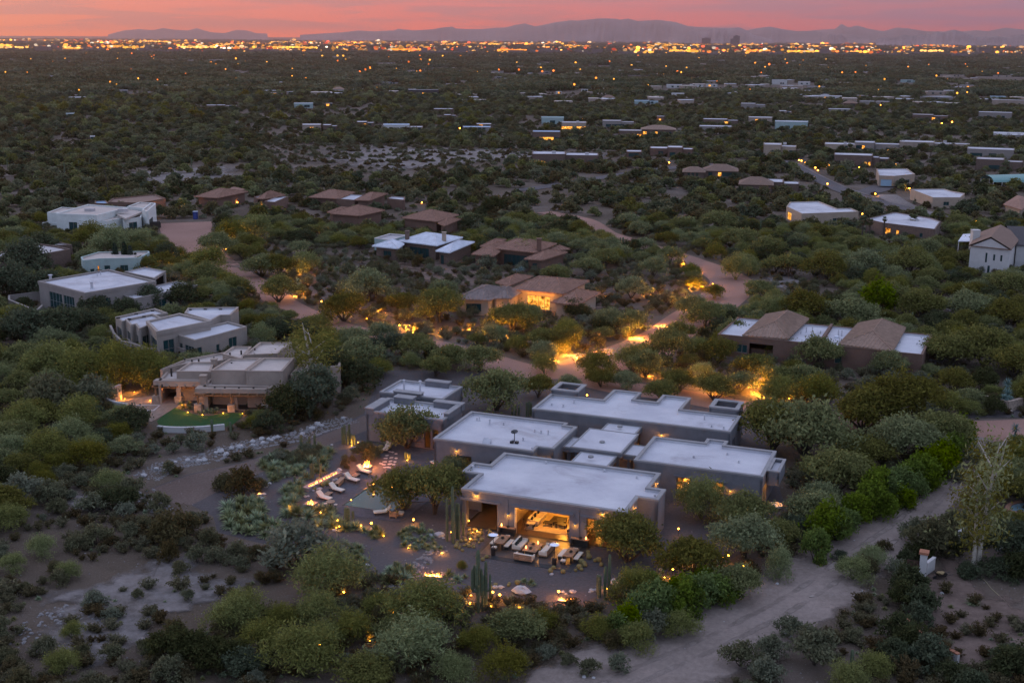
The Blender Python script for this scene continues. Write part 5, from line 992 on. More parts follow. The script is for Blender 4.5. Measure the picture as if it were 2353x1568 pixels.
TN = [(MR, 0, 205, 312, 365, 'grey terraced', m_grey, 0), (MR, 285, 555, 462, 530, 'pale teal stepped', m_teal, 0), (MR, 600, 815, 248, 280, 'white arcaded', m_wht, 1), (MR, 1435, 1705, 405, 455, 'red-lit white-roofed', m_brick, 1), (MR, 1985, 2235, 385, 440, 'colonnaded white-roofed', m_grey, 0),
      (MR, 2110, 2360, 283, 330, 'broad tan', m_adobe, 0), (MR, 1515, 1735, 255, 285, 'low white-topped', m_grey, 0), (MR, 270, 375, 108, 155, 'two-tier white', m_wht, 0), (MR, 485, 570, 130, 158, 'white cube-like', m_wht, 0), (MR, 285, 485, 190, 215, 'long pale-roofed', m_grey, 0),
      (MR, 565, 690, 170, 190, 'thin white-roofed', m_grey, 0), (MR, 75, 175, 155, 180, 'dark-fronted', m_brick, 0), (MR, 975, 1050, 250, 270, 'small red-lit', m_brick, 1), (MR, 1010, 1210, 295, 322, 'wide grey-roofed', m_grey, 0), (MR, 730, 910, 360, 388, 'stepped grey', m_grey, 0),
      (MR, 860, 960, 305, 338, 'brown pitched', m_brick, 0), (MR, 1550, 1700, 210, 240, 'pale boxy', m_adobe, 0), (MR, 1810, 2000, 160, 185, 'white-roofed lit', m_grey, 1), (MR, 1330, 1450, 118, 140, 'bluish low', m_teal, 0), (MR, 1670, 1840, 85, 105, 'pale long', m_adobe, 0), (MR, 2080, 2260, 92, 112, 'tan long', m_adobe, 0), (MR, 1040, 1215, 80, 100, 'tan spread', m_adobe, 0), (MR, 1820, 1910, 105, 130, 'tan small', m_adobe, 0), (MR, 2075, 2195, 255, 275, 'pale blue-roofed', m_teal, 0), (MR, 320, 420, 380, 405, 'cream-roofed', m_adobe, 0), (MR, 2130, 2380, 560, 605, 'bright white', m_wht, 0),
      (MM, 565, 750, 405, 462, 'pink stucco lit-windowed', m_adobe, 1), (MM, 750, 890, 408, 465, 'grey-roofed lit-patio', m_brick, 1), (MM, 1290, 1530, 405, 462, 'blue-white roofed porch', m_wht, 0), (MM, 1530, 1645, 430, 465, 'low walled', m_adobe, 0), (MM, 1055, 1215, 380, 430, 'tree-hidden lit', m_brick, 1), (MM, 500, 670, 215, 262, 'pale teal roofed', m_teal, 0), (MM, 780, 845, 215, 250, 'small bright-lamped', m_brick, 1), (MM, 290, 400, 125, 150, 'three-lamped', m_brick, 1), (MM, 430, 495, 112, 140, 'grey end', m_grey, 0), (MM, 845, 945, 85, 128, 'red-roofed bright', m_wht, 1), (MM, 950, 1085, 92, 120, 'white walled', m_wht, 0), (MM, 1085, 1330, 92, 110, 'long-walled', m_grey, 0), (MM, 1510, 1790, 95, 142, 'dark grey modern', m_darkroof, 1), (MM, 1265, 1430, 30, 48, 'blue-roofed', m_grey, 0), (MM, 1825, 2005, 42, 62, 'white lamp-lit', m_grey, 1), (MM, 1740, 1915, 265, 300, 'pink-roofed', m_brick, 0), (MM, 1830, 1940, 318, 355, 'brown small', m_brown, 0), (MM, 2000, 2250, 440, 465, 'blue-roofed long', m_grey, 0), (MM, 2120, 2255, 400, 438, 'lamp-lit pink', m_brick, 1),
      (ML, 1840, 2120, 235, 265, 'wide white-roofed', m_brick, 0), (ML, 1060, 1140, 98, 125, 'grey tree-hidden', m_grey, 0), (ML, 1160, 1215, 128, 152, 'tiny red-lit', m_brick, 1), (ML, 1320, 1385, 128, 142, 'small white-topped', m_grey, 0), (ML, 590, 670, 315, 345, 'turquoise-roofed', m_teal, 0), (ML, 805, 848, 530, 556, 'little white', m_wht, 0), (ML, 670, 710, 145, 165, 'pale small', m_grey, 0),
      (FR, 70, 155, 580, 600, 'white-topped pair', m_wht, 0), (FR, 170, 250, 578, 600, 'white block', m_wht, 1), (FR, 310, 372, 598, 615, 'bright-windowed', m_brick, 1), (FR, 110, 245, 530, 555, 'terraced pale', m_adobe, 0), (FR, 530, 610, 522, 538, 'low white', m_grey, 0), (FR, 980, 1050, 512, 524, 'thin white', m_grey, 0), (FM, 1010, 1095, 488, 510, 'thin lamp-lit', m_grey, 1), (FM, 1345, 1410, 490, 505, 'slim white', m_grey, 0), (FM, 1940, 2090, 518, 535, 'orange-lit long', m_brick, 1), (FM, 2210, 2310, 580, 610, 'white gable', m_wht, 0), (FM, 2240, 2330, 640, 665, 'pale two-part', m_wht, 0), (FM, 1985, 2155, 690, 715, 'blue-grey roofed', m_teal, 0), (FM, 1680, 1765, 558, 572, 'white-edged', m_grey, 0), (FM, 1770, 1850, 665, 690, 'dark brown pitched', m_brick, 0), (FM, 430, 525, 478, 492, 'pale sloped', m_grey, 0), (FM, 1450, 1490, 632, 650, 'tiny white', m_wht, 1), (FM, 1625, 1670, 622, 638, 'tiny bluish', m_wht, 0), (FM, 1225, 1275, 528, 538, 'little blue-topped', m_teal, 0), (FM, 1030, 1080, 530, 542, 'little white-edged', m_grey, 0), (FR, 1500, 1600, 548, 570, 'bluish white', m_teal, 0), (FR, 1790, 1930, 522, 535, 'long thin pale', m_adobe, 0), (FR, 2130, 2270, 528, 550, 'pale spread', m_adobe, 0)]
LAND2 = ['below the tallest far trees', 'amid dark scrub', 'in the middle distance', 'on the plain before the city', 'beside a clump of dark trees', 'among low trees']
for i, (R, x0, x1, yt, yb, ad, wl, lit) in enumerate(TN):
    D = R((x0 + x1) / 2, yb); p = G(*D); side = ('on the sunset side of the plain' if D[0] < 800 else 'midway across the plain' if D[0] < 1500 else 'on the mountain side of the plain')
    farhouse(R, x0, x1, yt, yb, f'{ad} flat house {side}, {"well out" if p[1] > 900 else "beyond the scrub belt"}', wl, m_bluey if 'blue' in ad else (m_greyroof if i % 5 == 3 else m_white), w=[(.3 + .1 * (i % 4), 2.2 if lit else 1.8, L_ if lit else D_), (.75, 1.6, D_)], low=.6 if i % 3 == 0 else None, pitched=m_tileroof2 if 'red-roof' in ad else (m_shing if 'pitched' in ad else None))
# ---- suburb roofs nearer the city: too many and too small to tell apart
RSs = np.random.RandomState(5); b1 = MB(); b2 = MB(); b3 = MB()
for i in range(1050):
    y = 1000 * math.exp(RSs.rand() * 1.65); x = (RSs.rand() - .5) * .95 * y + 0
    if y < 2000 and x < -60 and RSs.rand() < .75: continue
    wv, dv, hv = RSs.uniform(7, 18), RSs.uniform(7, 12), RSs.uniform(2.5, 3.5); an = RSs.uniform(-.5, .5); ex = np.array([math.cos(an), math.sin(an)]) * wv / 2; ey = np.array([-math.sin(an), math.cos(an)]) * dv / 2
    z = hgt(x, y) if y < 2500 else 0
    b1.obox((x, y), ex, ey, z - .5, z + hv, 0)
    (b2 if RSs.rand() < .45 else b3).obox((x, y), ex * 1.03, ey * 1.03, z + hv, z + hv + .4, 0)
tag(b1.build('suburb_walls', m_adobe), kind='stuff'); tag(b2.build('suburb_roofs', m_white), kind='stuff'); tag(b3.build('suburb_roofs', m_adoberoof), kind='stuff')
# ---- the city: dark blocks and countless lights
bc = MB(); 
for i in range(1300):
    y = 3800 * math.exp(RSs.rand() ** 1.2 * 1.6); x = (RSs.rand() - .5) * 1.0 * y; s = RSs.uniform(15, 60); hv = RSs.uniform(4, 11) * (2.2 if RSs.rand() < .05 else 1)
    bc.obox((x, y), (s / 2, 0), (0, s / 3), -1, hv, 0)
tag(bc.build('city_blocks', mat('city_concrete', (.12, .10, .10), .9)), kind='stuff')
lm = bpy.data.materials.new('city_glow'); lm.use_nodes = True; t = lm.node_tree; t.nodes.clear(); at = N(t, 'ShaderNodeAttribute', attribute_name='tint'); e = N(t, 'ShaderNodeEmission'); e.inputs[1].default_value = 1.5
t.links.new(at.outputs['Color'], e.inputs[0]); o = N(t, 'ShaderNodeOutputMaterial'); t.links.new(e.outputs[0], o.inputs[0])
bl = MB(); tints = []
clus = [(RSs.uniform(-.46, .46), 10 ** RSs.uniform(3.6, 4.02)) for _ in range(60)]
def lightdot(x, y, z, r, col, flat=.6):
    n = len(bl.f); vs = [(x + r * math.cos(k * math.pi / 4), y - (.4 * r), z + r * flat * math.sin(k * math.pi / 4)) for k in range(8)] + [(x, y + r * .6, z)]
    bl.add(vs, [tuple(range(8))[::-1] if False else tuple(range(8))] + [(k, (k + 1) % 8, 8) for k in range(8)]); tints.extend([col] * 9)
PAL = [(1, .38, .04), (1, .28, .03), (1, .45, .10), (1, .55, .25), (1, .20, .03), (1, .10, .03), (.9, .7, .5), (1, .42, .05), (1, .36, .03)]
for i in range(2300):
    k = RSs.rand()
    if k < .62: c_ = clus[RSs.randint(len(clus))]; y = c_[1] * (1 + RSs.randn() * .03); x = c_[0] * c_[1] + RSs.randn() * c_[1] * .018
    else: y = 10 ** RSs.uniform(3.58, 4.12); x = RSs.uniform(-.49, .49) * y
    r = y * (.0005 + .0015 * RSs.rand() ** 2.4); col = np.array(PAL[RSs.randint(len(PAL))]) * RSs.choice([.25, .45, .8, 1.3, 2.2], p=[.36, .3, .19, .1, .05])
    lightdot(x, y, RSs.uniform(4, 16), r, tuple(col))
for i in range(62):                                      # long lit streets and shop fronts seen end-on
    y = 10 ** RSs.uniform(3.6, 3.98); x = RSs.uniform(-.47, .47) * y; n = RSs.randint(4, 13); col = np.array(PAL[RSs.choice([0, 1, 2, 7])]) * RSs.uniform(.5, 1.6)
    for k in range(n): lightdot(x + k * y * .0021, y + RSs.randn() * 10, 8 + RSs.rand() * 3, y * .0015 * RSs.uniform(.7, 1.2), tuple(col * RSs.uniform(.6, 1.3)))
for i in range(240):                                     # pin-point lamps nearer in
    y = 10 ** RSs.uniform(3.05, 3.55); x = RSs.uniform(-.47, .47) * y
    lightdot(x, y, RSs.uniform(3, 6) + (hgt(x, y) if y < 2500 else 0), y * .00055 * RSs.uniform(.7, 1.6), tuple(np.array(PAL[RSs.choice([0, 1, 4, 7])]) * RSs.uniform(.4, 1.6)), 1)
o = bl.build('city_lights', lm); ca = o.data.color_attributes.new('tint', 'FLOAT_COLOR', 'CORNER'); arr = np.ones((len(o.data.loops), 4), np.float32)
li = 0
for p, tcol in zip(o.data.polygons, tints): arr[p.loop_start:p.loop_start + p.loop_total, :3] = tcol
ca.data.foreach_set('color', arr.ravel()); tag(o, kind='stuff')
def tower(R, x0, x1, yt, yb, lab, dist):
    d = ray(*R((x0 + x1) / 2, yt)); k = dist / math.hypot(d[0], d[1]); wv = (x1 - x0) / 1.81 / 1.6463 / F * dist; hv = H + d[2] * k
    t = thing('office_tower', lab, 'tower', (d[0] * k, d[1] * k, 0), -math.atan2(d[0], d[1]), 'towers on the skyline'); b = MB(); b.box(-wv / 2, wv / 2, 0, wv * .8, -1, hv); b.build('body', mat('tower_dark', (.05, .055, .07), .4), t)
    n = int(wv / 11); m = max(2, int(hv / 9))
    for j in range(m):
        b = MB(); b.box(-wv / 2 + 1, wv / 2 - 1, -.5, -.1, 6 + j * (hv - 8) / m, 9.2 + j * (hv - 8) / m); b.build('window_band', m_darkglass, t)
    b = MB(); b.box(-wv * .2, wv * .2, wv * .2, wv * .5, hv, hv + 4); b.build('roof_plant', mat('tower_dark', (.05, .055, .07)), t)
tower(FR, 366, 408, 247, 300, 'dark square tower standing above the city lights', 8200); tower(FR, 150, 208, 263, 292, 'broad lower tower beside the dark square tower', 8600); tower(FR, 345, 368, 268, 300, 'narrow annex against the dark square tower', 8100)
# ================================================================== plant prototypes
def npmesh(name, V, Fq, mats, mi=None):
    me = bpy.data.meshes.new(name); n = len(V); Fq = np.asarray(Fq, np.int32); k = Fq.shape[1]
    me.vertices.add(n); me.vertices.foreach_set('co', np.asarray(V, np.float32).ravel()); me.loops.add(Fq.size); me.loops.foreach_set('vertex_index', Fq.ravel())
    me.polygons.add(len(Fq)); me.polygons.foreach_set('loop_start', np.arange(0, Fq.size, k, dtype=np.int32))
    for m in (mats if isinstance(mats, list) else [mats]): me.materials.append(m)
    if mi is not None: me.polygons.foreach_set('material_index', np.asarray(mi, np.int32))
    me.update(calc_edges=True); return me
def leafmat(name, col, var=.36, hue=.03, trans=.4, inst=.6):
    m = bpy.data.materials.new(name); m.use_nodes = True; t = m.node_tree; t.nodes.clear()
    ge = N(t, 'ShaderNodeNewGeometry'); oi = N(t, 'ShaderNodeObjectInfo'); tcn = N(t, 'ShaderNodeTexCoord')
    h = N(t, 'ShaderNodeHueSaturation'); h.inputs['Color'].default_value = (*col, 1)
    t.links.new(MA(t, 'MULTIPLY_ADD', oi.outputs['Random'], 2 * hue, .5 - hue), h.inputs['Hue'])
    t.links.new(MA(t, 'MULTIPLY_ADD', oi.outputs['Random'], -.5, 1.2), h.inputs['Saturation'])
    rv = MA(t, 'MULTIPLY_ADD', ge.outputs['Random Per Island'], 2 * var, 1 - var)
    n = N(t, 'ShaderNodeTexNoise'); n.inputs['Scale'].default_value = .8; n.inputs['Detail'].default_value = 2; t.links.new(tcn.outputs['Object'], n.inputs['Vector'])
    rv = MA(t, 'MULTIPLY', rv, MA(t, 'MULTIPLY_ADD', n.outputs[0], .9, .55)); rv = MA(t, 'MULTIPLY', rv, MA(t, 'MULTIPLY_ADD', oi.outputs['Random'], inst, 1 - inst * .45)); t.links.new(rv, h.inputs['Value'])
    d = N(t, 'ShaderNodeBsdfDiffuse'); tr = N(t, 'ShaderNodeBsdfTranslucent'); mx = N(t, 'ShaderNodeMixShader'); mx.inputs[0].default_value = trans
    t.links.new(h.outputs[0], d.inputs[0]); t.links.new(h.outputs[0], tr.inputs[0]); t.links.new(d.outputs[0], mx.inputs[1]); t.links.new(tr.outputs[0], mx.inputs[2])
    o = N(t, 'ShaderNodeOutputMaterial'); t.links.new(mx.outputs[0], o.inputs[0]); return m
LM = {'mesquite': leafmat('mesquite_leaf', (.140, .146, .048)), 'verde': leafmat('palo_verde_leaf', (.155, .166, .048)), 'shrub': leafmat('greygreen_leaf', (.128, .134, .080)), 'creosote': leafmat('creosote_leaf', (.105, .090, .047), hue=.03),
      'dry': leafmat('dry_leaf', (.105, .096, .046), hue=.03), 'hedge': leafmat('hedge_leaf', (.100, .145, .018), hue=.012, inst=.25), 'dark': leafmat('dark_leaf', (.062, .074, .036), hue=.03), 'euc': leafmat('yellow_leaf', (.16, .152, .036), hue=.03),
      'far': leafmat('far_leaf', (.112, .108, .052), hue=.04), 'agave': leafmat('agave_leaf', (.18, .205, .10), hue=.05, trans=.1), 'blue': leafmat('blue_yucca_leaf', (.13, .20, .19), hue=.02, trans=.1), 'palm': leafmat('palm_leaf', (.085, .095, .045), hue=.02), 'cypress': leafmat('cypress_leaf', (.045, .07, .05), hue=.02)}
m_bark = mat('dark_bark', (.055, .043, .035), .95, .3, 4); m_pbark = mat('green_bark', (.10, .105, .05), .9, .2, 3); m_wbark = mat('pale_bark', (.36, .32, .27), .9, .3, 2); m_cactus = mat('cactus_skin', (.075, .095, .055), .85, .25, 3); m_spine = mat('golden_spine', (.17, .14, .055), .9, .3, 14)
def leaves(rs, cen, per, spread, size, asp=1.8, up=.3, zsq=.75):
    """small leaf sprays: one quad each, scattered round the clump centres"""
    cen = np.repeat(np.asarray(cen, float), per, 0); n = len(cen); c = cen + rs.randn(n, 3) * spread * np.array([1, 1, zsq])
    nr = rs.randn(n, 3); nr[:, 2] += up; nr /= np.linalg.norm(nr, axis=1)[:, None]; a = np.cross(nr, rs.randn(n, 3)); a /= np.linalg.norm(a, axis=1)[:, None] + 1e-9; b = np.cross(nr, a)
    s = size * rs.uniform(.6, 1.4, n)[:, None]; a = a * s * asp * .5; b = b * s * .5
    V = np.stack([c - a - b * .4, c - b, c + a + b * .1, c + b], 1).reshape(-1, 3); return V, np.arange(n * 4).reshape(n, 4)
def crown_pts(rs, R, Hc, hb, nl, ncl, flat=.62, low=-.35):
    lob = []
    for i in range(nl):
        an = 2.4 * i + rs.uniform(-.5, .5); rr = R * (.70 * math.sqrt((i + .2) / nl)) * rs.uniform(.8, 1.2); lr = R * rs.uniform(.22, .44)
        z = hb + (Hc - hb) * (.74 - .85 * (rr / R) ** 1.4 * rs.uniform(.6, 1.2) + rs.uniform(-.1, .12)) - lr * flat * .3; lob.append((rr * math.cos(an), rr * math.sin(an), z, lr))
    out = []
    while len(out) < ncl:
        l = lob[rs.randint(nl)]; v = rs.randn(3); v /= np.linalg.norm(v)
        if v[2] < low: continue
        k = l[3] * (rs.uniform(.68, 1.06) if rs.rand() > .14 else rs.uniform(1.0, 1.35)); p = np.array([l[0] + v[0] * k, l[1] + v[1] * k, l[2] + v[2] * k * flat])
        if p[2] > hb * .38: out.append(p)
    return np.array(out), lob
def limbs(rs, lob, hb, r0, n=5, base=.0):
    b = MB(); idx = rs.permutation(len(lob))[:n]; st = []
    for i in idx:
        l = lob[i]; e = np.array([l[0] * .8, l[1] * .8, l[2]]); s = np.array([l[0] * .03, l[1] * .03, base - .1]); k1 = s * .55 + e * .45; k1 += rs.randn(3) * .18 * hb; k1[2] = base + (l[2] - base) * .42
        b.tube([s, s * .7 + k1 * .3 + [0, 0, .1], k1, e * .55 + k1 * .45 + rs.randn(3) * .12, e], [r0, r0 * .8, r0 * .55, r0 * .35, r0 * .14], 5)
        for q in range(2):
            f = k1 + (e - k1) * rs.uniform(.1, .6); g = f + np.array([rs.randn() * l[3], rs.randn() * l[3], rs.uniform(.2, .7) * l[3]]); b.tube([f, (f + g) / 2 + rs.randn(3) * .1, g], [r0 * .32, r0 * .2, r0 * .07], 4)
    return b
def tri(V, Fq): return V, Fq
def proto_tree(kind, seed):
    rs = np.random.RandomState(seed)
    if kind == 'mesquite':
        P_, lob = crown_pts(rs, 3.6, 4.1, 1.1, 12, 330); V, Fc = leaves(rs, P_, 20, .34, .145, 2.3, .5); tb = limbs(rs, lob, 1.1, .16, 6); return npmesh('mesquite_crown', V, Fc, LM['mesquite']), tb.mesh('mesquite_trunk', m_bark), 7.2
    if kind == 'verde':
        P_, lob = crown_pts(rs, 2.7, 3.6, .6, 10, 430, .85, -.5); V, Fc = leaves(rs, P_, 13, .30, .08, 3.8, .1, 1.1); tb = limbs(rs, lob, 1.0, .10, 6); return npmesh('palo_verde_crown', V, Fc, LM['verde']), tb.mesh('palo_verde_trunk', m_pbark), 5.4
    if kind == 'dark':
        P_, lob = crown_pts(rs, 3.3, 4.2, .7, 11, 300, .75, -.8); V, Fc = leaves(rs, P_, 18, .27, .18, 1.8, .3); tb = limbs(rs, lob, .9, .15, 4); return npmesh('dark_crown', V, Fc, LM['dark']), tb.mesh('dark_trunk', m_bark), 6.6
    if kind == 'euc':
        cs = []
        for i in range(9): an = i * 2.4; cs += [(rs.uniform(.3, 2.1) * math.cos(an) + rs.randn() * .75, rs.uniform(.3, 1.9) * math.sin(an) + rs.randn() * .5, 2.5 + i * .72 + rs.randn() * .55) for _ in range(16)]
        V, Fc = leaves(rs, cs, 8, .38, .17, 2.4, -.2, 1.3); b = MB(); b.tube([(0, 0, -.1), (.15, 0, 2.4), (.5, .1, 5), (.9, .2, 7.5), (1.2, .2, 9)], [.24, .2, .15, .09, .03], 7)
        for i in range(7): an = i * 2.4; z = 2 + i * .9; b.tube([(.05 * z, 0, z), (.05 * z + .7 * math.cos(an), .7 * math.sin(an), z + .7), (.05 * z + 1.5 * math.cos(an), 1.5 * math.sin(an), z + 1.5)], [.09, .06, .02], 5)
        return npmesh('euc_crown', V, Fc, LM['euc']), b.mesh('euc_trunk', m_wbark), 5.0
    if kind == 'cypress':
        cs = [];
        for i in range(170): z = rs.rand() ** .8 * 5.4; r = .95 * (1 - z / 5.8) ** .8; an = rs.rand() * 6.3; cs.append((r * math.cos(an), r * math.sin(an), .3 + z))
        V, Fc = leaves(rs, cs, 10, .12, .2, 2.0, .2, 1.6); b = MB(); b.tube([(0, 0, -.1), (0, 0, 4)], [.14, .04], 6); return npmesh('cypress_crown', V, Fc, LM['cypress']), b.mesh('cypress_trunk', m_bark), 2.0
def proto_bush(kind, seed):
    rs = np.random.RandomState(seed)
    if kind == 'shrub': P_, lob = crown_pts(rs, 1.25, 1.75, .3, 7, 90, .85, -.7); V, Fc = leaves(rs, P_, 24, .14, .09, 2.2, .3); st = limbs(rs, lob, .3, .045, 5); w = 2.5
    elif kind == 'creosote':
        cs = []
        for i in range(34):
            an = rs.rand() * 6.3; sp = rs.uniform(.25, 1.05); hh = rs.uniform(.7, 1.35) * (1.1 - .35 * sp)
            for k in np.linspace(.3, 1, 5): cs.append((sp * k ** 1.1 * math.cos(an), sp * k ** 1.1 * math.sin(an), hh * k ** .8))
        V, Fc = leaves(rs, cs, 8, .08, .085, 2.2, .2); st = MB()
        for i in range(9): an = rs.rand() * 6.3; st.tube([(0, 0, 0), (.4 * math.cos(an), .4 * math.sin(an), .55), (.8 * math.cos(an), .8 * math.sin(an), 1.0)], [.022, .014, .006], 3)
        w = 2.1
    elif kind == 'dry':
        P_, lob = crown_pts(rs, 1.5, 2.1, .3, 8, 120, .9, -.7); V, Fc = leaves(rs, P_, 14, .17, .10, 3.2, .0, 1.2); st = limbs(rs, lob, .3, .04, 7); w = 3.0
    elif kind == 'hedge':
        P_, lob = crown_pts(rs, 1.3, 2.5, .2, 8, 120, 1.25, -.8); V, Fc = leaves(rs, P_, 24, .16, .115, 2.0, .5, 1.2); st = limbs(rs, lob, .3, .05, 4); w = 2.6
    elif kind == 'oleander':
        P_, lob = crown_pts(rs, 1.8, 2.6, .2, 8, 130, 1.0, -.8); V, Fc = leaves(rs, P_, 24, .2, .13, 2.3, .4); st = limbs(rs, lob, .3, .05, 4); w = 3.6
    n = len(V); sv = np.array(st.v); sf = [f for f in st.f if len(f) == 4]
    V = np.concatenate([V, sv]); Fc2 = np.concatenate([Fc, np.array(sf) + n]); mi = [0] * len(Fc) + [1] * len(sf)
    lm = {'shrub': LM['shrub'], 'creosote': LM['creosote'], 'dry': LM['dry'], 'hedge': LM['hedge'], 'oleander': LM['dark']}[kind]
    return npmesh(kind + '_bush', V, Fc2, [lm, m_bark], mi), None, w
def proto_rosette(seed, n=70, ln=.62, mt='agave', wd_=.045, lift_=.15, stem=0):
    rs = np.random.RandomState(seed); V = []; Fq = []
    for i in range(n):
        an = rs.rand() * 6.283; el_ = math.acos(rs.uniform(.0 - lift_ * .8, .98)); d = np.array([math.sin(el_) * math.cos(an), math.sin(el_) * math.sin(an), math.cos(el_)]); s = np.cross(d, [0, 0, 1.]); s /= np.linalg.norm(s) + 1e-6
        l = ln * rs.uniform(.75, 1.15); o = np.array([0, 0, .12 + stem]); k = len(V); dr = np.array([0, 0, -.12 * l * math.sin(el_)])
        V += [o - s * wd_, o + s * wd_, o + d * l * .6 + s * wd_ * .7, o + d * l * .6 - s * wd_ * .7, o + d * l + dr]; Fq += [(k, k + 1, k + 2, k + 3), (k + 3, k + 2, k + 4, k + 4)]
    b = MB(); b.v = [tuple(v) for v in V]; b.f = [f if f[2] != f[3] else f[:3] for f in Fq]; b.m = [0] * len(b.f)
    if stem: b.tube([(0, 0, -.05), (0, 0, stem + .1)], [.11, .09], 7, 1)
    return b.mesh('rosette', [LM[mt], m_bark]), None, ln * 2
def proto_barrel(seed):
    b = MB(); n = 20; prof = [(.02, .0), (.2, .02), (.30, .14), (.33, .28), (.29, .42), (.18, .52), (.03, .54)]; vs = []
    for r, z in prof:
        for k in range(n): an = 2 * math.pi * k / n; q = r * (1.06 if k % 2 else .93); vs.append((q * math.cos(an), q * math.sin(an), z))
    b.add(vs, [(i * n + k, i * n + (k + 1) % n, (i + 1) * n + (k + 1) % n, (i + 1) * n + k) for i in range(len(prof) - 1) for k in range(n)]); return b.mesh('barrel', m_spine), None, .66
PROT = {'mesquite': [proto_tree('mesquite', 10 + i) for i in range(6)], 'verde': [proto_tree('verde', 30 + i) for i in range(4)], 'dark': [proto_tree('dark', 40 + i) for i in range(3)], 'euc': [proto_tree('euc', 50 + i) for i in range(2)], 'cypress': [proto_tree('cypress', 55)],
        'shrub': [proto_bush('shrub', 60 + i) for i in range(4)], 'creosote': [proto_bush('creosote', 70 + i) for i in range(5)], 'dry': [proto_bush('dry', 80 + i) for i in range(3)], 'hedge': [proto_bush('hedge', 90 + i) for i in range(4)], 'oleander': [proto_bush('oleander', 100 + i) for i in range(3)],
        'agave': [proto_rosette(110 + i, 85, .62, 'agave', .05) for i in range(3)], 'tuft': [proto_rosette(115 + i, 110, .42, 'agave', .026) for i in range(2)], 'spoon': [proto_rosette(118 + i, 150, .8, 'agave', .034) for i in range(2)], 'yucca': [proto_rosette(120 + i, 110, .6, 'blue', .04, .8, .9) for i in range(2)], 'barrel': [proto_barrel(0)]}
NAMES = {'mesquite': ('mesquite_tree', 'tree', 'spreading mesquite tree'), 'verde': ('palo_verde_tree', 'tree', 'feathery palo verde tree'), 'dark': ('desert_ironwood_tree', 'tree', 'dense dark green tree'), 'euc': ('eucalyptus_tree', 'tree', 'tall pale-trunked yellowing tree'), 'cypress': ('cypress_tree', 'tree', 'narrow dark cypress'),
         'shrub': ('desert_shrub', 'shrub', 'rounded grey-green shrub'), 'creosote': ('creosote_bush', 'bush', 'brownish creosote bush'), 'dry': ('dry_bush', 'bush', 'rusty dry bush'), 'hedge': ('hopbush_shrub', 'shrub', 'vivid green hopbush'), 'oleander': ('oleander_shrub', 'shrub', 'dark glossy oleander'), 'agave': ('agave_plant', 'agave', 'spiky pale agave'), 'tuft': ('grass_tuft_plant', 'plant', 'small spiky grass tuft'),
         'spoon': ('desert_spoon_plant', 'plant', 'shaggy green desert spoon'), 'yucca': ('blue_yucca_plant', 'yucca', 'blue-leaved yucca'), 'barrel': ('barrel_cactus', 'cactus', 'golden barrel cactus'), 'saguaro': ('saguaro_cactus', 'cactus', 'ribbed saguaro cactus'), 'palm': ('fan_palm_tree', 'palm', 'fan palm tree'), 'rock': ('boulder', 'boulder', 'pale boulder'), 'light': ('garden_light', 'garden light', 'low glowing garden light')}
GROUPS = {'mesquite': 'mesquite trees of the desert lots', 'verde': 'palo verde trees', 'dark': 'dense dark trees', 'euc': 'tall yellowing trees', 'cypress': 'cypresses by the teal house', 'shrub': 'grey-green shrubs', 'creosote': 'creosote bushes', 'dry': 'dry bushes', 'hedge': 'green hopbush hedge along the alley', 'oleander': 'oleander shrubs', 'agave': 'agaves of the gravel garden', 'tuft': 'grass tufts of the gravel garden', 'spoon': 'desert spoons', 'yucca': 'blue yuccas', 'barrel': 'golden barrel cacti', 'saguaro': 'saguaro cacti', 'palm': 'fan palms', 'rock': 'pale boulders', 'light': 'garden lights'}
ITEMS = []                                                # kind, x, y, scale(3), rot, proto, width in photo px
def proj(x, y, z):
    q = np.array([x, y, z - H]); k = q @ w_; return CX + F * (q @ r_) / k, CY - F * (q @ u_) / k, k
def plant(kind, px, wpx, hk=1.0, hero=True, z=0):
    p = G(px[0], px[1] - {'mesquite': .06, 'verde': .11, 'dark': .1, 'shrub': .12, 'dry': .12, 'hedge': .1, 'oleander': .12, 'creosote': .1}.get(kind, 0) * wpx); dist = np.linalg.norm(p - [0, 0, H]); i = random.randrange(len(PROT[kind])); s = wpx * {'hedge': 1.45, 'agave': 1.35, 'spoon': 1.35, 'tuft': 1.35, 'barrel': .88}.get(kind, 1) * dist / F / PROT[kind][i][2]
    ITEMS.append(dict(k=kind, x=float(p[0]), y=float(p[1]), s=(s, s, s * hk), r=random.uniform(0, 6.28), i=i, w=wpx, hero=hero)); return p
def PL(kind, R, lst):
    for e in lst: plant(kind, R(e[0], e[1]), e[2] / 3.871 if R is not ID else e[2], e[3] if len(e) > 3 else 1.0)
ID = lambda x, y: (x, y)
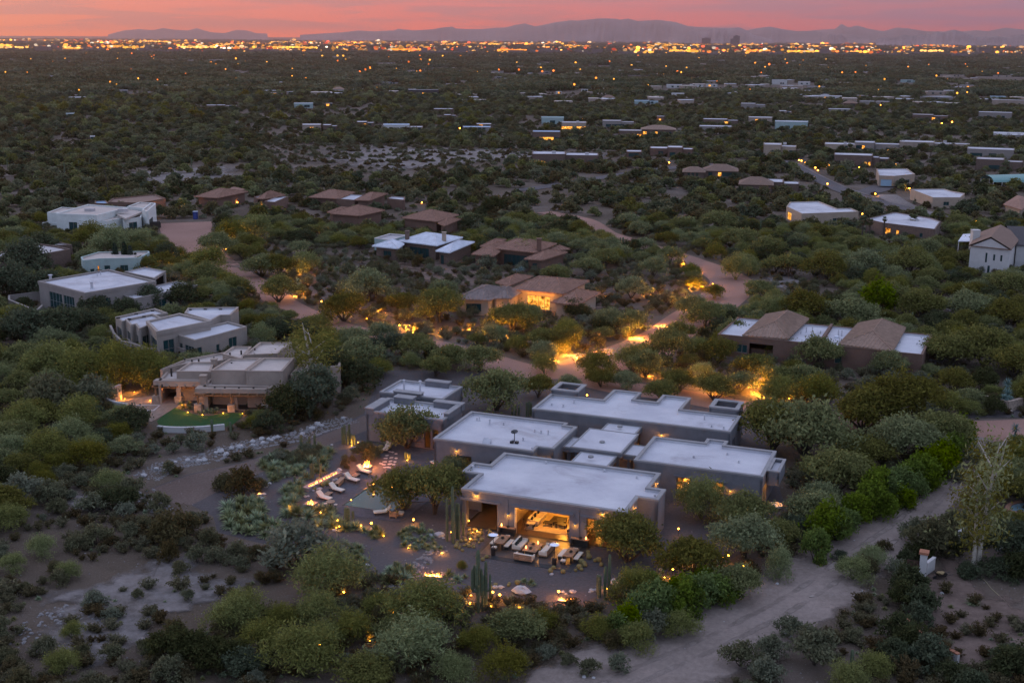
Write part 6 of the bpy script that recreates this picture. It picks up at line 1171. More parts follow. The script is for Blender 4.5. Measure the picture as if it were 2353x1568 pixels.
# --- trees and bushes one can point to (foot of the plant in the photo, width across the crown)
PL('mesquite', ID, [(1848, 1066, 235), (1775, 1042, 190, 1.05), (2060, 990, 210), (1980, 1000, 170), (2160, 1042, 150), (2075, 1062, 165), (1915, 1145, 185), (1985, 1082, 130), (1440, 1300, 185, 1.1), (1590, 1340, 170, 1.1), (1710, 1292, 165, 1.05), (1691, 1380, 125, 1.1), (1705, 1225, 150), (1870, 1215, 140), (1790, 1260, 110),
    (998, 1190, 165, 1.25), (930, 1178, 150, 1.1), (1046, 1100, 85, 1.1), (935, 1038, 150, 1.1), (1140, 952, 170), (1236, 918, 85, 1.15), (1520, 928, 90), (1560, 905, 95), (1640, 925, 110), (1700, 905, 90), (1310, 905, 70), (1440, 900, 80), (1380, 893, 75),
    (640, 700, 105), (790, 745, 120), (850, 700, 130), (1010, 748, 140), (1020, 690, 80), (930, 720, 85), (600, 640, 95), (470, 660, 90), (505, 690, 70), (545, 690, 85), (500, 590, 90), (560, 600, 70), (640, 640, 90), (690, 590, 60), (1180, 770, 120), (1210, 758, 95), (1030, 850, 100), (1100, 860, 110), (1250, 830, 80), (880, 790, 85), (820, 850, 120), (955, 830, 110), (1000, 870, 90), (1530, 840, 120, 1.2), (1480, 830, 70), (1450, 770, 95), (1400, 760, 85), (1560, 790, 80), (1300, 815, 85, 1.2), (1620, 760, 110), (1590, 735, 90), (1450, 690, 85), (1350, 640, 80), (1390, 620, 80), (1280, 650, 75), (1500, 640, 80), (1540, 610, 70), (1420, 600, 70), (1360, 580, 60), (1480, 580, 60),
    (1790, 905, 110), (1840, 900, 100), (1650, 840, 100), (1690, 790, 90), (1640, 690, 60), (1745, 690, 80), (1850, 745, 125), (1960, 760, 130), (2040, 720, 110), (2110, 740, 110), (2090, 640, 110), (1990, 640, 100), (1900, 650, 110), (1810, 640, 90), (1760, 600, 90), (1700, 580, 90), (1650, 540, 90), (2220, 740, 110), (2310, 760, 110), (2260, 850, 150), (2170, 850, 130), (2330, 880, 130), (2310, 690, 100), (2270, 620, 90), (2130, 600, 80), (1960, 840, 95, 1.2), (2040, 870, 90, 1.1), (1880, 850, 110, 1.15), (1730, 870, 100)])
PL('dark', ID, [(660, 978, 125, 1.1), (720, 960, 160, 1.1), (618, 1000, 84), (300, 1005, 105), (760, 900, 140), (830, 900, 110), (840, 1060, 70), (100, 600, 90), (60, 640, 120), (30, 700, 130), (110, 690, 100), (60, 800, 130), (140, 790, 120), (200, 770, 90), (220, 740, 90), (290, 740, 80), (350, 720, 90), (420, 712, 90), (1130, 500, 70), (500, 1545, 130, .9), (420, 1530, 140, .9), (560, 1560, 120, .8), (1930, 1290, 40), (530, 720, 60), (700, 800, 90), (640, 790, 90), (660, 770, 60), (2300, 1330, 90, .7), (2330, 1540, 110, .7), (1320, 740, 80), (1380, 770, 60)])
PL('verde', ID, [(1612, 1205, 130, 1.1), (1465, 1395, 120, 1.1), (1460, 1500, 100), (755, 1390, 180, .9), (650, 1452, 85), (975, 1458, 195, .85), (950, 1548, 185, .9), (1100, 1512, 100), (810, 1485, 105), (745, 1503, 100), (690, 1562, 180, .9), (1160, 1572, 115), (1248, 1452, 72), (1375, 1478, 88), (1455, 1388, 98), (870, 1420, 90, .8), (560, 1440, 110), (600, 1510, 110), (1040, 1575, 100), (1560, 1470, 90, .9), (1790, 1335, 75, 1.4), (340, 900, 130), (270, 905, 120, 1.3), (190, 905, 130), (120, 890, 130), (260, 600, 100), (320, 590, 85), (210, 575, 80), (480, 640, 100), (590, 560, 90), (530, 570, 80), (700, 640, 80), (1300, 808, 80, 1.2), (1450, 860, 90), (1370, 880, 100), (1250, 865, 70), (1800, 830, 80), (1790, 940, 100), (1880, 945, 110), (1690, 650, 70, 1.3), (1720, 640, 60), (2010, 1560, 90, .8), (1950, 1600, 100), (1960, 1340, 90, .9), (2000, 1310, 80, .9), (160, 1333, 60, .9), (30, 1320, 66), (95, 1285, 70), (170, 1472, 54, 1.1), (145, 1556, 84), (540, 1462, 120), (20, 1225, 90), (110, 1075, 110), (200, 1085, 100), (60, 1010, 110), (180, 1000, 110), (1060, 1310, 30)])
PL('shrub', ID, [(685, 1322, 180, .85), (1255, 1518, 50), (1305, 1532, 42), (1355, 1552, 55), (1497, 1468, 88), (1870, 1540, 120), (1700, 1540, 90, .9), (1770, 1520, 80), (1810, 1470, 70), (2140, 1290, 110, 1.1), (2190, 1240, 90), (2100, 1250, 80), (2060, 1330, 60), (1420, 1545, 60), (120, 960, 120), (220, 950, 110), (452, 1040, 62), (120, 1165, 80), (50, 1165, 90), (210, 1185, 70), (300, 1150, 70), (1300, 760, 45), (1345, 735, 45), (1390, 740, 40), (1360, 755, 40), (1460, 660, 45), (1530, 700, 40), (1890, 880, 42, .9), (1945, 875, 36), (2010, 865, 36), (1990, 900, 45), (2020, 905, 45), (2045, 910, 40), (2050, 880, 45), (2110, 890, 45), (1120, 625, 50), (1200, 630, 40), (870, 640, 50), (800, 640, 45), (770, 620, 40), (930, 610, 50), (880, 840, 45), (2200, 1110, 60, .8), (2240, 1080, 60), (2290, 1060, 60), (1550, 1300, 40)])
PL('dry', ID, [(1290, 1472, 46), (1405, 1497, 62), (560, 1145, 95, .9), (520, 1130, 60), (400, 1255, 110), (440, 1230, 60), (370, 1180, 60), (390, 1090, 40), (545, 1290, 60), (500, 1300, 60), (1960, 1475, 60, .6), (2030, 1270, 40), (1990, 1325, 60), (600, 1130, 40), (480, 1260, 60)])
PL('hedge', ID, [(2212, 1022, 42, 1.1), (2200, 1040, 44), (2186, 1062, 46), (2165, 1082, 50), (2142, 1102, 55), (2116, 1120, 58), (2088, 1130, 52), (2060, 1146, 55), (2040, 1165, 50), (2008, 1168, 62, 1.1), (1990, 1192, 62), (1962, 1212, 55), (1942, 1232, 45), (1922, 1246, 52, 1.1), (1898, 1250, 60, 1.2), (1868, 1290, 48, 1.2), (1880, 1272, 40), (2030, 1192, 45), (2070, 1170, 40), (2100, 1148, 42), (2130, 1128, 40),
    (1667, 1385, 55, .8), (1640, 1392, 58, .9), (1612, 1398, 62, 1), (1585, 1408, 62), (1556, 1424, 62), (1528, 1424, 56), (1498, 1428, 66, 1.1), (1468, 1448, 64), (1440, 1462, 58), (1420, 1472, 50), (1500, 1380, 50), (1560, 1385, 50), (1610, 1365, 46), (2010, 730, 60)])
PL('oleander', ID, [(2090, 1370, 90, 1.1), (2110, 1410, 85), (2075, 1400, 80), (2060, 1480, 90), (2090, 1510, 100), (2130, 1540, 100), (2050, 1530, 80), (2180, 1575, 90, .8), (2110, 1440, 70), (2220, 1330, 60, .9), (2340, 1335, 85), (2320, 1568, 110), (2250, 1200, 75), (2230, 1230, 60), (2260, 1250, 60), (2170, 1270, 70), (2110, 1290, 60), (2080, 1300, 50), (2230, 1600, 80)])
PL('euc', ID, [(2245, 1300, 120, 1.25), (2235, 1302, 105, 1.0), (2270, 1175, 110, .85), (2230, 1190, 90, .7), (725, 905, 120, .75), (690, 890, 90, .7), (1205, 605, 60, .5)])
PL('cypress', N1, [(1035, 980, 75), (1118, 982, 72, 1.12), (1168, 985, 70), (1210, 985, 60, .8)])
random.seed(21)
def inpoly(p, poly):
    x, y = p; c = False; n = len(poly)
    for i in range(n):
        x1, y1 = poly[i]; x2, y2 = poly[(i + 1) % n]
        if (y1 > y) != (y2 > y) and x < (x2 - x1) * (y - y1) / (y2 - y1) + x1: c = not c
    return c
def bed(kind, R, poly, n, wpx, tries=40, mind=.6, hk=1.0):
    """plants set out over a bed given by its outline"""
    W_ = [R(*p) for p in poly]; xs = [p[0] for p in W_]; ys_ = [p[1] for p in W_]; put = []
    for _ in range(n * tries):
        p = (random.uniform(min(xs), max(xs)), random.uniform(min(ys_), max(ys_))); w = wpx * random.uniform(.7, 1.3) / 3.871
        if inpoly(p, W_) and all(math.hypot(p[0] - q[0], (p[1] - q[1]) * 2) > (w + q[2]) * .5 * mind for q in put): put.append((*p, w)); plant(kind, p, w, hk)
        if len(put) >= n: break
BED = [('spoon', R4, [(430, 600), (620, 530), (900, 480), (1080, 480), (1010, 590), (800, 640), (560, 760)], 78, 105), ('shrub', R4, [(440, 590), (900, 470), (1000, 560), (700, 640)], 24, 110), ('agave', R4, [(130, 1000), (250, 920), (430, 930), (470, 1080), (670, 1160), (640, 1230), (460, 1250), (330, 1240), (140, 1170)], 30, 120), ('spoon', R4, [(230, 930), (420, 930), (430, 1010), (300, 1040)], 5, 105), ('spoon', R4, [(620, 900), (700, 770), (830, 800), (780, 900), (740, 980), (660, 1010)], 12, 110), ('agave', R4, [(720, 650), (1010, 620), (1060, 660), (960, 700), (850, 760), (730, 740)], 8, 80), ('spoon', R4, [(620, 1020), (900, 990), (1110, 1030), (1130, 1120), (1300, 1180), (1200, 1190), (980, 1150), (800, 1090), (640, 1060)], 20, 130), ('agave', R4, [(1350, 1200), (1520, 1180), (1520, 1260), (1360, 1280)], 5, 80), ('tuft', R4, [(1640, 1260), (1700, 1170), (1900, 1150), (2000, 1240), (2060, 1370), (1850, 1380), (1700, 1330)], 40, 60), ('tuft', R4, [(1090, 1330), (1300, 1330), (1390, 1460), (1300, 1520), (1180, 1450)], 16, 72), ('dry', R4, [(1140, 590), (1280, 560), (1240, 680), (1160, 680)], 4, 85), ('barrel', R4, [(1290, 440), (1500, 460), (1560, 500), (1440, 500)], 5, 50),
       ('barrel', R4, [(930, 740), (1130, 690), (1020, 800), (900, 850)], 4, 55), ('barrel', R1, [(390, 860), (420, 820), (620, 840), (590, 890), (480, 990), (330, 1030), (270, 980)], 30, 42, .95), ('barrel', R1, [(460, 1070), (600, 1075), (580, 1110), (470, 1110)], 3, 42), ('barrel', R1, [(1330, 1210), (1370, 1150), (1470, 1030), (1600, 1060), (1600, 1150), (1440, 1160), (1380, 1220)], 12, 48), ('barrel', R1, [(1060, 1210), (1180, 1170), (1290, 1190), (1270, 1215)], 4, 44), ('barrel', R1, [(630, 1330), (780, 1310), (990, 1300), (760, 1340)], 4, 46), ('spoon', R5, [(1010, 600), (1150, 560), (1340, 600), (1300, 700), (1080, 740)], 8, 120), ('agave', R5, [(1580, 630), (1800, 650), (1800, 700), (1650, 700)], 3, 80), ('tuft', R5, [(820, 1380), (960, 1330), (1150, 1350), (1050, 1440), (900, 1450)], 10, 75), ('agave', R1, [(880, 1290), (1000, 1300), (980, 1330), (880, 1320)], 3, 60), ('agave', N3, [(150, 990), (290, 940), (330, 1030), (200, 1060)], 8, 70), ('agave', N3, [(530, 840), (660, 830), (650, 900), (540, 900)], 4, 80), ('shrub', N3, [(340, 1060), (400, 1060), (390, 1110), (340, 1110)], 2, 60), ('agave', N2, [(860, 1000), (980, 1000), (1040, 1060), (900, 1060)], 6, 45), ('agave', N2, [(1030, 1075), (1230, 1060), (1230, 1090), (1080, 1100)], 8, 45), ('creosote', ID and N8, [(1500, 560), (1640, 620), (1560, 660), (1380, 620)], 5, 70)]
for e in BED: bed(*e[:5], mind=e[5] if len(e) > 5 else .6)
PL('yucca', N8, [(2190, 690, 110, 1.3), (2160, 700, 110, 1.0), (2220, 690, 90, .9), (2190, 610, 100, 1.5), (1775, 700, 80, 1.2), (2265, 985, 100, 1.3), (2250, 1000, 80, .8)]); PL('spoon', R7, [(1890, 1020, 110)]); PL('yucca', N4, [(870, 440, 90, .6), (820, 445, 90, .5)])
PL('spoon', R1, [(785, 1480, 90, 1.5), (1270, 1555, 70, 1.3)])
# ================================================================== wild vegetation between the picked plants
m_soft = None
HB = []                                                   # how each house shows, so that no chance plant hides it
for hp in HOUSES:
    q = [proj(x, y, 3.8)[:2] for x, y in hp]; q2 = [proj(x, y, 1.4)[:2] for x, y in hp]; HB.append((min(p[0] for p in q), max(p[0] for p in q), min(p[1] for p in q), max(p[1] for p in q2), hp))
MAINPX = (840, 1810, 870, 1200)
YARDW = [tuple(G(*p)[:2]) for p in YARD]; POOLW = [W(a, b) for a, b in ((-22, -2.5), (-4, -2.5), (-4, 15), (-22, 15))]
LAWNW = [tuple(G(*p)[:2]) for p in LAWN]; TERR = [tuple(P(*N2(*p))[:2]) for p in ((240, 1010), (360, 900), (640, 900), (1020, 930), (1460, 1000), (1440, 1130), (1280, 1230), (1000, 1262), (720, 1240), (420, 1095))]
RIP = [G(*p)[:2] for p in ((334, 1100), (395, 1066), (476, 1054), (540, 1030), (602, 1018), (684, 1004), (730, 986), (810, 963))]
BARE = [[(20, 1440), (150, 1320), (330, 1270), (420, 1230), (560, 1290), (640, 1330), (520, 1400), (380, 1430), (300, 1568), (60, 1568)], [(2030, 1330), (2130, 1250), (2352, 1340), (2352, 1568), (2200, 1568), (2110, 1500)], [(250, 405), (330, 385), (560, 375), (610, 400), (500, 425), (330, 432)], [(2140, 680), (2187, 680), (2230, 720), (2190, 730)]]
SEMI = [[(600, 335), (780, 328), (1100, 335), (1350, 345), (1560, 352), (1500, 378), (1200, 372), (1000, 395), (800, 410), (640, 392)], [(640, 560), (1100, 590), (1560, 620), (1600, 700), (1460, 760), (1150, 790), (980, 780), (700, 720), (540, 630)], [(1640, 1568), (1800, 1400), (2030, 1330), (2110, 1568)], [(1640, 640), (1850, 620), (1990, 700), (1700, 700)], [(1850, 850), (2050, 850), (2180, 930), (1900, 930)]]
PXCLEAR = [YARD, [(2225, 1000), (2180, 1050), (2040, 1180), (1900, 1270), (1740, 1380), (1500, 1500), (1380, 1568), (1640, 1568), (1800, 1420), (1960, 1310), (2110, 1190), (2230, 1080), (2260, 1010)]]
cell = {}
def near_ok(x, y, r):
    cx_, cy_ = int(x // 6), int(y // 6)
    for i in range(cx_ - 2, cx_ + 3):
        for j in range(cy_ - 2, cy_ + 3):
            for (a, b, c) in cell.get((i, j), ()):
                if (a - x) ** 2 + (b - y) ** 2 < ((c + r) * .62) ** 2: return False
    return True
def put(x, y, r): cell.setdefault((int(x // 6), int(y // 6)), []).append((x, y, r))
for it in ITEMS: put(it['x'], it['y'], it['s'][0] * PROT[it['k']][it['i']][2] / 2)
RD = np.array(ROADS)
def site_ok(x, y, r, h):
    if y < 760 and (np.hypot(RD[:, 0] - x, RD[:, 1] - y) < RD[:, 2] + r * .75 + .3).any(): return False
    if y < 200:
        if inpoly((x, y), YARDW) or inpoly((x, y), POOLW): return False
    if 150 < y < 260 and (inpoly((x, y), LAWNW) or inpoly((x, y), TERR)): return False
    u, v, k = proj(x, y, 0); top = proj(x, y, h)[1]; rp = r * F / k
    for x0, x1, y0, y1, hp in HB:
        if u + rp > x0 and u - rp < x1 and top < y1 - .25 * (y1 - y0) and v > y0:
            if v > y0 and k < proj(hp[0][0], hp[0][1], 0)[2] + 6: return False
            if inpoly((x, y), hp): return False
    if MAINPX[0] < u < MAINPX[1] and MAINPX[2] < v < MAINPX[3]: return False
    pc = [LAWN] + (PXCLEAR if y < 175 else [])
    if y < 260 and any(in_px(u + a * rp * .85, v + (top - v) * b, pc) for a in (-1, 0, 1) for b in (.3, .7, 1)): return False
    return not (y < 170 and any(np.hypot(x - p[0], y - p[1]) < 2.6 + r for p in RIP))
def in_px(u, v, polys): return any(inpoly((u, v), p) for p in polys)
random.seed(33)
def wild(n, ylo, yhi, kinds, rmin, rmax, dense=1.0, pw=1.6):
    got = 0
    for _ in range(n):
        y = (ylo ** pw + (yhi ** pw - ylo ** pw) * random.random()) ** (1 / pw); x = (random.random() * 2 - 1) * (.53 * y + 10)
        u, v, k_ = proj(x, y, 0)
        bare = in_px(u, v, BARE); semi = in_px(u, v, SEMI); left = u < 700
        kd = random.choices([k for k, *_ in kinds], [w for _, w, *_ in kinds])[0]; s = random.uniform(rmin, rmax)
        if semi and random.random() < .45: continue
        if u < 640 and v > 1190:
            kd = 'dry' if random.random() < .12 else 'creosote'; s *= random.uniform(.55, 1.15)
            if random.random() < .2: kd = 'shrub'
            i = 0
        if kd in ('mesquite', 'dark', 'verde') and (bare or semi): continue
        if bare and random.random() < (.42 if u < 640 else .7): continue
        if v > 1150 and kd in ('creosote', 'shrub') and mnoise.noise(Vector((x / 9, y / 9, 1))) > .16: continue
        if u > 1900 and v > 1300 and kd != 'creosote': continue
        i = random.randrange(len(PROT[kd])); wm_ = PROT[kd][i][2]; r = wm_ * s / 2
        if not near_ok(x, y, r) or not site_ok(x, y, r, {'mesquite': 4.9, 'dark': 5, 'verde': 4.6}.get(kd, 1.7) * s): continue
        put(x, y, r); ITEMS.append(dict(k=kd, x=x, y=y, s=(s, s, s * random.uniform(.85, 1.15)), r=random.uniform(0, 6.28), i=i, w=wm_ * s * F / k_, hero=False)); got += 1
    return got
ca_ = wild(7800, 90, 345, [('mesquite', 5), ('dark', 2), ('verde', 3)], .55, 1.1); cb_ = wild(16500, 84, 345, [('shrub', 4), ('creosote', 5), ('dry', .7)], .55, 1.25)
print('wild', ca_, cb_, len(ITEMS))
ADB = [N2(*p) for p in ((250, 880), (640, 840), (1760, 840), (1700, 1100), (1400, 1260), (640, 1260))]
for hp in HOUSES:                                         # shrubs along the house walls
    hq = ccw([tuple(p) for p in hp])
    for i in range(len(hq)):
        A, B = np.array(hq[i]), np.array(hq[(i + 1) % len(hq)]); d = B - A; Lw = np.linalg.norm(d)
        if Lw < 2 or A[1] > 900: continue
        d /= Lw; n = np.array([d[1], -d[0]])
        if n[1] > .3: continue
        for k in range(int(Lw / 2.1)):
            if random.random() < .32: continue
            p = A + d * (k + random.random()) * 2.1 + n * random.uniform(1.6, 3.4); kd = random.choices(['shrub', 'creosote', 'dark', 'mesquite'], [5, 3, .5, .35])[0]; s = random.uniform(.5, .95) * (.5 if kd in ('dark', 'mesquite') else 1)
            if inpoly(proj(p[0], p[1], 0)[:2], ADB) or inpoly(tuple(p), hq) or any(inpoly(tuple(p), h2) for h2 in HOUSES) or (RD[:, 1].max() + 30 > p[1] and (np.hypot(RD[:, 0] - p[0], RD[:, 1] - p[1]) < RD[:, 2] + .8).any()) or inpoly(tuple(p), LAWNW) or inpoly(tuple(p), TERR): continue
            i2 = random.randrange(len(PROT[kd])); ITEMS.append(dict(k=kd, x=float(p[0]), y=float(p[1]), s=(s, s, s), r=random.uniform(0, 6.28), i=i2, w=PROT[kd][i2][2] * s * F / p[1], hero=False))
# ---- landmarks for telling plants and lamps apart
LMK = [('the front pavilion', W(9, 2)), ('the swimming pool', W(-12, 6)), ('the guest wing', W(-18, 27)), ('the bedroom block', W(22, 20)), ('the back wing', W(10, 36)), ('the lower fire trenches', W(9, -13)), ('the saguaro clump', W(1, -3)), ('the bay canopy', W(31, 21)),
       ('the gravel path', G(600, 1060)), ('the pale wash slope', G(330, 1380)), ('the alley gate', G(2120, 1310)), ('the alley mouth', G(2220, 1010)), ('the driveway bend', G(1670, 655)), ('the drive fork', G(1400, 830)), ('the turning circle', G(440, 520)), ('the glowing stone walls', G(1800, 890)), ('the curved stone wall', G(2230, 930)), ('the wheelbarrow', G(2165, 1330)), ('the lower alley', G(1650, 1460)), ('the hopbush hedge', G(2010, 1170)), ('the tall leaning eucalyptus', G(2245, 1300)), ('the small wash', G(2165, 705)), ('the tall pole', N1 and G(*N1(975, 385))), ('the dark shrub slope', G(80, 900)), ('the lamp-lit forecourt', G(800, 710)), ('the walled garden pool', P(*N2(560, 1040)))]
SHORT = {'grey_house': 'the glass-corner house', 'staggered_house': 'the staggered-roof house', 'adobe_house': 'the adobe house', 'long_brown_house': 'the long brown house', 'tile_roof_house': 'the under-lit tile house', 'tile_roof_house.001': 'the chimneyed tile house', 'white_roof_house': 'the two-chimney white roof', 'tile_roof_house.002': 'the tree-hidden pyramid roof', 'tile_roof_house.003': 'the wide pyramid roof', 'tile_roof_house.004': 'the cooler-box house', 'tile_roof_house.005': 'the twin-lit-window house', 'tile_roof_house.006': 'the far loop house', 'white_panel_house': 'the white panel house', 'timber_fascia_house': 'the timber-fascia house', 'pale_teal_house': 'the pale teal house', 'tan_flat_house': 'the L-roofed tan house', 'palm_house': 'the fan-palm house', 'gabled_house': 'the two-storey gabled house', 'corner_lamp_house': 'the corner-lamp house', 'garage_house': 'the blue-garage house'}
for k, v in SHORT.items():
    o = bpy.data.objects.get(k)
    if o: LMK.append((v, (o.location.x, o.location.y)))
LMK = [(n, (float(p[0]), float(p[1]))) for n, p in LMK]
ORD = ['first', 'second', 'third', 'fourth', 'fifth', 'sixth', 'seventh', 'eighth', 'ninth', 'tenth', 'eleventh', 'twelfth', 'thirteenth', 'fourteenth', 'fifteenth', 'sixteenth', 'seventeenth', 'eighteenth', 'nineteenth', 'twentieth']
def ordw(n):
    if n <= 20: return ORD[n - 1]
    t = ['twenty', 'thirty', 'forty', 'fifty', 'sixty', 'seventy', 'eighty', 'ninety'][min(n // 10 - 2, 7)]; return t + '-' + ORD[n % 10 - 1] if n % 10 else t[:-1] + 'ieth'
def assign(recs):
    """recs: [object, phrase, x, y] -> a label that singles each out by its place among its like"""
    by = {}
    for o, ph, x, y in recs:
        n, p = min(LMK, key=lambda l: math.hypot(l[1][0] - x, (l[1][1] - y) * .8)); dx, dy = x - p[0], y - p[1]
        sd = ('far' if dy > 0 else 'near') if abs(dy) > abs(dx) else ('mountain' if dx > 0 else 'sunset'); by.setdefault((ph, n, sd), []).append((math.hypot(dx, dy), o))
    for (ph, n, sd), l in by.items():
        l.sort(key=lambda t: t[0])
        for i, (d, o) in enumerate(l): o['label'] = f'{ph} on the {sd} side of {n}' if len(l) == 1 else f'{ph}, {ordw(i + 1)} out from {n} on its {sd} side'
RECS = []
# ---- the plants as things; what is past the limit joins one stuff object
LIM = {'mesquite': 285, 'verde': 230, 'dark': 150, 'shrub': 250, 'creosote': 250, 'dry': 120}
SRC = {}
def phrase(k, w, s):
    base = NAMES[k][2]
    if k in ('mesquite', 'verde', 'dark'): return ('small ' if s[0] < .75 else 'broad ' if s[0] > 1.12 else '') + base
    return ('small ' if s[0] < .72 else 'large ' if s[0] > 1.25 else '') + base
order = sorted(range(len(ITEMS)), key=lambda j: -(ITEMS[j]['w'] + (1000 if ITEMS[j]['hero'] else 0))); cnt = {}; REST = []
for j in order:
    it = ITEMS[j]; k = it['k']; cnt[k] = cnt.get(k, 0) + 1; z = hgt(it['x'], it['y'])
    if cnt[k] > LIM.get(k, 300) or proj(it['x'], it['y'], 0)[1] > 1690 or not -90 < proj(it['x'], it['y'], 0)[0] < 2440: REST.append(it); continue
    nm, cat, _ = NAMES[k]; cr, tr, wm_ = PROT[k][it['i']]
    if tr:
        o = bpy.data.objects.new(nm, None); C.objects.link(o)
        a = bpy.data.objects.new('crown', cr); C.objects.link(a); a.parent = o; b = bpy.data.objects.new('trunk', tr); C.objects.link(b); b.parent = o
    else: o = bpy.data.objects.new(nm, cr); C.objects.link(o)
    o.location = (it['x'], it['y'], z); o.rotation_euler = (0, 0, it['r']); o.scale = it['s']; o['category'] = cat; o['group'] = GROUPS[k]; RECS.append((o, phrase(k, it['w'], it['s']), it['x'], it['y']))
print('individual', {k: min(v, LIM.get(k, 300)) for k, v in cnt.items()}, 'rest', len(REST))
# ---- scatter as one mass
def scatter(name, protos, pts, kind='stuff'):
    """pts: x, y, z, rot, scale, index -> one object instancing the prototypes on its points"""
    col = bpy.data.collections.new(name + '_source'); 
    for i, me in enumerate(protos): col.objects.link(bpy.data.objects.new(f'{name}_{i:02d}_source', me))
    A = np.array(pts, np.float32); me = bpy.data.meshes.new(name); me.vertices.add(len(A)); me.vertices.foreach_set('co', A[:, :3].ravel())
    for nm, c_ in (('rot', 3), ('size', 4)): at = me.attributes.new(nm, 'FLOAT', 'POINT'); at.data.foreach_set('value', A[:, c_].copy())
    at = me.attributes.new('pick', 'INT', 'POINT'); at.data.foreach_set('value', A[:, 5].astype(np.int32)); me.update()
    o = bpy.data.objects.new(name, me); C.objects.link(o); ng = bpy.data.node_groups.new(name, 'GeometryNodeTree')
    ng.interface.new_socket('Geometry', in_out='INPUT', socket_type='NodeSocketGeometry'); ng.interface.new_socket('Geometry', in_out='OUTPUT', socket_type='NodeSocketGeometry')
    gi = N(ng, 'NodeGroupInput'); gout = N(ng, 'NodeGroupOutput'); ci = N(ng, 'GeometryNodeCollectionInfo'); ci.inputs['Collection'].default_value = col; ci.inputs['Separate Children'].default_value = True; ci.inputs['Reset Children'].default_value = True
    ip = N(ng, 'GeometryNodeInstanceOnPoints'); ip.inputs['Pick Instance'].default_value = True
    def at_(nm, ty): n = N(ng, 'GeometryNodeInputNamedAttribute', data_type=ty); n.inputs['Name'].default_value = nm; return n.outputs['Attribute']
    cx_ = N(ng, 'ShaderNodeCombineXYZ'); ng.links.new(at_('rot', 'FLOAT'), cx_.inputs[2])
    ng.links.new(gi.outputs[0], ip.inputs['Points']); ng.links.new(ci.outputs[0], ip.inputs['Instance']); ng.links.new(at_('pick', 'INT'), ip.inputs['Instance Index']); ng.links.new(cx_.outputs[0], ip.inputs['Rotation']); ng.links.new(at_('size', 'FLOAT'), ip.inputs['Scale']); ng.links.new(ip.outputs[0], gout.inputs[0])
    md = o.modifiers.new('scatter', 'NODES'); md.node_group = ng; return tag(o, kind=kind)
def joined(cr, tr):
    if not tr: return cr
    n = len(cr.vertices); V = np.empty(n * 3, np.float32); cr.vertices.foreach_get('co', V); V = V.reshape(-1, 3); q = np.arange(n).reshape(-1, 4)
    tv = np.array([v.co for v in tr.vertices]); tf = np.array([tuple(p.vertices) for p in tr.polygons if len(p.vertices) == 4]) + n
    return npmesh('joined', np.concatenate([V, tv]), np.concatenate([q, tf]), [cr.materials[0], tr.materials[0]], [0] * len(q) + [1] * len(tf))
rk = sorted({it['k'] for it in REST}); prs = []; off = {}
for k in rk: off[k] = len(prs); prs += [joined(c_, t_) for c_, t_, _ in PROT[k]]
if REST: scatter('desert_vegetation', prs, [(it['x'], it['y'], hgt(it['x'], it['y']), it['r'], it['s'][0], off[it['k']] + it['i']) for it in REST])
# far scrub: lighter prototypes
def farproto(seed, R, hh, n, size, lm, flat=.7):
    rs = np.random.RandomState(seed); P_, lob = crown_pts(rs, R, hh, hh * .12, 7, n, flat, -.6); V, Fc = leaves(rs, P_, 5, R * .085, size, 1.6, .5); return npmesh('far_plant', V, Fc, LM[lm])
FP = [farproto(200 + i, 3.0, 3.6, 170, .43, lm) for i, lm in enumerate(['far', 'far', 'mesquite', 'dark', 'dark', 'far'])] + [farproto(210 + i, 1.7, 1.7, 80, .33, lm) for i, lm in enumerate(['shrub', 'creosote', 'creosote', 'far'])] + [farproto(220 + i, 4.6, 7.0, 210, .6, lm, .9) for i, lm in enumerate(['dark', 'verde', 'euc'])]
pts = []; RSv = np.random.RandomState(77)
def farfill(n, y0, y1, big, tall):
    for _ in range(n):
        y = math.sqrt(y0 * y0 + (y1 * y1 - y0 * y0) * RSv.rand()); x = (RSv.rand() * 2 - 1) * (.53 * y + 12); u, v, k = proj(x, y, 0)
        cl_ = mnoise.noise(Vector((x / 85, y / 85, 3))) + .5 * mnoise.noise(Vector((x / 30, y / 30, 7)))
        if in_px(u, v, BARE[2:3]) and RSv.rand() < .8: continue
        semi = in_px(u, v, SEMI[:1]); q = RSv.rand()
        if cl_ < -.3 and q < .3: continue
        if q < tall and u < 1100 and v < 300: i = 10 + RSv.randint(3)
        elif q < big * (1 + .7 * cl_) and not semi: i = RSv.randint(6)
        else: i = 6 + RSv.randint(4)
        s = RSv.uniform(.6, 1.15); r = (3 if i < 6 else 1.7 if i < 10 else 4.6) * s; h_ = (3.6 if i < 6 else 1.7 if i < 10 else 7) * s
        if (RD[:, 1].max() + 30 > y) and (np.hypot(RD[:, 0] - x, RD[:, 1] - y) < RD[:, 2] + r * .7).any(): continue
        bad = False; top = v - h_ * F / k
        for x0, x1, ya, yb, hp in HB:
            if x0 - r * F / k < u < x1 + r * F / k and v > ya and top < yb - (yb - ya) * .48 and k < proj(hp[0][0], hp[0][1], 0)[2] + 12: bad = True; break
        if not bad: pts.append((x, y, hgt(x, y) - .1, RSv.rand() * 6.28, s, i))
farfill(24500, 330, 1150, .66, .04)
scatter('far_scrub', FP, pts)
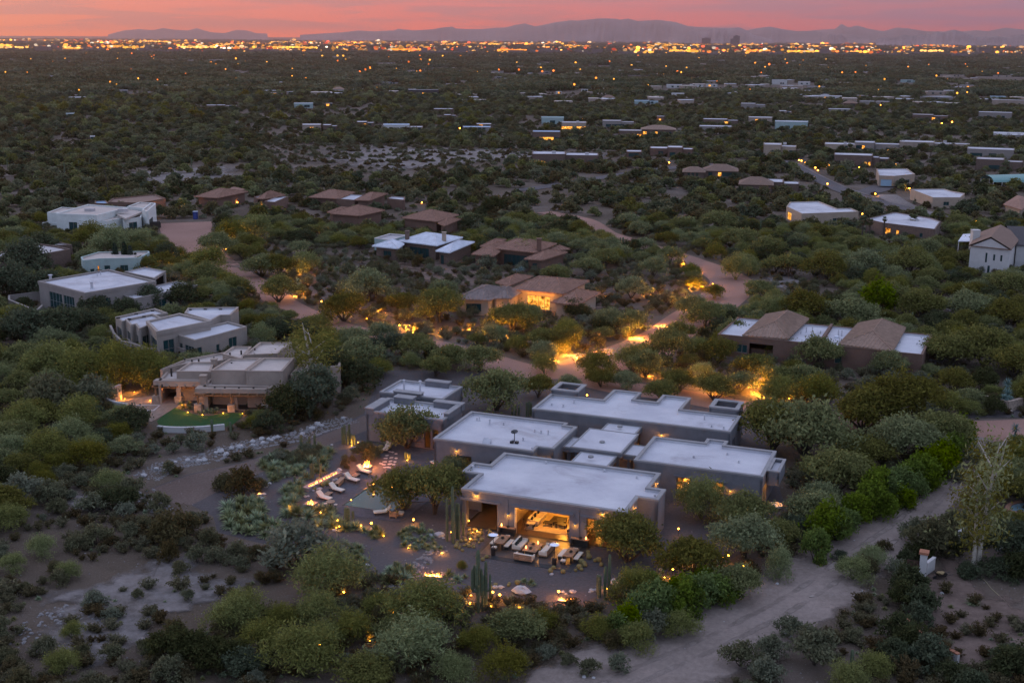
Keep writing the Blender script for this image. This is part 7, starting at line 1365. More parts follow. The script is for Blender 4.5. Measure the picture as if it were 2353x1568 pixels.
def clump(seed, n, sp, s, lm):
    rs = np.random.RandomState(seed); cs = []
    for i in range(n):
        c0 = np.array([rs.uniform(-sp, sp), rs.uniform(-sp, sp), 0]); k = rs.uniform(.6, 1.35)
        for _ in range(26):
            v = rs.randn(3); v /= np.linalg.norm(v); v[2] = abs(v[2]); cs.append(c0 + v * np.array([3.2, 3.2, 3.6]) * k + [0, 0, .3])
    V, Fc = leaves(rs, cs, 2, .5, s, 1.5, .6); return npmesh('far_clump', V, Fc, LM[lm])
FC = [clump(300 + i, 9, 13, 1.7, lm) for i, lm in enumerate(['far', 'far', 'dark', 'far', 'dark'])]; pts = []
for _ in range(17000):
    y = 1100 * math.exp(RSv.rand() * 1.62); x = (RSv.rand() * 2 - 1) * (.52 * y); s = RSv.uniform(.7, 1.3) * (1 + .25 * (y > 2600)); u, v, k = proj(x, y, 0); bad = False
    for x0, x1, ya, yb, hp in HB:
        if hp[0][1] > 900 and x0 - 14 * F / k < u < x1 + 14 * F / k and v > ya - 1 and v - 4.5 * F / k < yb and k < hp[0][1] + 25: bad = True; break
    if not bad: pts.append((x, y, hgt(x, y) * (1 if y < 2500 else max(0, 1 - (y - 2500) / 1500)) - .2, RSv.rand() * 6.28, s, RSv.randint(5)))
scatter('far_woodland', FC, pts)
pts = []
for _ in range(5200):
    y = 5200 * math.exp(RSv.rand() * 1.15); x = (RSv.rand() * 2 - 1) * (.46 * y); pts.append((x, y, 0, RSv.rand() * 6.28, RSv.uniform(1.6, 3.2), RSv.randint(5)))
scatter('city_trees', FC, pts)
# ---- saguaros
def saguaro_mesh(h, r, arms, seed):
    rn = random.Random(seed); b = MB(); n = 14
    def col(pts, rr):
        vs = []; pts = [np.array(p, float) for p in pts]
        for i, p in enumerate(pts):
            t = pts[min(i + 1, len(pts) - 1)] - pts[max(i - 1, 0)]; t /= np.linalg.norm(t); a = np.cross(t, [0, 1., .01]); a /= np.linalg.norm(a); c_ = np.cross(t, a)
            for k in range(n): an = 2 * math.pi * k / n; q = rr[i] * (1.08 if k % 2 else .86); vs.append(p + q * (math.cos(an) * a + math.sin(an) * c_))
        fs = [(i * n + k, i * n + (k + 1) % n, (i + 1) * n + (k + 1) % n, (i + 1) * n + k) for i in range(len(pts) - 1) for k in range(n)]; fs.append(tuple(range((len(pts) - 1) * n, len(pts) * n))); b.add(vs, fs)
    col([(0, 0, -.1), (0, 0, h * .3), (0, 0, h * .7), (0, 0, h * .93), (0, 0, h * .985), (0, 0, h)], [r * .85, r, r * 1.05, r * .9, r * .6, r * .15]); arm = []
    for i in range(arms):
        an = i * 2.5 + rn.random(); z = h * rn.uniform(.28, .45); e = h * rn.uniform(.6, .88); x, y = math.cos(an), math.sin(an); R_ = r * 3.0; ar = r * .72
        b2 = b; b = MB()
        col([(x * r * .5, y * r * .5, z), (x * R_ * .8, y * R_ * .8, z + .1), (x * R_, y * R_, z + r * 1.6), (x * R_, y * R_, e * .9), (x * R_, y * R_, e * .97), (x * R_, y * R_, e)], [ar * .9, ar, ar, ar * .95, ar * .6, ar * .15]); arm.append(b); b = b2
    return b, arm
random.seed(4)
def saguaro(R, x, yb, yt, arms=0, k=.055):
    p = G(*R(x, yb)); d = ray(*R(x, yt)); hh = H + d[2] * p[1] / d[1] - p[2]; hh = max(1.0, hh); o = thing('saguaro_cactus', None, 'cactus', tuple(float(v) for v in p), random.uniform(0, 6), GROUPS['saguaro'])
    b, arm = saguaro_mesh(hh, max(.14, hh * k), arms, int(x)); b.build('stem', m_cactus, o)
    for a in arm: a.build('arm', m_cactus, o)
    RECS.append((o, ('tall ' if hh > 4 else 'short ' if hh < 2 else '') + ('many-armed' if arms > 2 else 'armed' if arms else 'single-stem') + ' saguaro cactus', p[0], p[1]))
for a in ((R1, 490, 1560, 1003, 4, .03), (R1, 558, 1545, 1105, 3, .03), (R1, 530, 1550, 1225, 0, .04), (R1, 597, 1480, 1290, 0, .05), (R1, 215, 930, 538, 0, .028), (R1, 265, 935, 440, 0, .028), (R1, 270, 950, 640, 0, .035), (R1, 318, 910, 590, 0, .032), (R1, 298, 905, 585, 0, .026), (R1, 358, 880, 672, 0, .04), (R1, 1565, 1425, 1230, 0, .08), (R1, 1550, 1400, 1225, 0, .06), (R1, 1615, 1415, 1150, 0, .045), (R1, 1650, 1410, 1043, 0, .035), (R4, 800, 495, 335, 0, .085), (R4, 850, 495, 390, 0, .08), (R4, 872, 490, 350, 0, .08), (R4, 918, 440, 335, 0, .1), (R4, 1165, 420, 265, 0, .06), (R4, 1185, 420, 245, 0, .06), (R4, 1212, 425, 300, 0, .07), (R4, 1226, 400, 240, 0, .06), (R4, 1248, 435, 325, 0, .08), (R4, 1272, 430, 330, 0, .07), (R4, 310, 1020, 880, 0, .08), (R4, 205, 1040, 945, 0, .1), (R4, 280, 1030, 962, 0, .12), (R4, 487, 1150, 1035, 0, .09), (R4, 517, 1155, 1085, 0, .1), (R4, 735, 1210, 1140, 0, .12), (R4, 772, 1260, 1165, 0, .1), (R4, 790, 1215, 1148, 0, .12), (R4, 885, 725, 595, 0, .08), (R4, 905, 725, 585, 0, .07), (R4, 970, 715, 590, 0, .08), (R4, 952, 620, 535, 0, .1), (R4, 592, 725, 640, 0, .1), (R4, 652, 715, 632, 0, .09), (R4, 822, 740, 660, 0, .09), (R4, 740, 770, 700, 0, .1), (R4, 1195, 1125, 980, 0, .09), (R4, 1220, 1125, 983, 0, .09), (R4, 1257, 1085, 1022, 0, .14),
          (R5, 1162, 610, 515, 0, .1), (R5, 1230, 650, 565, 0, .1), (R5, 1262, 620, 540, 0, .1), (N2, 1010, 1390, 1210, 0, .06), (N2, 1182, 1270, 1140, 0, .08), (N2, 1348, 1295, 1160, 0, .07), (N2, 1607, 1215, 1115, 0, .06), (R7, 812, 1620, 1420, 0, .07), (N8, 1553, 945, 765, 0, .05), (N7, 1265, 925, 850, 0), (N7, 1282, 925, 848, 0), (N7, 1302, 925, 838, 0), (N7, 1835, 1195, 1110, 0), (N7, 1620, 1155, 1078, 1), (N7, 1810, 1035, 968, 1), (N7, 1797, 975, 885, 0), (N7, 258, 850, 722, 2, .04), (N7, 122, 840, 735, 0, .04), (N7, 1306, 1062, 1005, 0), (N7, 1600, 965, 905, 0), (N7, 2290, 1150, 1000, 0, .04), (N7, 2228, 1320, 1245, 0), (N6, 1975, 1490, 1400, 2), (N6, 2030, 1490, 1432, 1), (N6, 370, 1195, 1115, 1), (N6, 622, 1005, 918, 2), (N6, 555, 615, 520, 1), (N6, 805, 395, 300, 0), (N6, 1520, 660, 590, 0), (N5, 1990, 560, 422, 0, .05), (N5, 2190, 1530, 1350, 0, .045), (N3, 640, 1510, 1380, 0, .05), (N3, 435, 1530, 1460, 0), (N3, 855, 1440, 1400, 0), (N4, 1752, 215, 112, 1, .08), (N4, 1775, 230, 110, 1, .08), (R3, 830, 600, 505, 1, .07), (R2, 1380, 400, 320, 0, .07), (R2, 1410, 400, 310, 0, .07), (R2, 1440, 400, 325, 0, .07), (R2, 1508, 410, 280, 0, .06), (R2, 1530, 410, 270, 0, .06), (R2, 1546, 405, 285, 0, .06), (R2, 430, 790, 735, 0, .1), (R2, 455, 800, 730, 0, .09), (R2, 470, 800, 740, 0, .1),
          (ML, 577, 855, 740, 0, .04), (ML, 705, 800, 720, 0, .045), (ML, 800, 782, 710, 0, .045), (ML, 850, 765, 700, 0, .045), (ML, 1228, 760, 685, 2, .045), (ML, 1345, 770, 680, 0, .04), (ML, 1480, 760, 705, 0), (ML, 1705, 795, 690, 0, .04), (ML, 737, 1030, 948, 0), (ML, 263, 1130, 1045, 0), (ML, 67, 785, 712, 0), (ML, 1016, 860, 797, 0), (ML, 1122, 470, 400, 0, .045), (ML, 1870, 440, 380, 1, .045), (MM, 1305, 555, 470, 2, .045), (MM, 1945, 890, 800, 1, .045), (MM, 2172, 580, 510, 0, .045)): saguaro(*a)
# ---- palms
def palm(R, x, yb, yt, wpx, lab, skirt=True):
    p = G(*R(x, yb)); d = ray(*R(x, yt)); hh = max(2.5, H + d[2] * p[1] / d[1] - p[2]); t = thing('fan_palm_tree', lab, 'palm', tuple(float(v) for v in p), random.uniform(0, 6), GROUPS['palm']); r = wpx / 3.871 * p[1] / F / 2
    b = MB(); b.tube([(0, 0, -.1), (.05, 0, hh * .5), (0, 0, hh - .5 * r)], [.3, .22, .2], 7); b.build('trunk', m_bark, t)
    rs = np.random.RandomState(int(x)); V = []; Fq = []
    for i in range(46):
        an = i * 2.4; el_ = rs.uniform(-.75, 1.3); l = r * rs.uniform(.8, 1.1); dv = np.array([math.cos(an) * math.cos(el_), math.sin(an) * math.cos(el_), math.sin(el_)]); s = np.cross(dv, [0, 0, 1.]); s /= np.linalg.norm(s) + 1e-6; o = np.array([0, 0, hh - .5 * r]); k = len(V)
        V += [o + dv * l * .3 - s * .03, o + dv * l * .3 + s * .03, o + dv * l * .75 + s * l * .34, o + dv * l * 1.05 + s * l * .15 - [0, 0, l * .1], o + dv * l * 1.05 - s * l * .15 - [0, 0, l * .1], o + dv * l * .75 - s * l * .34]; Fq += [(k, k + 1, k + 2, k + 5), (k + 5, k + 2, k + 3, k + 4)]
    b = MB(); b.add(V, Fq); b.build('crown', LM['palm'], t)
    if skirt:
        b = MB(); b.lathe([(.3, hh - 1.4 * r), (.55 * r, hh - 1.0 * r), (.4 * r, hh - .55 * r)], 9); b.build('dead_frond_skirt', mat('dead_frond', (.15, .105, .06), .95, .3, 3), t)
for i, a in enumerate(((905, 1005, 755, 95, 'tall shaggy fan palm, first of the row before the palm house'), (968, 1010, 780, 75, 'shaggy fan palm second along the row before the palm house'), (1100, 940, 758, 52, 'thin young fan palm near the lit window of the palm house'), (1355, 890, 748, 120, 'broad green fan palm before the white roof of the palm house'), (1592, 810, 690, 95, 'fan palm at the mountain-side end of the palm house roof'), (1295, 305, 140, 80, 'tall bushy fan palm between the stepped-roof and salmon houses'), (1520, 230, 130, 60, 'fan palm in front of the salmon house'), (805, 215, 118, 85, 'dark fan palm before the long tan house'), (282, 335, 272, 55, 'small fan palm at the far bend kerb of the asphalt road'), (287, 455, 358, 60, 'small fan palm lower down the asphalt road kerb'), (2185, 370, 275, 110, 'round date palm before the low pale-roofed house'))): palm(N6, *a)
for a in ((1700, 610, 460, 80, 'yellow-green palm in front of the three-window house'), (1745, 600, 462, 75, 'yellow-green palm second before the three-window house'), (1910, 590, 455, 130, 'bright yellow bushy palm before the lit-window hip house')): palm(N7, *a)
# ---- rocks
m_stone2 = mat('riprap_rock', (.20, .19, .192), .95, .4, 1.2, .5, 5); m_rock = mat('pale_rock', (.34, .33, .335), .9, .22, 1.2, .5, 5); m_rockt = mat('tan_rock', (.30, .25, .22), .9, .25, 1.5, .4, 5); n_ = [0]
def boulder(R, x, y, wpx, m=None, sq=(1, .8, .6), sc_=3.871):
    p = G(*R(x, y)); r = wpx / sc_ * np.linalg.norm(p - [0, 0, H]) / F / 2; n_[0] += 1; b = MB(); b.rock((0, 0, r * .28), r, sq, 400 + n_[0]); o = b.build('boulder', m or m_rock, loc=tuple(float(v) for v in p), rz=random.uniform(-.6, .6)); o['category'] = 'boulder'; o['group'] = GROUPS['rock']; RECS.append((o, ('large ' if r > .8 else 'small ' if r < .35 else '') + ('tan' if m else 'pale') + ' boulder', p[0], p[1]))
for e in ((870, 1390, 180, None, (1, .65, .42)), (145, 885, 95), (70, 880, 45), (180, 905, 35), (1695, 1305, 80, None, (1, .7, .8)), (1140, 1228, 42), (640, 1345, 60), (690, 1345, 70, None, (1, .6, .45)), (600, 1290, 30), (1245, 1385, 45), (1325, 1385, 60), (1270, 1400, 30), (1350, 1378, 30), (1500, 1375, 60), (1545, 1370, 50), (1480, 1385, 30), (2105, 1365, 40), (2025, 1205, 30), (2110, 1185, 40), (160, 1222, 50), (80, 1205, 35), (200, 1220, 40)): boulder(R1, *e)
for e in ((430, 875, 50), (468, 868, 40), (440, 908, 55), (498, 790, 40), (515, 775, 40), (488, 805, 30), (245, 672, 50), (1092, 1190, 45), (1130, 1195, 30), (1195, 1160, 35), (1140, 1150, 35), (1430, 1180, 50), (1425, 1215, 35), (1135, 655, 50), (1165, 690, 40), (1150, 690, 35), (1085, 745, 35), (1110, 735, 35), (1020, 775, 40), (1000, 795, 35), (965, 820, 40), (940, 822, 35), (835, 890, 35), (860, 885, 30), (905, 835, 28), (1385, 1500, 45), (545, 1170, 50), (1965, 1225, 45), (585, 365, 60), (1070, 430, 30), (1260, 460, 60, None, (1, .5, .4)), (1320, 410, 40)): boulder(R4, *e)
for e in ((1170, 180, 50, m_rockt), (1620, 928, 42), (908, 905, 30), (550, 672, 26), (985, 1090, 30), (245, 1290, 50), (275, 1310, 40), (840, 455, 18), (460, 955, 60, m_rockt, (1, .4, .2)), (2160, 540, 120), (2240, 540, 90), (2310, 520, 90), (2340, 570, 80)): boulder(R7, *e)
for e in ((1920, 735, 50), (1965, 705, 62), (2215, 730, 70, m_rockt)): boulder(N8, *e)
for e in ((1165, 740, 45), (490, 1520, 50), (575, 1525, 35), (35, 1120, 90), (150, 1155, 50), (1525, 1110, 22), (1735, 1025, 18), (2290, 1140, 70), (2205, 690, 35)): boulder(R8, *e)
random.seed(8)
for i in range(26):
    f = random.random() * 6.99; k = int(f); p = RIP[k] + (RIP[k + 1] - RIP[k]) * (f - k) + np.array([random.uniform(-.9, .9), random.uniform(-.5, 1.6)]); r = random.uniform(.3, .55); b = MB(); b.rock((0, 0, r * .25), r, (1, .85, .7), 700 + i)
    o = b.build('boulder', m_rock, loc=(*map(float, p), 0), rz=random.random() * 6); o['category'] = 'boulder'; o['group'] = GROUPS['rock']; RECS.append((o, 'grey-white riprap boulder', p[0], p[1]))
rm = []
for i in range(5): b = MB(); b.rock((0, 0, .1), .5, (1, .8, .6), 900 + i); rm.append(b.mesh('stone', m_stone2))
pts = []; 
def along(path, n, w0, w1, s0, s1):
    for _ in range(n):
        f = random.random() * (len(path) - 1.001); k = int(f); d = path[k + 1] - path[k]; d = d / np.linalg.norm(d); nn = np.array([-d[1], d[0]]); p = path[k] + (path[k + 1] - path[k]) * (f - k) + nn * random.uniform(w0, w1); pts.append((p[0], p[1], -.03, random.random() * 6.3, random.uniform(s0, s1), random.randrange(5)))
along(RIP, 1150, -1.5, 2.3, .1, .34); along(RIP, 170, -.6, 1.9, .3, .6); along(RIP, 480, -1.75, -1.3, .18, .34)
for pa, n, w, s0, s1 in (([(1010, 1260), (930, 1330), (860, 1385), (760, 1425), (690, 1455), (620, 1470)], 420, 1.0, .2, .55), ([(185, 790), (195, 815), (210, 840), (225, 850)], 260, 3.2, .3, .9), ([(130, 890), (180, 885), (230, 870)], 120, 1.2, .3, .8), ([(2115, 800), (2150, 830), (2190, 835)], 260, 2.2, .25, .6), ([(1310, 815), (1350, 823), (1380, 818), (1420, 800)], 200, 1.6, .25, .6), ([(330, 1125), (350, 1160), (380, 1175)], 110, 1.2, .2, .5), ([(60, 1500), (130, 1430), (190, 1400)], 160, 3, .15, .5)): along([G(*q)[:2] for q in pa], n, -w, w, s0, s1)
scatter('riprap_stones', rm, pts); pts = []
for _ in range(9000):
    y = random.uniform(84, 175); x = (random.random() * 2 - 1) * (.44 * y + 4); u, v, k = proj(x, y, 0)
    if in_px(u, v, BARE[:2]) or random.random() < .33: pts.append((x, y, -.02, random.random() * 6.3, .07 + .16 * random.random() ** 3, random.randrange(5)))
scatter('ground_pebbles', rm, pts)
tuf = [PROT['tuft'][0][0], PROT['tuft'][1][0], PROT['creosote'][1][0]]; pts = []
for _ in range(9000):
    y = 84 + 190 * random.random() ** 1.7; x = (random.random() * 2 - 1) * (.44 * y + 4)
    u, v, k = proj(x, y, 0)
    if (in_px(u, v, BARE) and random.random() < .72) or (.5 * mnoise.noise(Vector((x / 9, y / 9, 1))) > .08 and v > 1150): continue
    if site_ok(x, y, .3, .4): pts.append((x, y, -.05, random.random() * 6.3, random.uniform(.4, .95), random.randrange(3) if random.random() < .6 else 2))
scatter('dry_undergrowth', tuf, pts)
# ---- garden and retaining walls
def gwall(name, R, pts, h, th, m, lab, cap=None, taper=None, grp=None, nm_cat='wall'):
    q = [P(*R(*p))[:2] for p in pts]; c = np.mean(q, axis=0); t = thing(name, lab, nm_cat, (float(c[0]), float(c[1]), 0), 0, grp); b = MB(); cpb = MB(); L_n = len(q)
    for i in range(L_n - 1):
        a, e = q[i] - c, q[i + 1] - c; d = e - a; Lg = np.linalg.norm(d); d /= Lg; n = np.array([-d[1], d[0]]); h0, h1 = (h, h) if not taper else (np.interp(i, [0, L_n - 1], taper), np.interp(i + 1, [0, L_n - 1], taper)); a = a - d * (.02 + .002 * i); e = e + d * .02
        A = [a - n * th / 2, e - n * th / 2, e + n * th / 2, a + n * th / 2]; hh = (h0, h1, h1, h0); b.add([(*p, 0) for p in A] + [(*p, z) for p, z in zip(A, hh)], [(4, 5, 6, 7), (0, 1, 5, 4), (1, 2, 6, 5), (2, 3, 7, 6), (3, 0, 4, 7)])
        A = [a - n * (th / 2 + .05), e - n * (th / 2 + .05), e + n * (th / 2 + .05), a + n * (th / 2 + .05)]; cpb.add([(*p, z + .002) for p, z in zip(A, hh)] + [(*p, z + .11) for p, z in zip(A, hh)], [(3, 2, 1, 0), (4, 5, 6, 7), (0, 1, 5, 4), (1, 2, 6, 5), (2, 3, 7, 6), (3, 0, 4, 7)])
    b.build('wall', m, t); cpb.build('wall_cap', cap or m, t); return t
ZW = lambda X, Y: (X / 5.527, 728.9 + Y / 5.527)
sm = lambda R, l: [(p[0], p[1]) for p in smooth(l, 4)]
gwall('garden_wall', N2, sm(N2, [(232, 990), (236, 1012), (262, 1040), (330, 1066), (430, 1084)]), 1.3, .35, m_wht, 'curved white wall round the garden pool of the adobe house')
gwall('garden_wall', N2, sm(N2, [(700, 1246), (800, 1256), (950, 1258), (1120, 1250), (1290, 1232)]), .7, .35, m_wht, 'curved white wall edging the lawn of the adobe house')
gwall('garden_wall', N2, [(300, 1000), (372, 968)], 2.3, .35, m_adobe, 'tan wall panel beside the dark gate of the adobe garden'); gwall('garden_gate', N2, [(258, 1012), (298, 1000)], 1.9, .1, m_dark, 'dark gate between tan panel and curved white wall', nm_cat='gate')
gwall('retaining_wall', ZW, [(1400, 262), (1228, 300), (1262, 370), (1350, 560)], 1.2, .3, m_beige, 'outer beige retaining wall below the staggered-roof house'); gwall('retaining_wall', ZW, [(1410, 215), (1450, 310), (1550, 415), (1700, 450), (1900, 520), (2000, 510), (2200, 480), (2360, 530)], 1.6, .3, m_beige, 'long angled beige retaining wall of the staggered-roof house'); gwall('retaining_wall', ZW, [(1545, 225), (1600, 310), (1672, 385), (1560, 400)], 1.0, .3, m_beige, 'small inner beige planter wall of the staggered-roof house')
gwall('terrace_wall', N1, [(385, 1390), (330, 1440), (90, 1340), (90, 1300), (400, 1262)], 1.9, .3, m_grey, 'pale terrace wall round the court of the glass-corner house')
gwall('garden_wall', N5, [(560, 812), (780, 838)], 1.3, .3, m_brown, 'red-brown terrace wall before the dark porch of the long house'); gwall('garden_wall', N5, [(1205, 800), (1165, 860), (1400, 890), (1590, 915), (1875, 935), (1880, 985)], 1.3, .3, m_brown, 'stepped red-brown yard wall before the long house'); gwall('garden_wall', N5, [(2100, 830), (2245, 850), (2265, 745), (2150, 735)], 1.9, .3, m_brown, 'small red-brown enclosure at the end of the long house')
gwall('stone_wall', N5, sm(N5, [(1030, 1090), (1150, 1105), (1240, 1115), (1330, 1125)]), 2.0, .5, m_fstone, 'tapering glowing stone wall on the mountain side of the entry', taper=(2.3, .6)); gwall('stone_wall', N5, sm(N5, [(520, 1065), (640, 1072), (740, 1070), (845, 1068)]), 1.6, .5, m_fstone, 'lower glowing stone wall behind the lit cacti', taper=(.5, 2.1))
for x, y, h, lab in ((945, 1060, 2.2, 'tapered stone pillar standing between the two glowing walls'), (820, 1100, 1.3, 'short stone pillar before the lower glowing wall')):
    p = P(*N5(x, y)); t = thing('stone_pillar', lab, 'pillar', (float(p[0]), float(p[1]), 0)); b = MB(); b.add([(-.7, -.6, 0), (.7, -.6, 0), (.7, .6, 0), (-.7, .6, 0), (-.45, -.4, h), (.45, -.4, h), (.45, .4, h), (-.45, .4, h)], [(4, 5, 6, 7), (0, 1, 5, 4), (1, 2, 6, 5), (2, 3, 7, 6), (3, 0, 4, 7)]); b.build('shaft', m_fstone, t); b = MB(); b.box(-.5, .5, -.45, .45, h, h + .12); b.build('capstone', m_fstone, t)
gwall('stone_wall', N8, sm(N8, [(1768, 718), (1790, 660), (1875, 660), (2000, 672), (2140, 700), (2200, 720), (2320, 690)]), 1.5, .45, m_fstone, 'curved field-stone wall with rocks at the road entrance')
gwall('yard_wall', R7, [(1475, 765), (1545, 712)], 1.3, .25, m_wht, 'short white yard wall behind the brick-capped gate pillar'); gwall('yard_wall', R7, [(1765, 480), (1835, 430)], 1.3, .25, m_wht, 'white wall end showing between dark shrubs and the leaning eucalyptus'); gwall('yard_wall', R7, sm(R7, [(1290, 1240), (1375, 1330), (1480, 1420), (1600, 1475), (1760, 1560)]), 1.0, .3, m_wht, 'curved white wall with brick coping under the oleanders', cap=mat('red_brick_cap', (.28, .12, .07), .9))
p = P(*R7(1443, 795)); t = thing('gate_pillar', 'white gate pillar with a brick cap beside the alley', 'pillar', (float(p[0]), float(p[1]), 0), rad(-25)); b = MB(); b.box(-.32, .32, -.32, .32, 0, 2.75); b.build('shaft', m_wht, t); b = MB(); b.box(-.45, .45, -.45, .45, 2.75, 3.0); b.build('capstone', mat('red_brick_cap', (.28, .12, .07)), t)
a_, b_ = P(*R7(1300, 770)), P(*R7(1425, 795)); t = thing('yard_gate', 'rusty brown sheet gate hung on the white pillar', 'gate', (float(a_[0]), float(a_[1]), 0), math.atan2(b_[1] - a_[1], b_[0] - a_[0])); lg = float(np.linalg.norm(b_ - a_)); m_rust = mat('rusty_sheet', (.06, .032, .024), .9, .3, 2)
for k in range(5): b = MB(); b.box(lg * k / 5 + .02, lg * (k + 1) / 5 - .02, -.02, .02, .12, 1.85); b.build('gate_board', m_rust, t)
b = MB(); b.box(0, lg, .021, .06, 1.6, 1.7); b.box(0, lg, .021, .06, .3, .4); b.build('gate_rail', m_rust, t)
for i in range(6): p = P(*R7(1180 + i * 18, 690 - i * 10)); b = MB(); b.box(-1.1, 1.1, -.06, .06, .02, .07 + .03 * i); tag(b.build('timber_plank', m_dark, loc=(float(p[0]), float(p[1]), 0), rz=rad(30 + 6 * i)), f'weathered plank, {ORD[i]} from the gate in the stack by the alley', 'plank', 'planks stacked by the alley')
p = P(*R7(1610, 795)); t = thing('wheelbarrow', 'dark wheelbarrow full of straw parked in the bare yard', 'wheelbarrow', (float(p[0]), float(p[1]), 0), rad(10)); b = MB(); b.add([(-.35, -.25, .3), (.35, -.25, .3), (.35, .25, .3), (-.35, .25, .3), (-.6, -.4, .65), (.5, -.4, .65), (.5, .4, .65), (-.6, .4, .65)], [(3, 2, 1, 0), (0, 1, 5, 4), (1, 2, 6, 5), (2, 3, 7, 6), (3, 0, 4, 7)]); b.build('tray', m_dark, t)
b = MB(); b.rock((-.05, 0, .66), .42, (1, .8, .45), 77); b.build('straw_load', mat('straw', (.26, .19, .10), .95), t)
for s in (-1, 1): b = MB(); b.tube([(-.6, s * .1, .25), (.4, s * .28, .42), (1.15, s * .3, .55)], .03, 5); b.build('handle', m_dark, t); b = MB(); b.tube([(.4, s * .28, .42), (.45, s * .3, 0)], .025, 5); b.build('leg', m_dark, t)
b = MB(); b.tube([(-.62, -.05, .2), (-.62, .05, .2)], .2, 12); b.build('wheel', m_black, t)
b = MB(); q = [P(*R7(*p)) for p in ((1975, 775), (2060, 880), (2160, 970), (2260, 1070), (2351, 1135), (2420, 1180))]; b.tube([(p[0], p[1], .03) for p in q], .03, 5); tag(b.build('garden_hose', mat('pale_hose', (.30, .26, .16), .7)), 'thin pale hose trailing across the bare yard', 'hose')
b = MB(); q = [P(*R7(*p))[:2] for p in sm(None, [(2420, 130), (2330, 122), (2260, 130), (2200, 152), (2185, 190), (2240, 225), (2420, 235)])]; qi = inset(ccw([tuple(p) for p in q]), .5); ring(b, ccw([tuple(p) for p in q]), qi, .05, .35); tag(b.build('pool_edge', mat('brick_coping', (.30, .16, .11), .9)), kind='structure'); b = MB(); fillpoly(b, qi, .25); tag(b.build('neighbour_pool_water', mat('blue_water', (.16, .25, .30), .08)), kind='structure')
p = G(*N1(975, 385)); b = MB(); d = ray(*N1(935, 100)); hh = H + d[2] * p[1] / d[1]; b.tube([(0, 0, -.2), (-.4, 0, hh * .5), (-.9, 0, hh)], [.16, .12, .07], 6); t = thing('mast_pole', 'tall thin leaning pole behind the white panel house', 'pole', tuple(float(v) for v in p)); b.build('shaft', m_dark, t); b = MB(); b.box(-1.3, -.5, -.05, .05, hh - .5, hh - .4); b.build('crossarm', m_dark, t)
p = G(*N1(1740, 537)); t = thing('portable_toilet', 'blue portable toilet at the turning circle', 'toilet', tuple(float(v) for v in p)); m_pt = mat('blue_plastic', (.02, .03, .14), .5); b = MB(); b.box(-.6, .6, -.6, .6, 0, 2.1); b.build('cabin', m_pt, t); b = MB(); b.box(-.65, .65, -.65, .65, 2.1, 2.3); b.build('roof', mat('pale_blue_plastic', (.25, .3, .4), .5), t); b = MB(); b.box(-.4, .4, -.64, -.605, .1, 1.9); b.build('door', mat('blue_plastic2', (.03, .05, .2), .5), t)
p = G(*N1(1368, 615)); t = thing('waste_skip', 'dark open waste skip beside the white panel house', 'skip', tuple(float(v) for v in p), .3); b = MB(); ring(b, rect(-1.9, 1.9, -1.1, 1.1), rect(-1.8, 1.8, -1, 1), 0, 1.6); b.build('bin', m_dark, t); b = MB(); b.box(-1.8, 1.8, -1, 1, .9, 1.0); b.build('rubble_fill', m_greyroof, t)
p = G(*N6(1255, 468)); t = thing('parked_car', 'dark car parked beside the blue garage door', 'car', tuple(float(v) for v in p), rad(8)); m_car = mat('dark_car_paint', (.02, .03, .035), .3, spec=.6); b = MB(); b.box(-2.2, 2.2, -.9, .9, .3, .85); b.build('body', m_car, t); b = MB(); b.add([(-1.5, -.85, .851), (1.2, -.85, .851), (1.2, .85, .851), (-1.5, .85, .851), (-1.0, -.7, 1.45), (.6, -.7, 1.45), (.6, .7, 1.45), (-1, .7, 1.45)], [(4, 5, 6, 7), (0, 1, 5, 4), (1, 2, 6, 5), (2, 3, 7, 6), (3, 0, 4, 7)]); b.build('cabin', m_darkglass, t)
for x in (-1.4, 1.4):
    for s in (-1, 1): b = MB(); b.tube([(x, s * .8, .33), (x, s * .95, .33)], .33, 10); b.build('wheel', m_black, t)
A, B = G(*N6(2060, 500)), G(*N6(2480, 520)); c = (A + B) / 2; t = thing('court_canopy', 'long pale teal arched canopy at the picture edge', 'canopy', tuple(float(v) for v in c)); Lc = float(np.linalg.norm(B - A)); b = MB(); vs = []
for i in range(9): an = math.pi * i / 8; vs += [(-Lc / 2, -6 * math.cos(an) + 6, 2.6 + 1.8 * math.sin(an)), (Lc / 2, -6 * math.cos(an) + 6, 2.6 + 2.4 * math.sin(an))]
b.add(vs, [(i * 2, i * 2 + 1, i * 2 + 3, i * 2 + 2) for i in range(8)]); b.build('roof', mat('teal_sheet', (.13, .25, .24), .6), t)
for i in range(6):
    for yy in (0, 12): b = MB(); b.tube([(-Lc / 2 + Lc * i / 5, yy, 0), (-Lc / 2 + Lc * i / 5, yy, 2.6)], .1, 6); b.build('post', m_wht, t)
# ---- small lamps of the gardens and streets
m_hood = m_black
def glow(R, x, y, e, r=.085, h=.5, kind='light', col=WARM, noun=None):
    p = G(*R(x, y)); dist = np.linalg.norm(p - [0, 0, H]); q = P(*R(x, y), float(p[2]) + h) if p[1] < 330 else p; far = dist > 330; r = min(r, .16) * (.7 if not far else 1.1 * dist / 330)
    t = thing('garden_light' if kind == 'light' else 'street_light', None, 'garden light', (float(q[0]), float(q[1]), float(p[2])), 0, GROUPS['light']); b = MB(); b.tube([(0, 0, -.05), (0, 0, h - r)], .025, 5); b.build('post', m_hood, t)
    b = MB(); b.lathe([(r * .3, h - r), (r, h - r * .5), (r, h + r * .4), (r * .2, h + r)], 8); b.build('bulb', m_bulb, t)
    if e: lamp(t, (0, -r - .12, h + .2), e * (2.0 if p[1] > 165 else 1.3), col, .1)
    RECS.append((t, noun or 'low glowing garden light', q[0], q[1]))
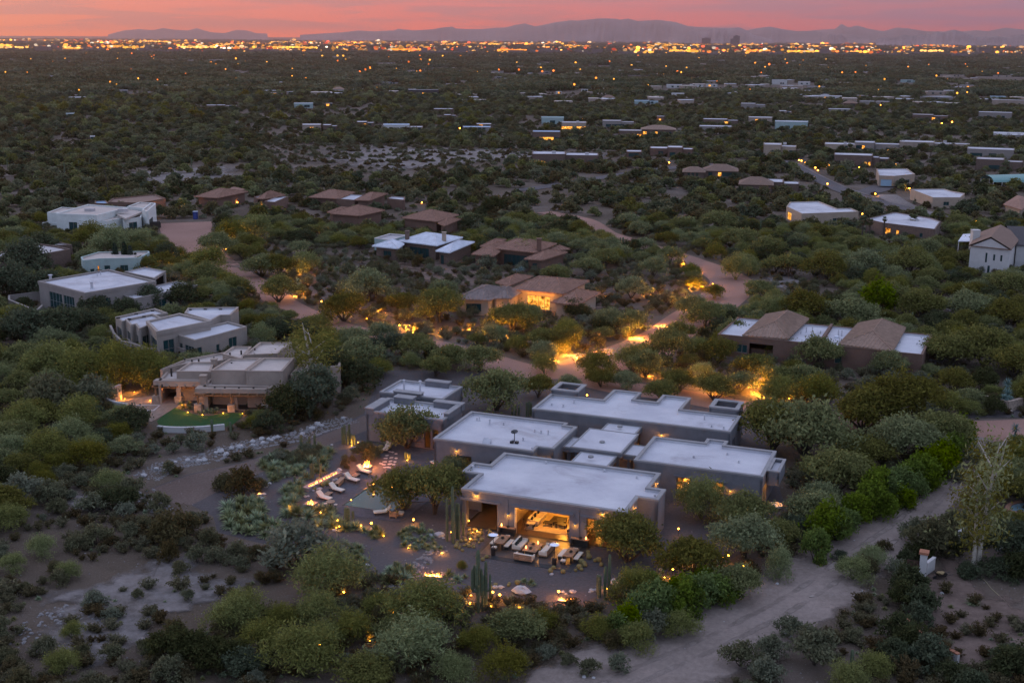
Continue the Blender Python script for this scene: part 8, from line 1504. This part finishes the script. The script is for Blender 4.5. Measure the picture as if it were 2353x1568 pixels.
def up(R, x, y, e, aimz=1.0):
    """small ground spot washing a plant or wall from below"""
    p = G(*R(x, y)); t = thing('ground_spot', None, 'spotlight', tuple(float(v) for v in p), 0, 'ground spots that light plants and walls'); b = MB(); b.lathe([(.08, 0), (.1, .12)], 8); b.build('housing', m_hood, t); b = MB(); b.lathe([(.075, .121), (.06, .15)], 8); b.build('lens', m_bulb, t); lamp(t, (0, -.15, .5), e * (3.8 if p[1] > 165 else 1.4), WARM, .12); RECS.append((t, 'small upward ground spotlight', p[0], p[1]))
for x, y, e in ((1605, 720, 18), (1440, 775, 18), (1240, 915, 18), (970, 1025, 22), (1330, 1140, 22), (2130, 1200, 22), (1120, 1095, 10), (1135, 1150, 22), (1300, 403, 22)): glow(R4, x, y, e)
for x, y, e in ((1420, 1120, 60), (1795, 1090, 45)): glow(R4, x, y, e, .2)
for x, y, e in ((1750, 1352, 26), (700, 1020, 45), (1245, 440, 40), (925, 1168, 26), (1530, 1245, 24), (2050, 1398, 26), (425, 876, 22), (1185, 1120, 30), (1110, 1170, 12), (1740, 570, 35)): up(R4, x, y, e)
for x, y, e, r in ((620, 1380, 25, .14), (680, 1405, 70, .22), (855, 1517, 90, .28), (420, 1480, 30, .16), (605, 1505, 22, .12), (1205, 1375, 45, .2), (405, 747, 8, .09), (480, 838, 28, .1), (418, 907, 20, .1), (1795, 1280, 18, .12), (295, 735, 12, .12), (300, 810, 12, .1), (1565, 797, 25, .2)): glow(R1, x, y, e, r)
for x, y, e in ((440, 860, 40), (165, 1045, 18), (1635, 1360, 30), (425, 1420, 18)): up(R1, x, y, e)
for x, y, e in ((395, 642, 14), (705, 792, 24), (1140, 970, 12), (490, 1262, 26)): glow(R5, x, y, e, .13, .7)
for x, y, e in ((935, 1235, 30), (760, 1172, 26)): up(R5, x, y, e)
for x, y, e in ((1205, 640, 30), (1255, 650, 30)): up(R8, x, y, e)
for x, y, e in ((1280, 555, 14), (1557, 567, 16), (1905, 530, 20), (1720, 450, 12), (1775, 432, 16), (1840, 137, 30), (1330, 197, 14)): glow(R8, x, y, e, .13, .9)
up(R8, 1440, 520, 30)
for x, y, e, r in ((535, 565, 120, .3), (507, 1150, 50, .18), (625, 1200, 90, .2), (1190, 1160, 60, .2), (1200, 1362, 200, .34), (1400, 287, 15, .14), (2125, 430, 20, .14), (2330, 425, 20, .14), (380, 975, 50, .16), (910, 1305, 90, .22)): glow(N3, x, y, e, r)
for x, y, e in ((275, 905, 260), (365, 930, 200), (300, 1098, 260), (735, 1232, 200), (735, 1250, 120), (1330, 1425, 260), (1275, 1402, 120), (1550, 1438, 130), (1575, 1400, 60), (1825, 1400, 330), (1960, 1440, 200), (2125, 1470, 330), (2030, 1450, 160), (1945, 1255, 160), (2085, 1262, 160), (1080, 1345, 160), (970, 1255, 120), (1040, 1262, 120), (625, 1512, 120), (655, 1538, 80), (460, 1538, 60), (1290, 1370, 100)): up(N3, x, y, e)
for x, y, e, r in ((1640, 98, 20, .15), (1588, 128, 30, .17), (1732, 240, 20, .14), (2050, 305, 80, .2), (2340, 372, 20, .15), (1183, 1450, 20, .16), (1457, 1512, 25, .16), (2270, 710, 30, .16)): glow(N4, x, y, e, r)
for x, y, e in ((1620, 200, 160), (2025, 625, 330), (2240, 715, 220), (2310, 650, 140), (1275, 1160, 340), (1180, 1205, 260), (1380, 1190, 200), (1450, 1200, 240), (1590, 1135, 260), (1850, 1010, 140), (1915, 1010, 420), (2235, 1360, 200), (1995, 1345, 140), (1100, 755, 120), (2120, 900, 330), (1620, 640, 50)): up(N4, x, y, e)
for x, y, e, r in ((58, 300, 160, .32), (225, 172, 60, .2), (905, 1190, 50, .16)): glow(N5, x, y, e, r)
for x, y, e in ((40, 55, 200), (125, 218, 420), (15, 220, 200), (20, 372, 300), (230, 200, 120), (140, 1080, 300), (222, 1130, 160), (560, 1078, 330), (650, 1165, 330), (590, 1140, 140), (800, 1078, 420), (1085, 1105, 600), (930, 1082, 60)): up(N5, x, y, e)
for x, y, e, r in ((2110, 402, 30, .16), (1555, 885, 60, .16), (1880, 1162, 60, .16)): glow(N1, x, y, e, r)
for x, y, e in ((1568, 478, 260), (2035, 800, 260), (2160, 735, 160), (1508, 935, 180), (1535, 1000, 160)): up(N1, x, y, e)
for x, y, e in ((405, 965, 40), (490, 905, 60), (630, 980, 16), (710, 945, 12), (920, 1035, 34), (965, 1085, 14), (1095, 1108, 14), (1280, 1092, 14), (1452, 1095, 8), (775, 1243, 8), (1655, 145, 90), (1945, 40, 300), (2280, 150, 160)): up(N2, x, y, e)
for x, y, e, r in ((380, 200, 0, .25), (350, 268, 0, .18), (372, 272, 0, .16), (408, 290, 0, .2), (428, 292, 0, .22), (495, 335, 0, .24), (517, 358, 0, .2), (590, 325, 0, .18), (614, 312, 60, .36), (603, 480, 0, .24), (1028, 570, 90, .32), (1138, 695, 0, .24), (1330, 522, 120, .34), (965, 272, 60, .3), (1210, 307, 0, .15), (1290, 300, 0, .15), (1355, 305, 0, .14), (885, 332, 0, .12), (907, 352, 0, .12), (1145, 180, 0, .14), (1170, 235, 0, .16), (2145, 657, 90, .3), (1925, 822, 0, .16), (912, 752, 0, .15), (1100, 912, 30, .2), (1590, 132, 0, .22), (2107, 62, 0, .16)): glow(N6, x, y, e, r, .9, 'street', noun='glowing post lamp')
for x, y, e, r in ((1480, 525, 0, .28), (1380, 152, 0, .3), (655, 290, 0, .22), (855, 592, 0, .2), (955, 547, 0, .2), (967, 567, 0, .2), (880, 1185, 30, .2), (935, 1158, 30, .18), (1025, 1298, 30, .16), (1345, 1360, 90, .26), (1630, 1435, 40, .16), (5, 1018, 0, .18), (218, 1018, 0, .16), (710, 137, 0, .34), (1360, 232, 0, .24)): glow(N7, x, y, e, r, .9, 'street', noun='glowing post lamp')
for x, y, e in ((925, 1262, 200), (1605, 1425, 160), (1685, 1468, 200)): up(N7, x, y, e)
for R, l in ((MR, ((132, 462, .3), (712, 252, .34), (1082, 280, .3), (1990, 130, .26), (1952, 188, .24), (2152, 192, .26), (1058, 150, .16), (1016, 403, .2), (853, 493, .14), (925, 486, .18), (988, 490, .2), (1160, 340, .16), (1670, 492, .16), (1755, 480, .24), (1385, 188, .16), (540, 418, .16), (437, 440, .18), (1975, 243, .14))), (MM, ((648, 400, .22), (795, 438, .24), (1076, 418, .22), (1022, 437, .12), (1736, 400, .2), (1972, 455, .18), (2175, 425, .18), (1592, 68, .24), (2070, 35, .18), (1160, 42, .18), (818, 236, .3), (1908, 90, .12)))):
    for x, y, r in l: glow(R, x, y, 0, r, 1.2, 'street', noun='distant glowing lamp')
for o in list(C.objects):
    if o.name.startswith('stepping_stone'): RECS.append((o, 'flat pale stepping stone', o.location.x, o.location.y))
assign(RECS)
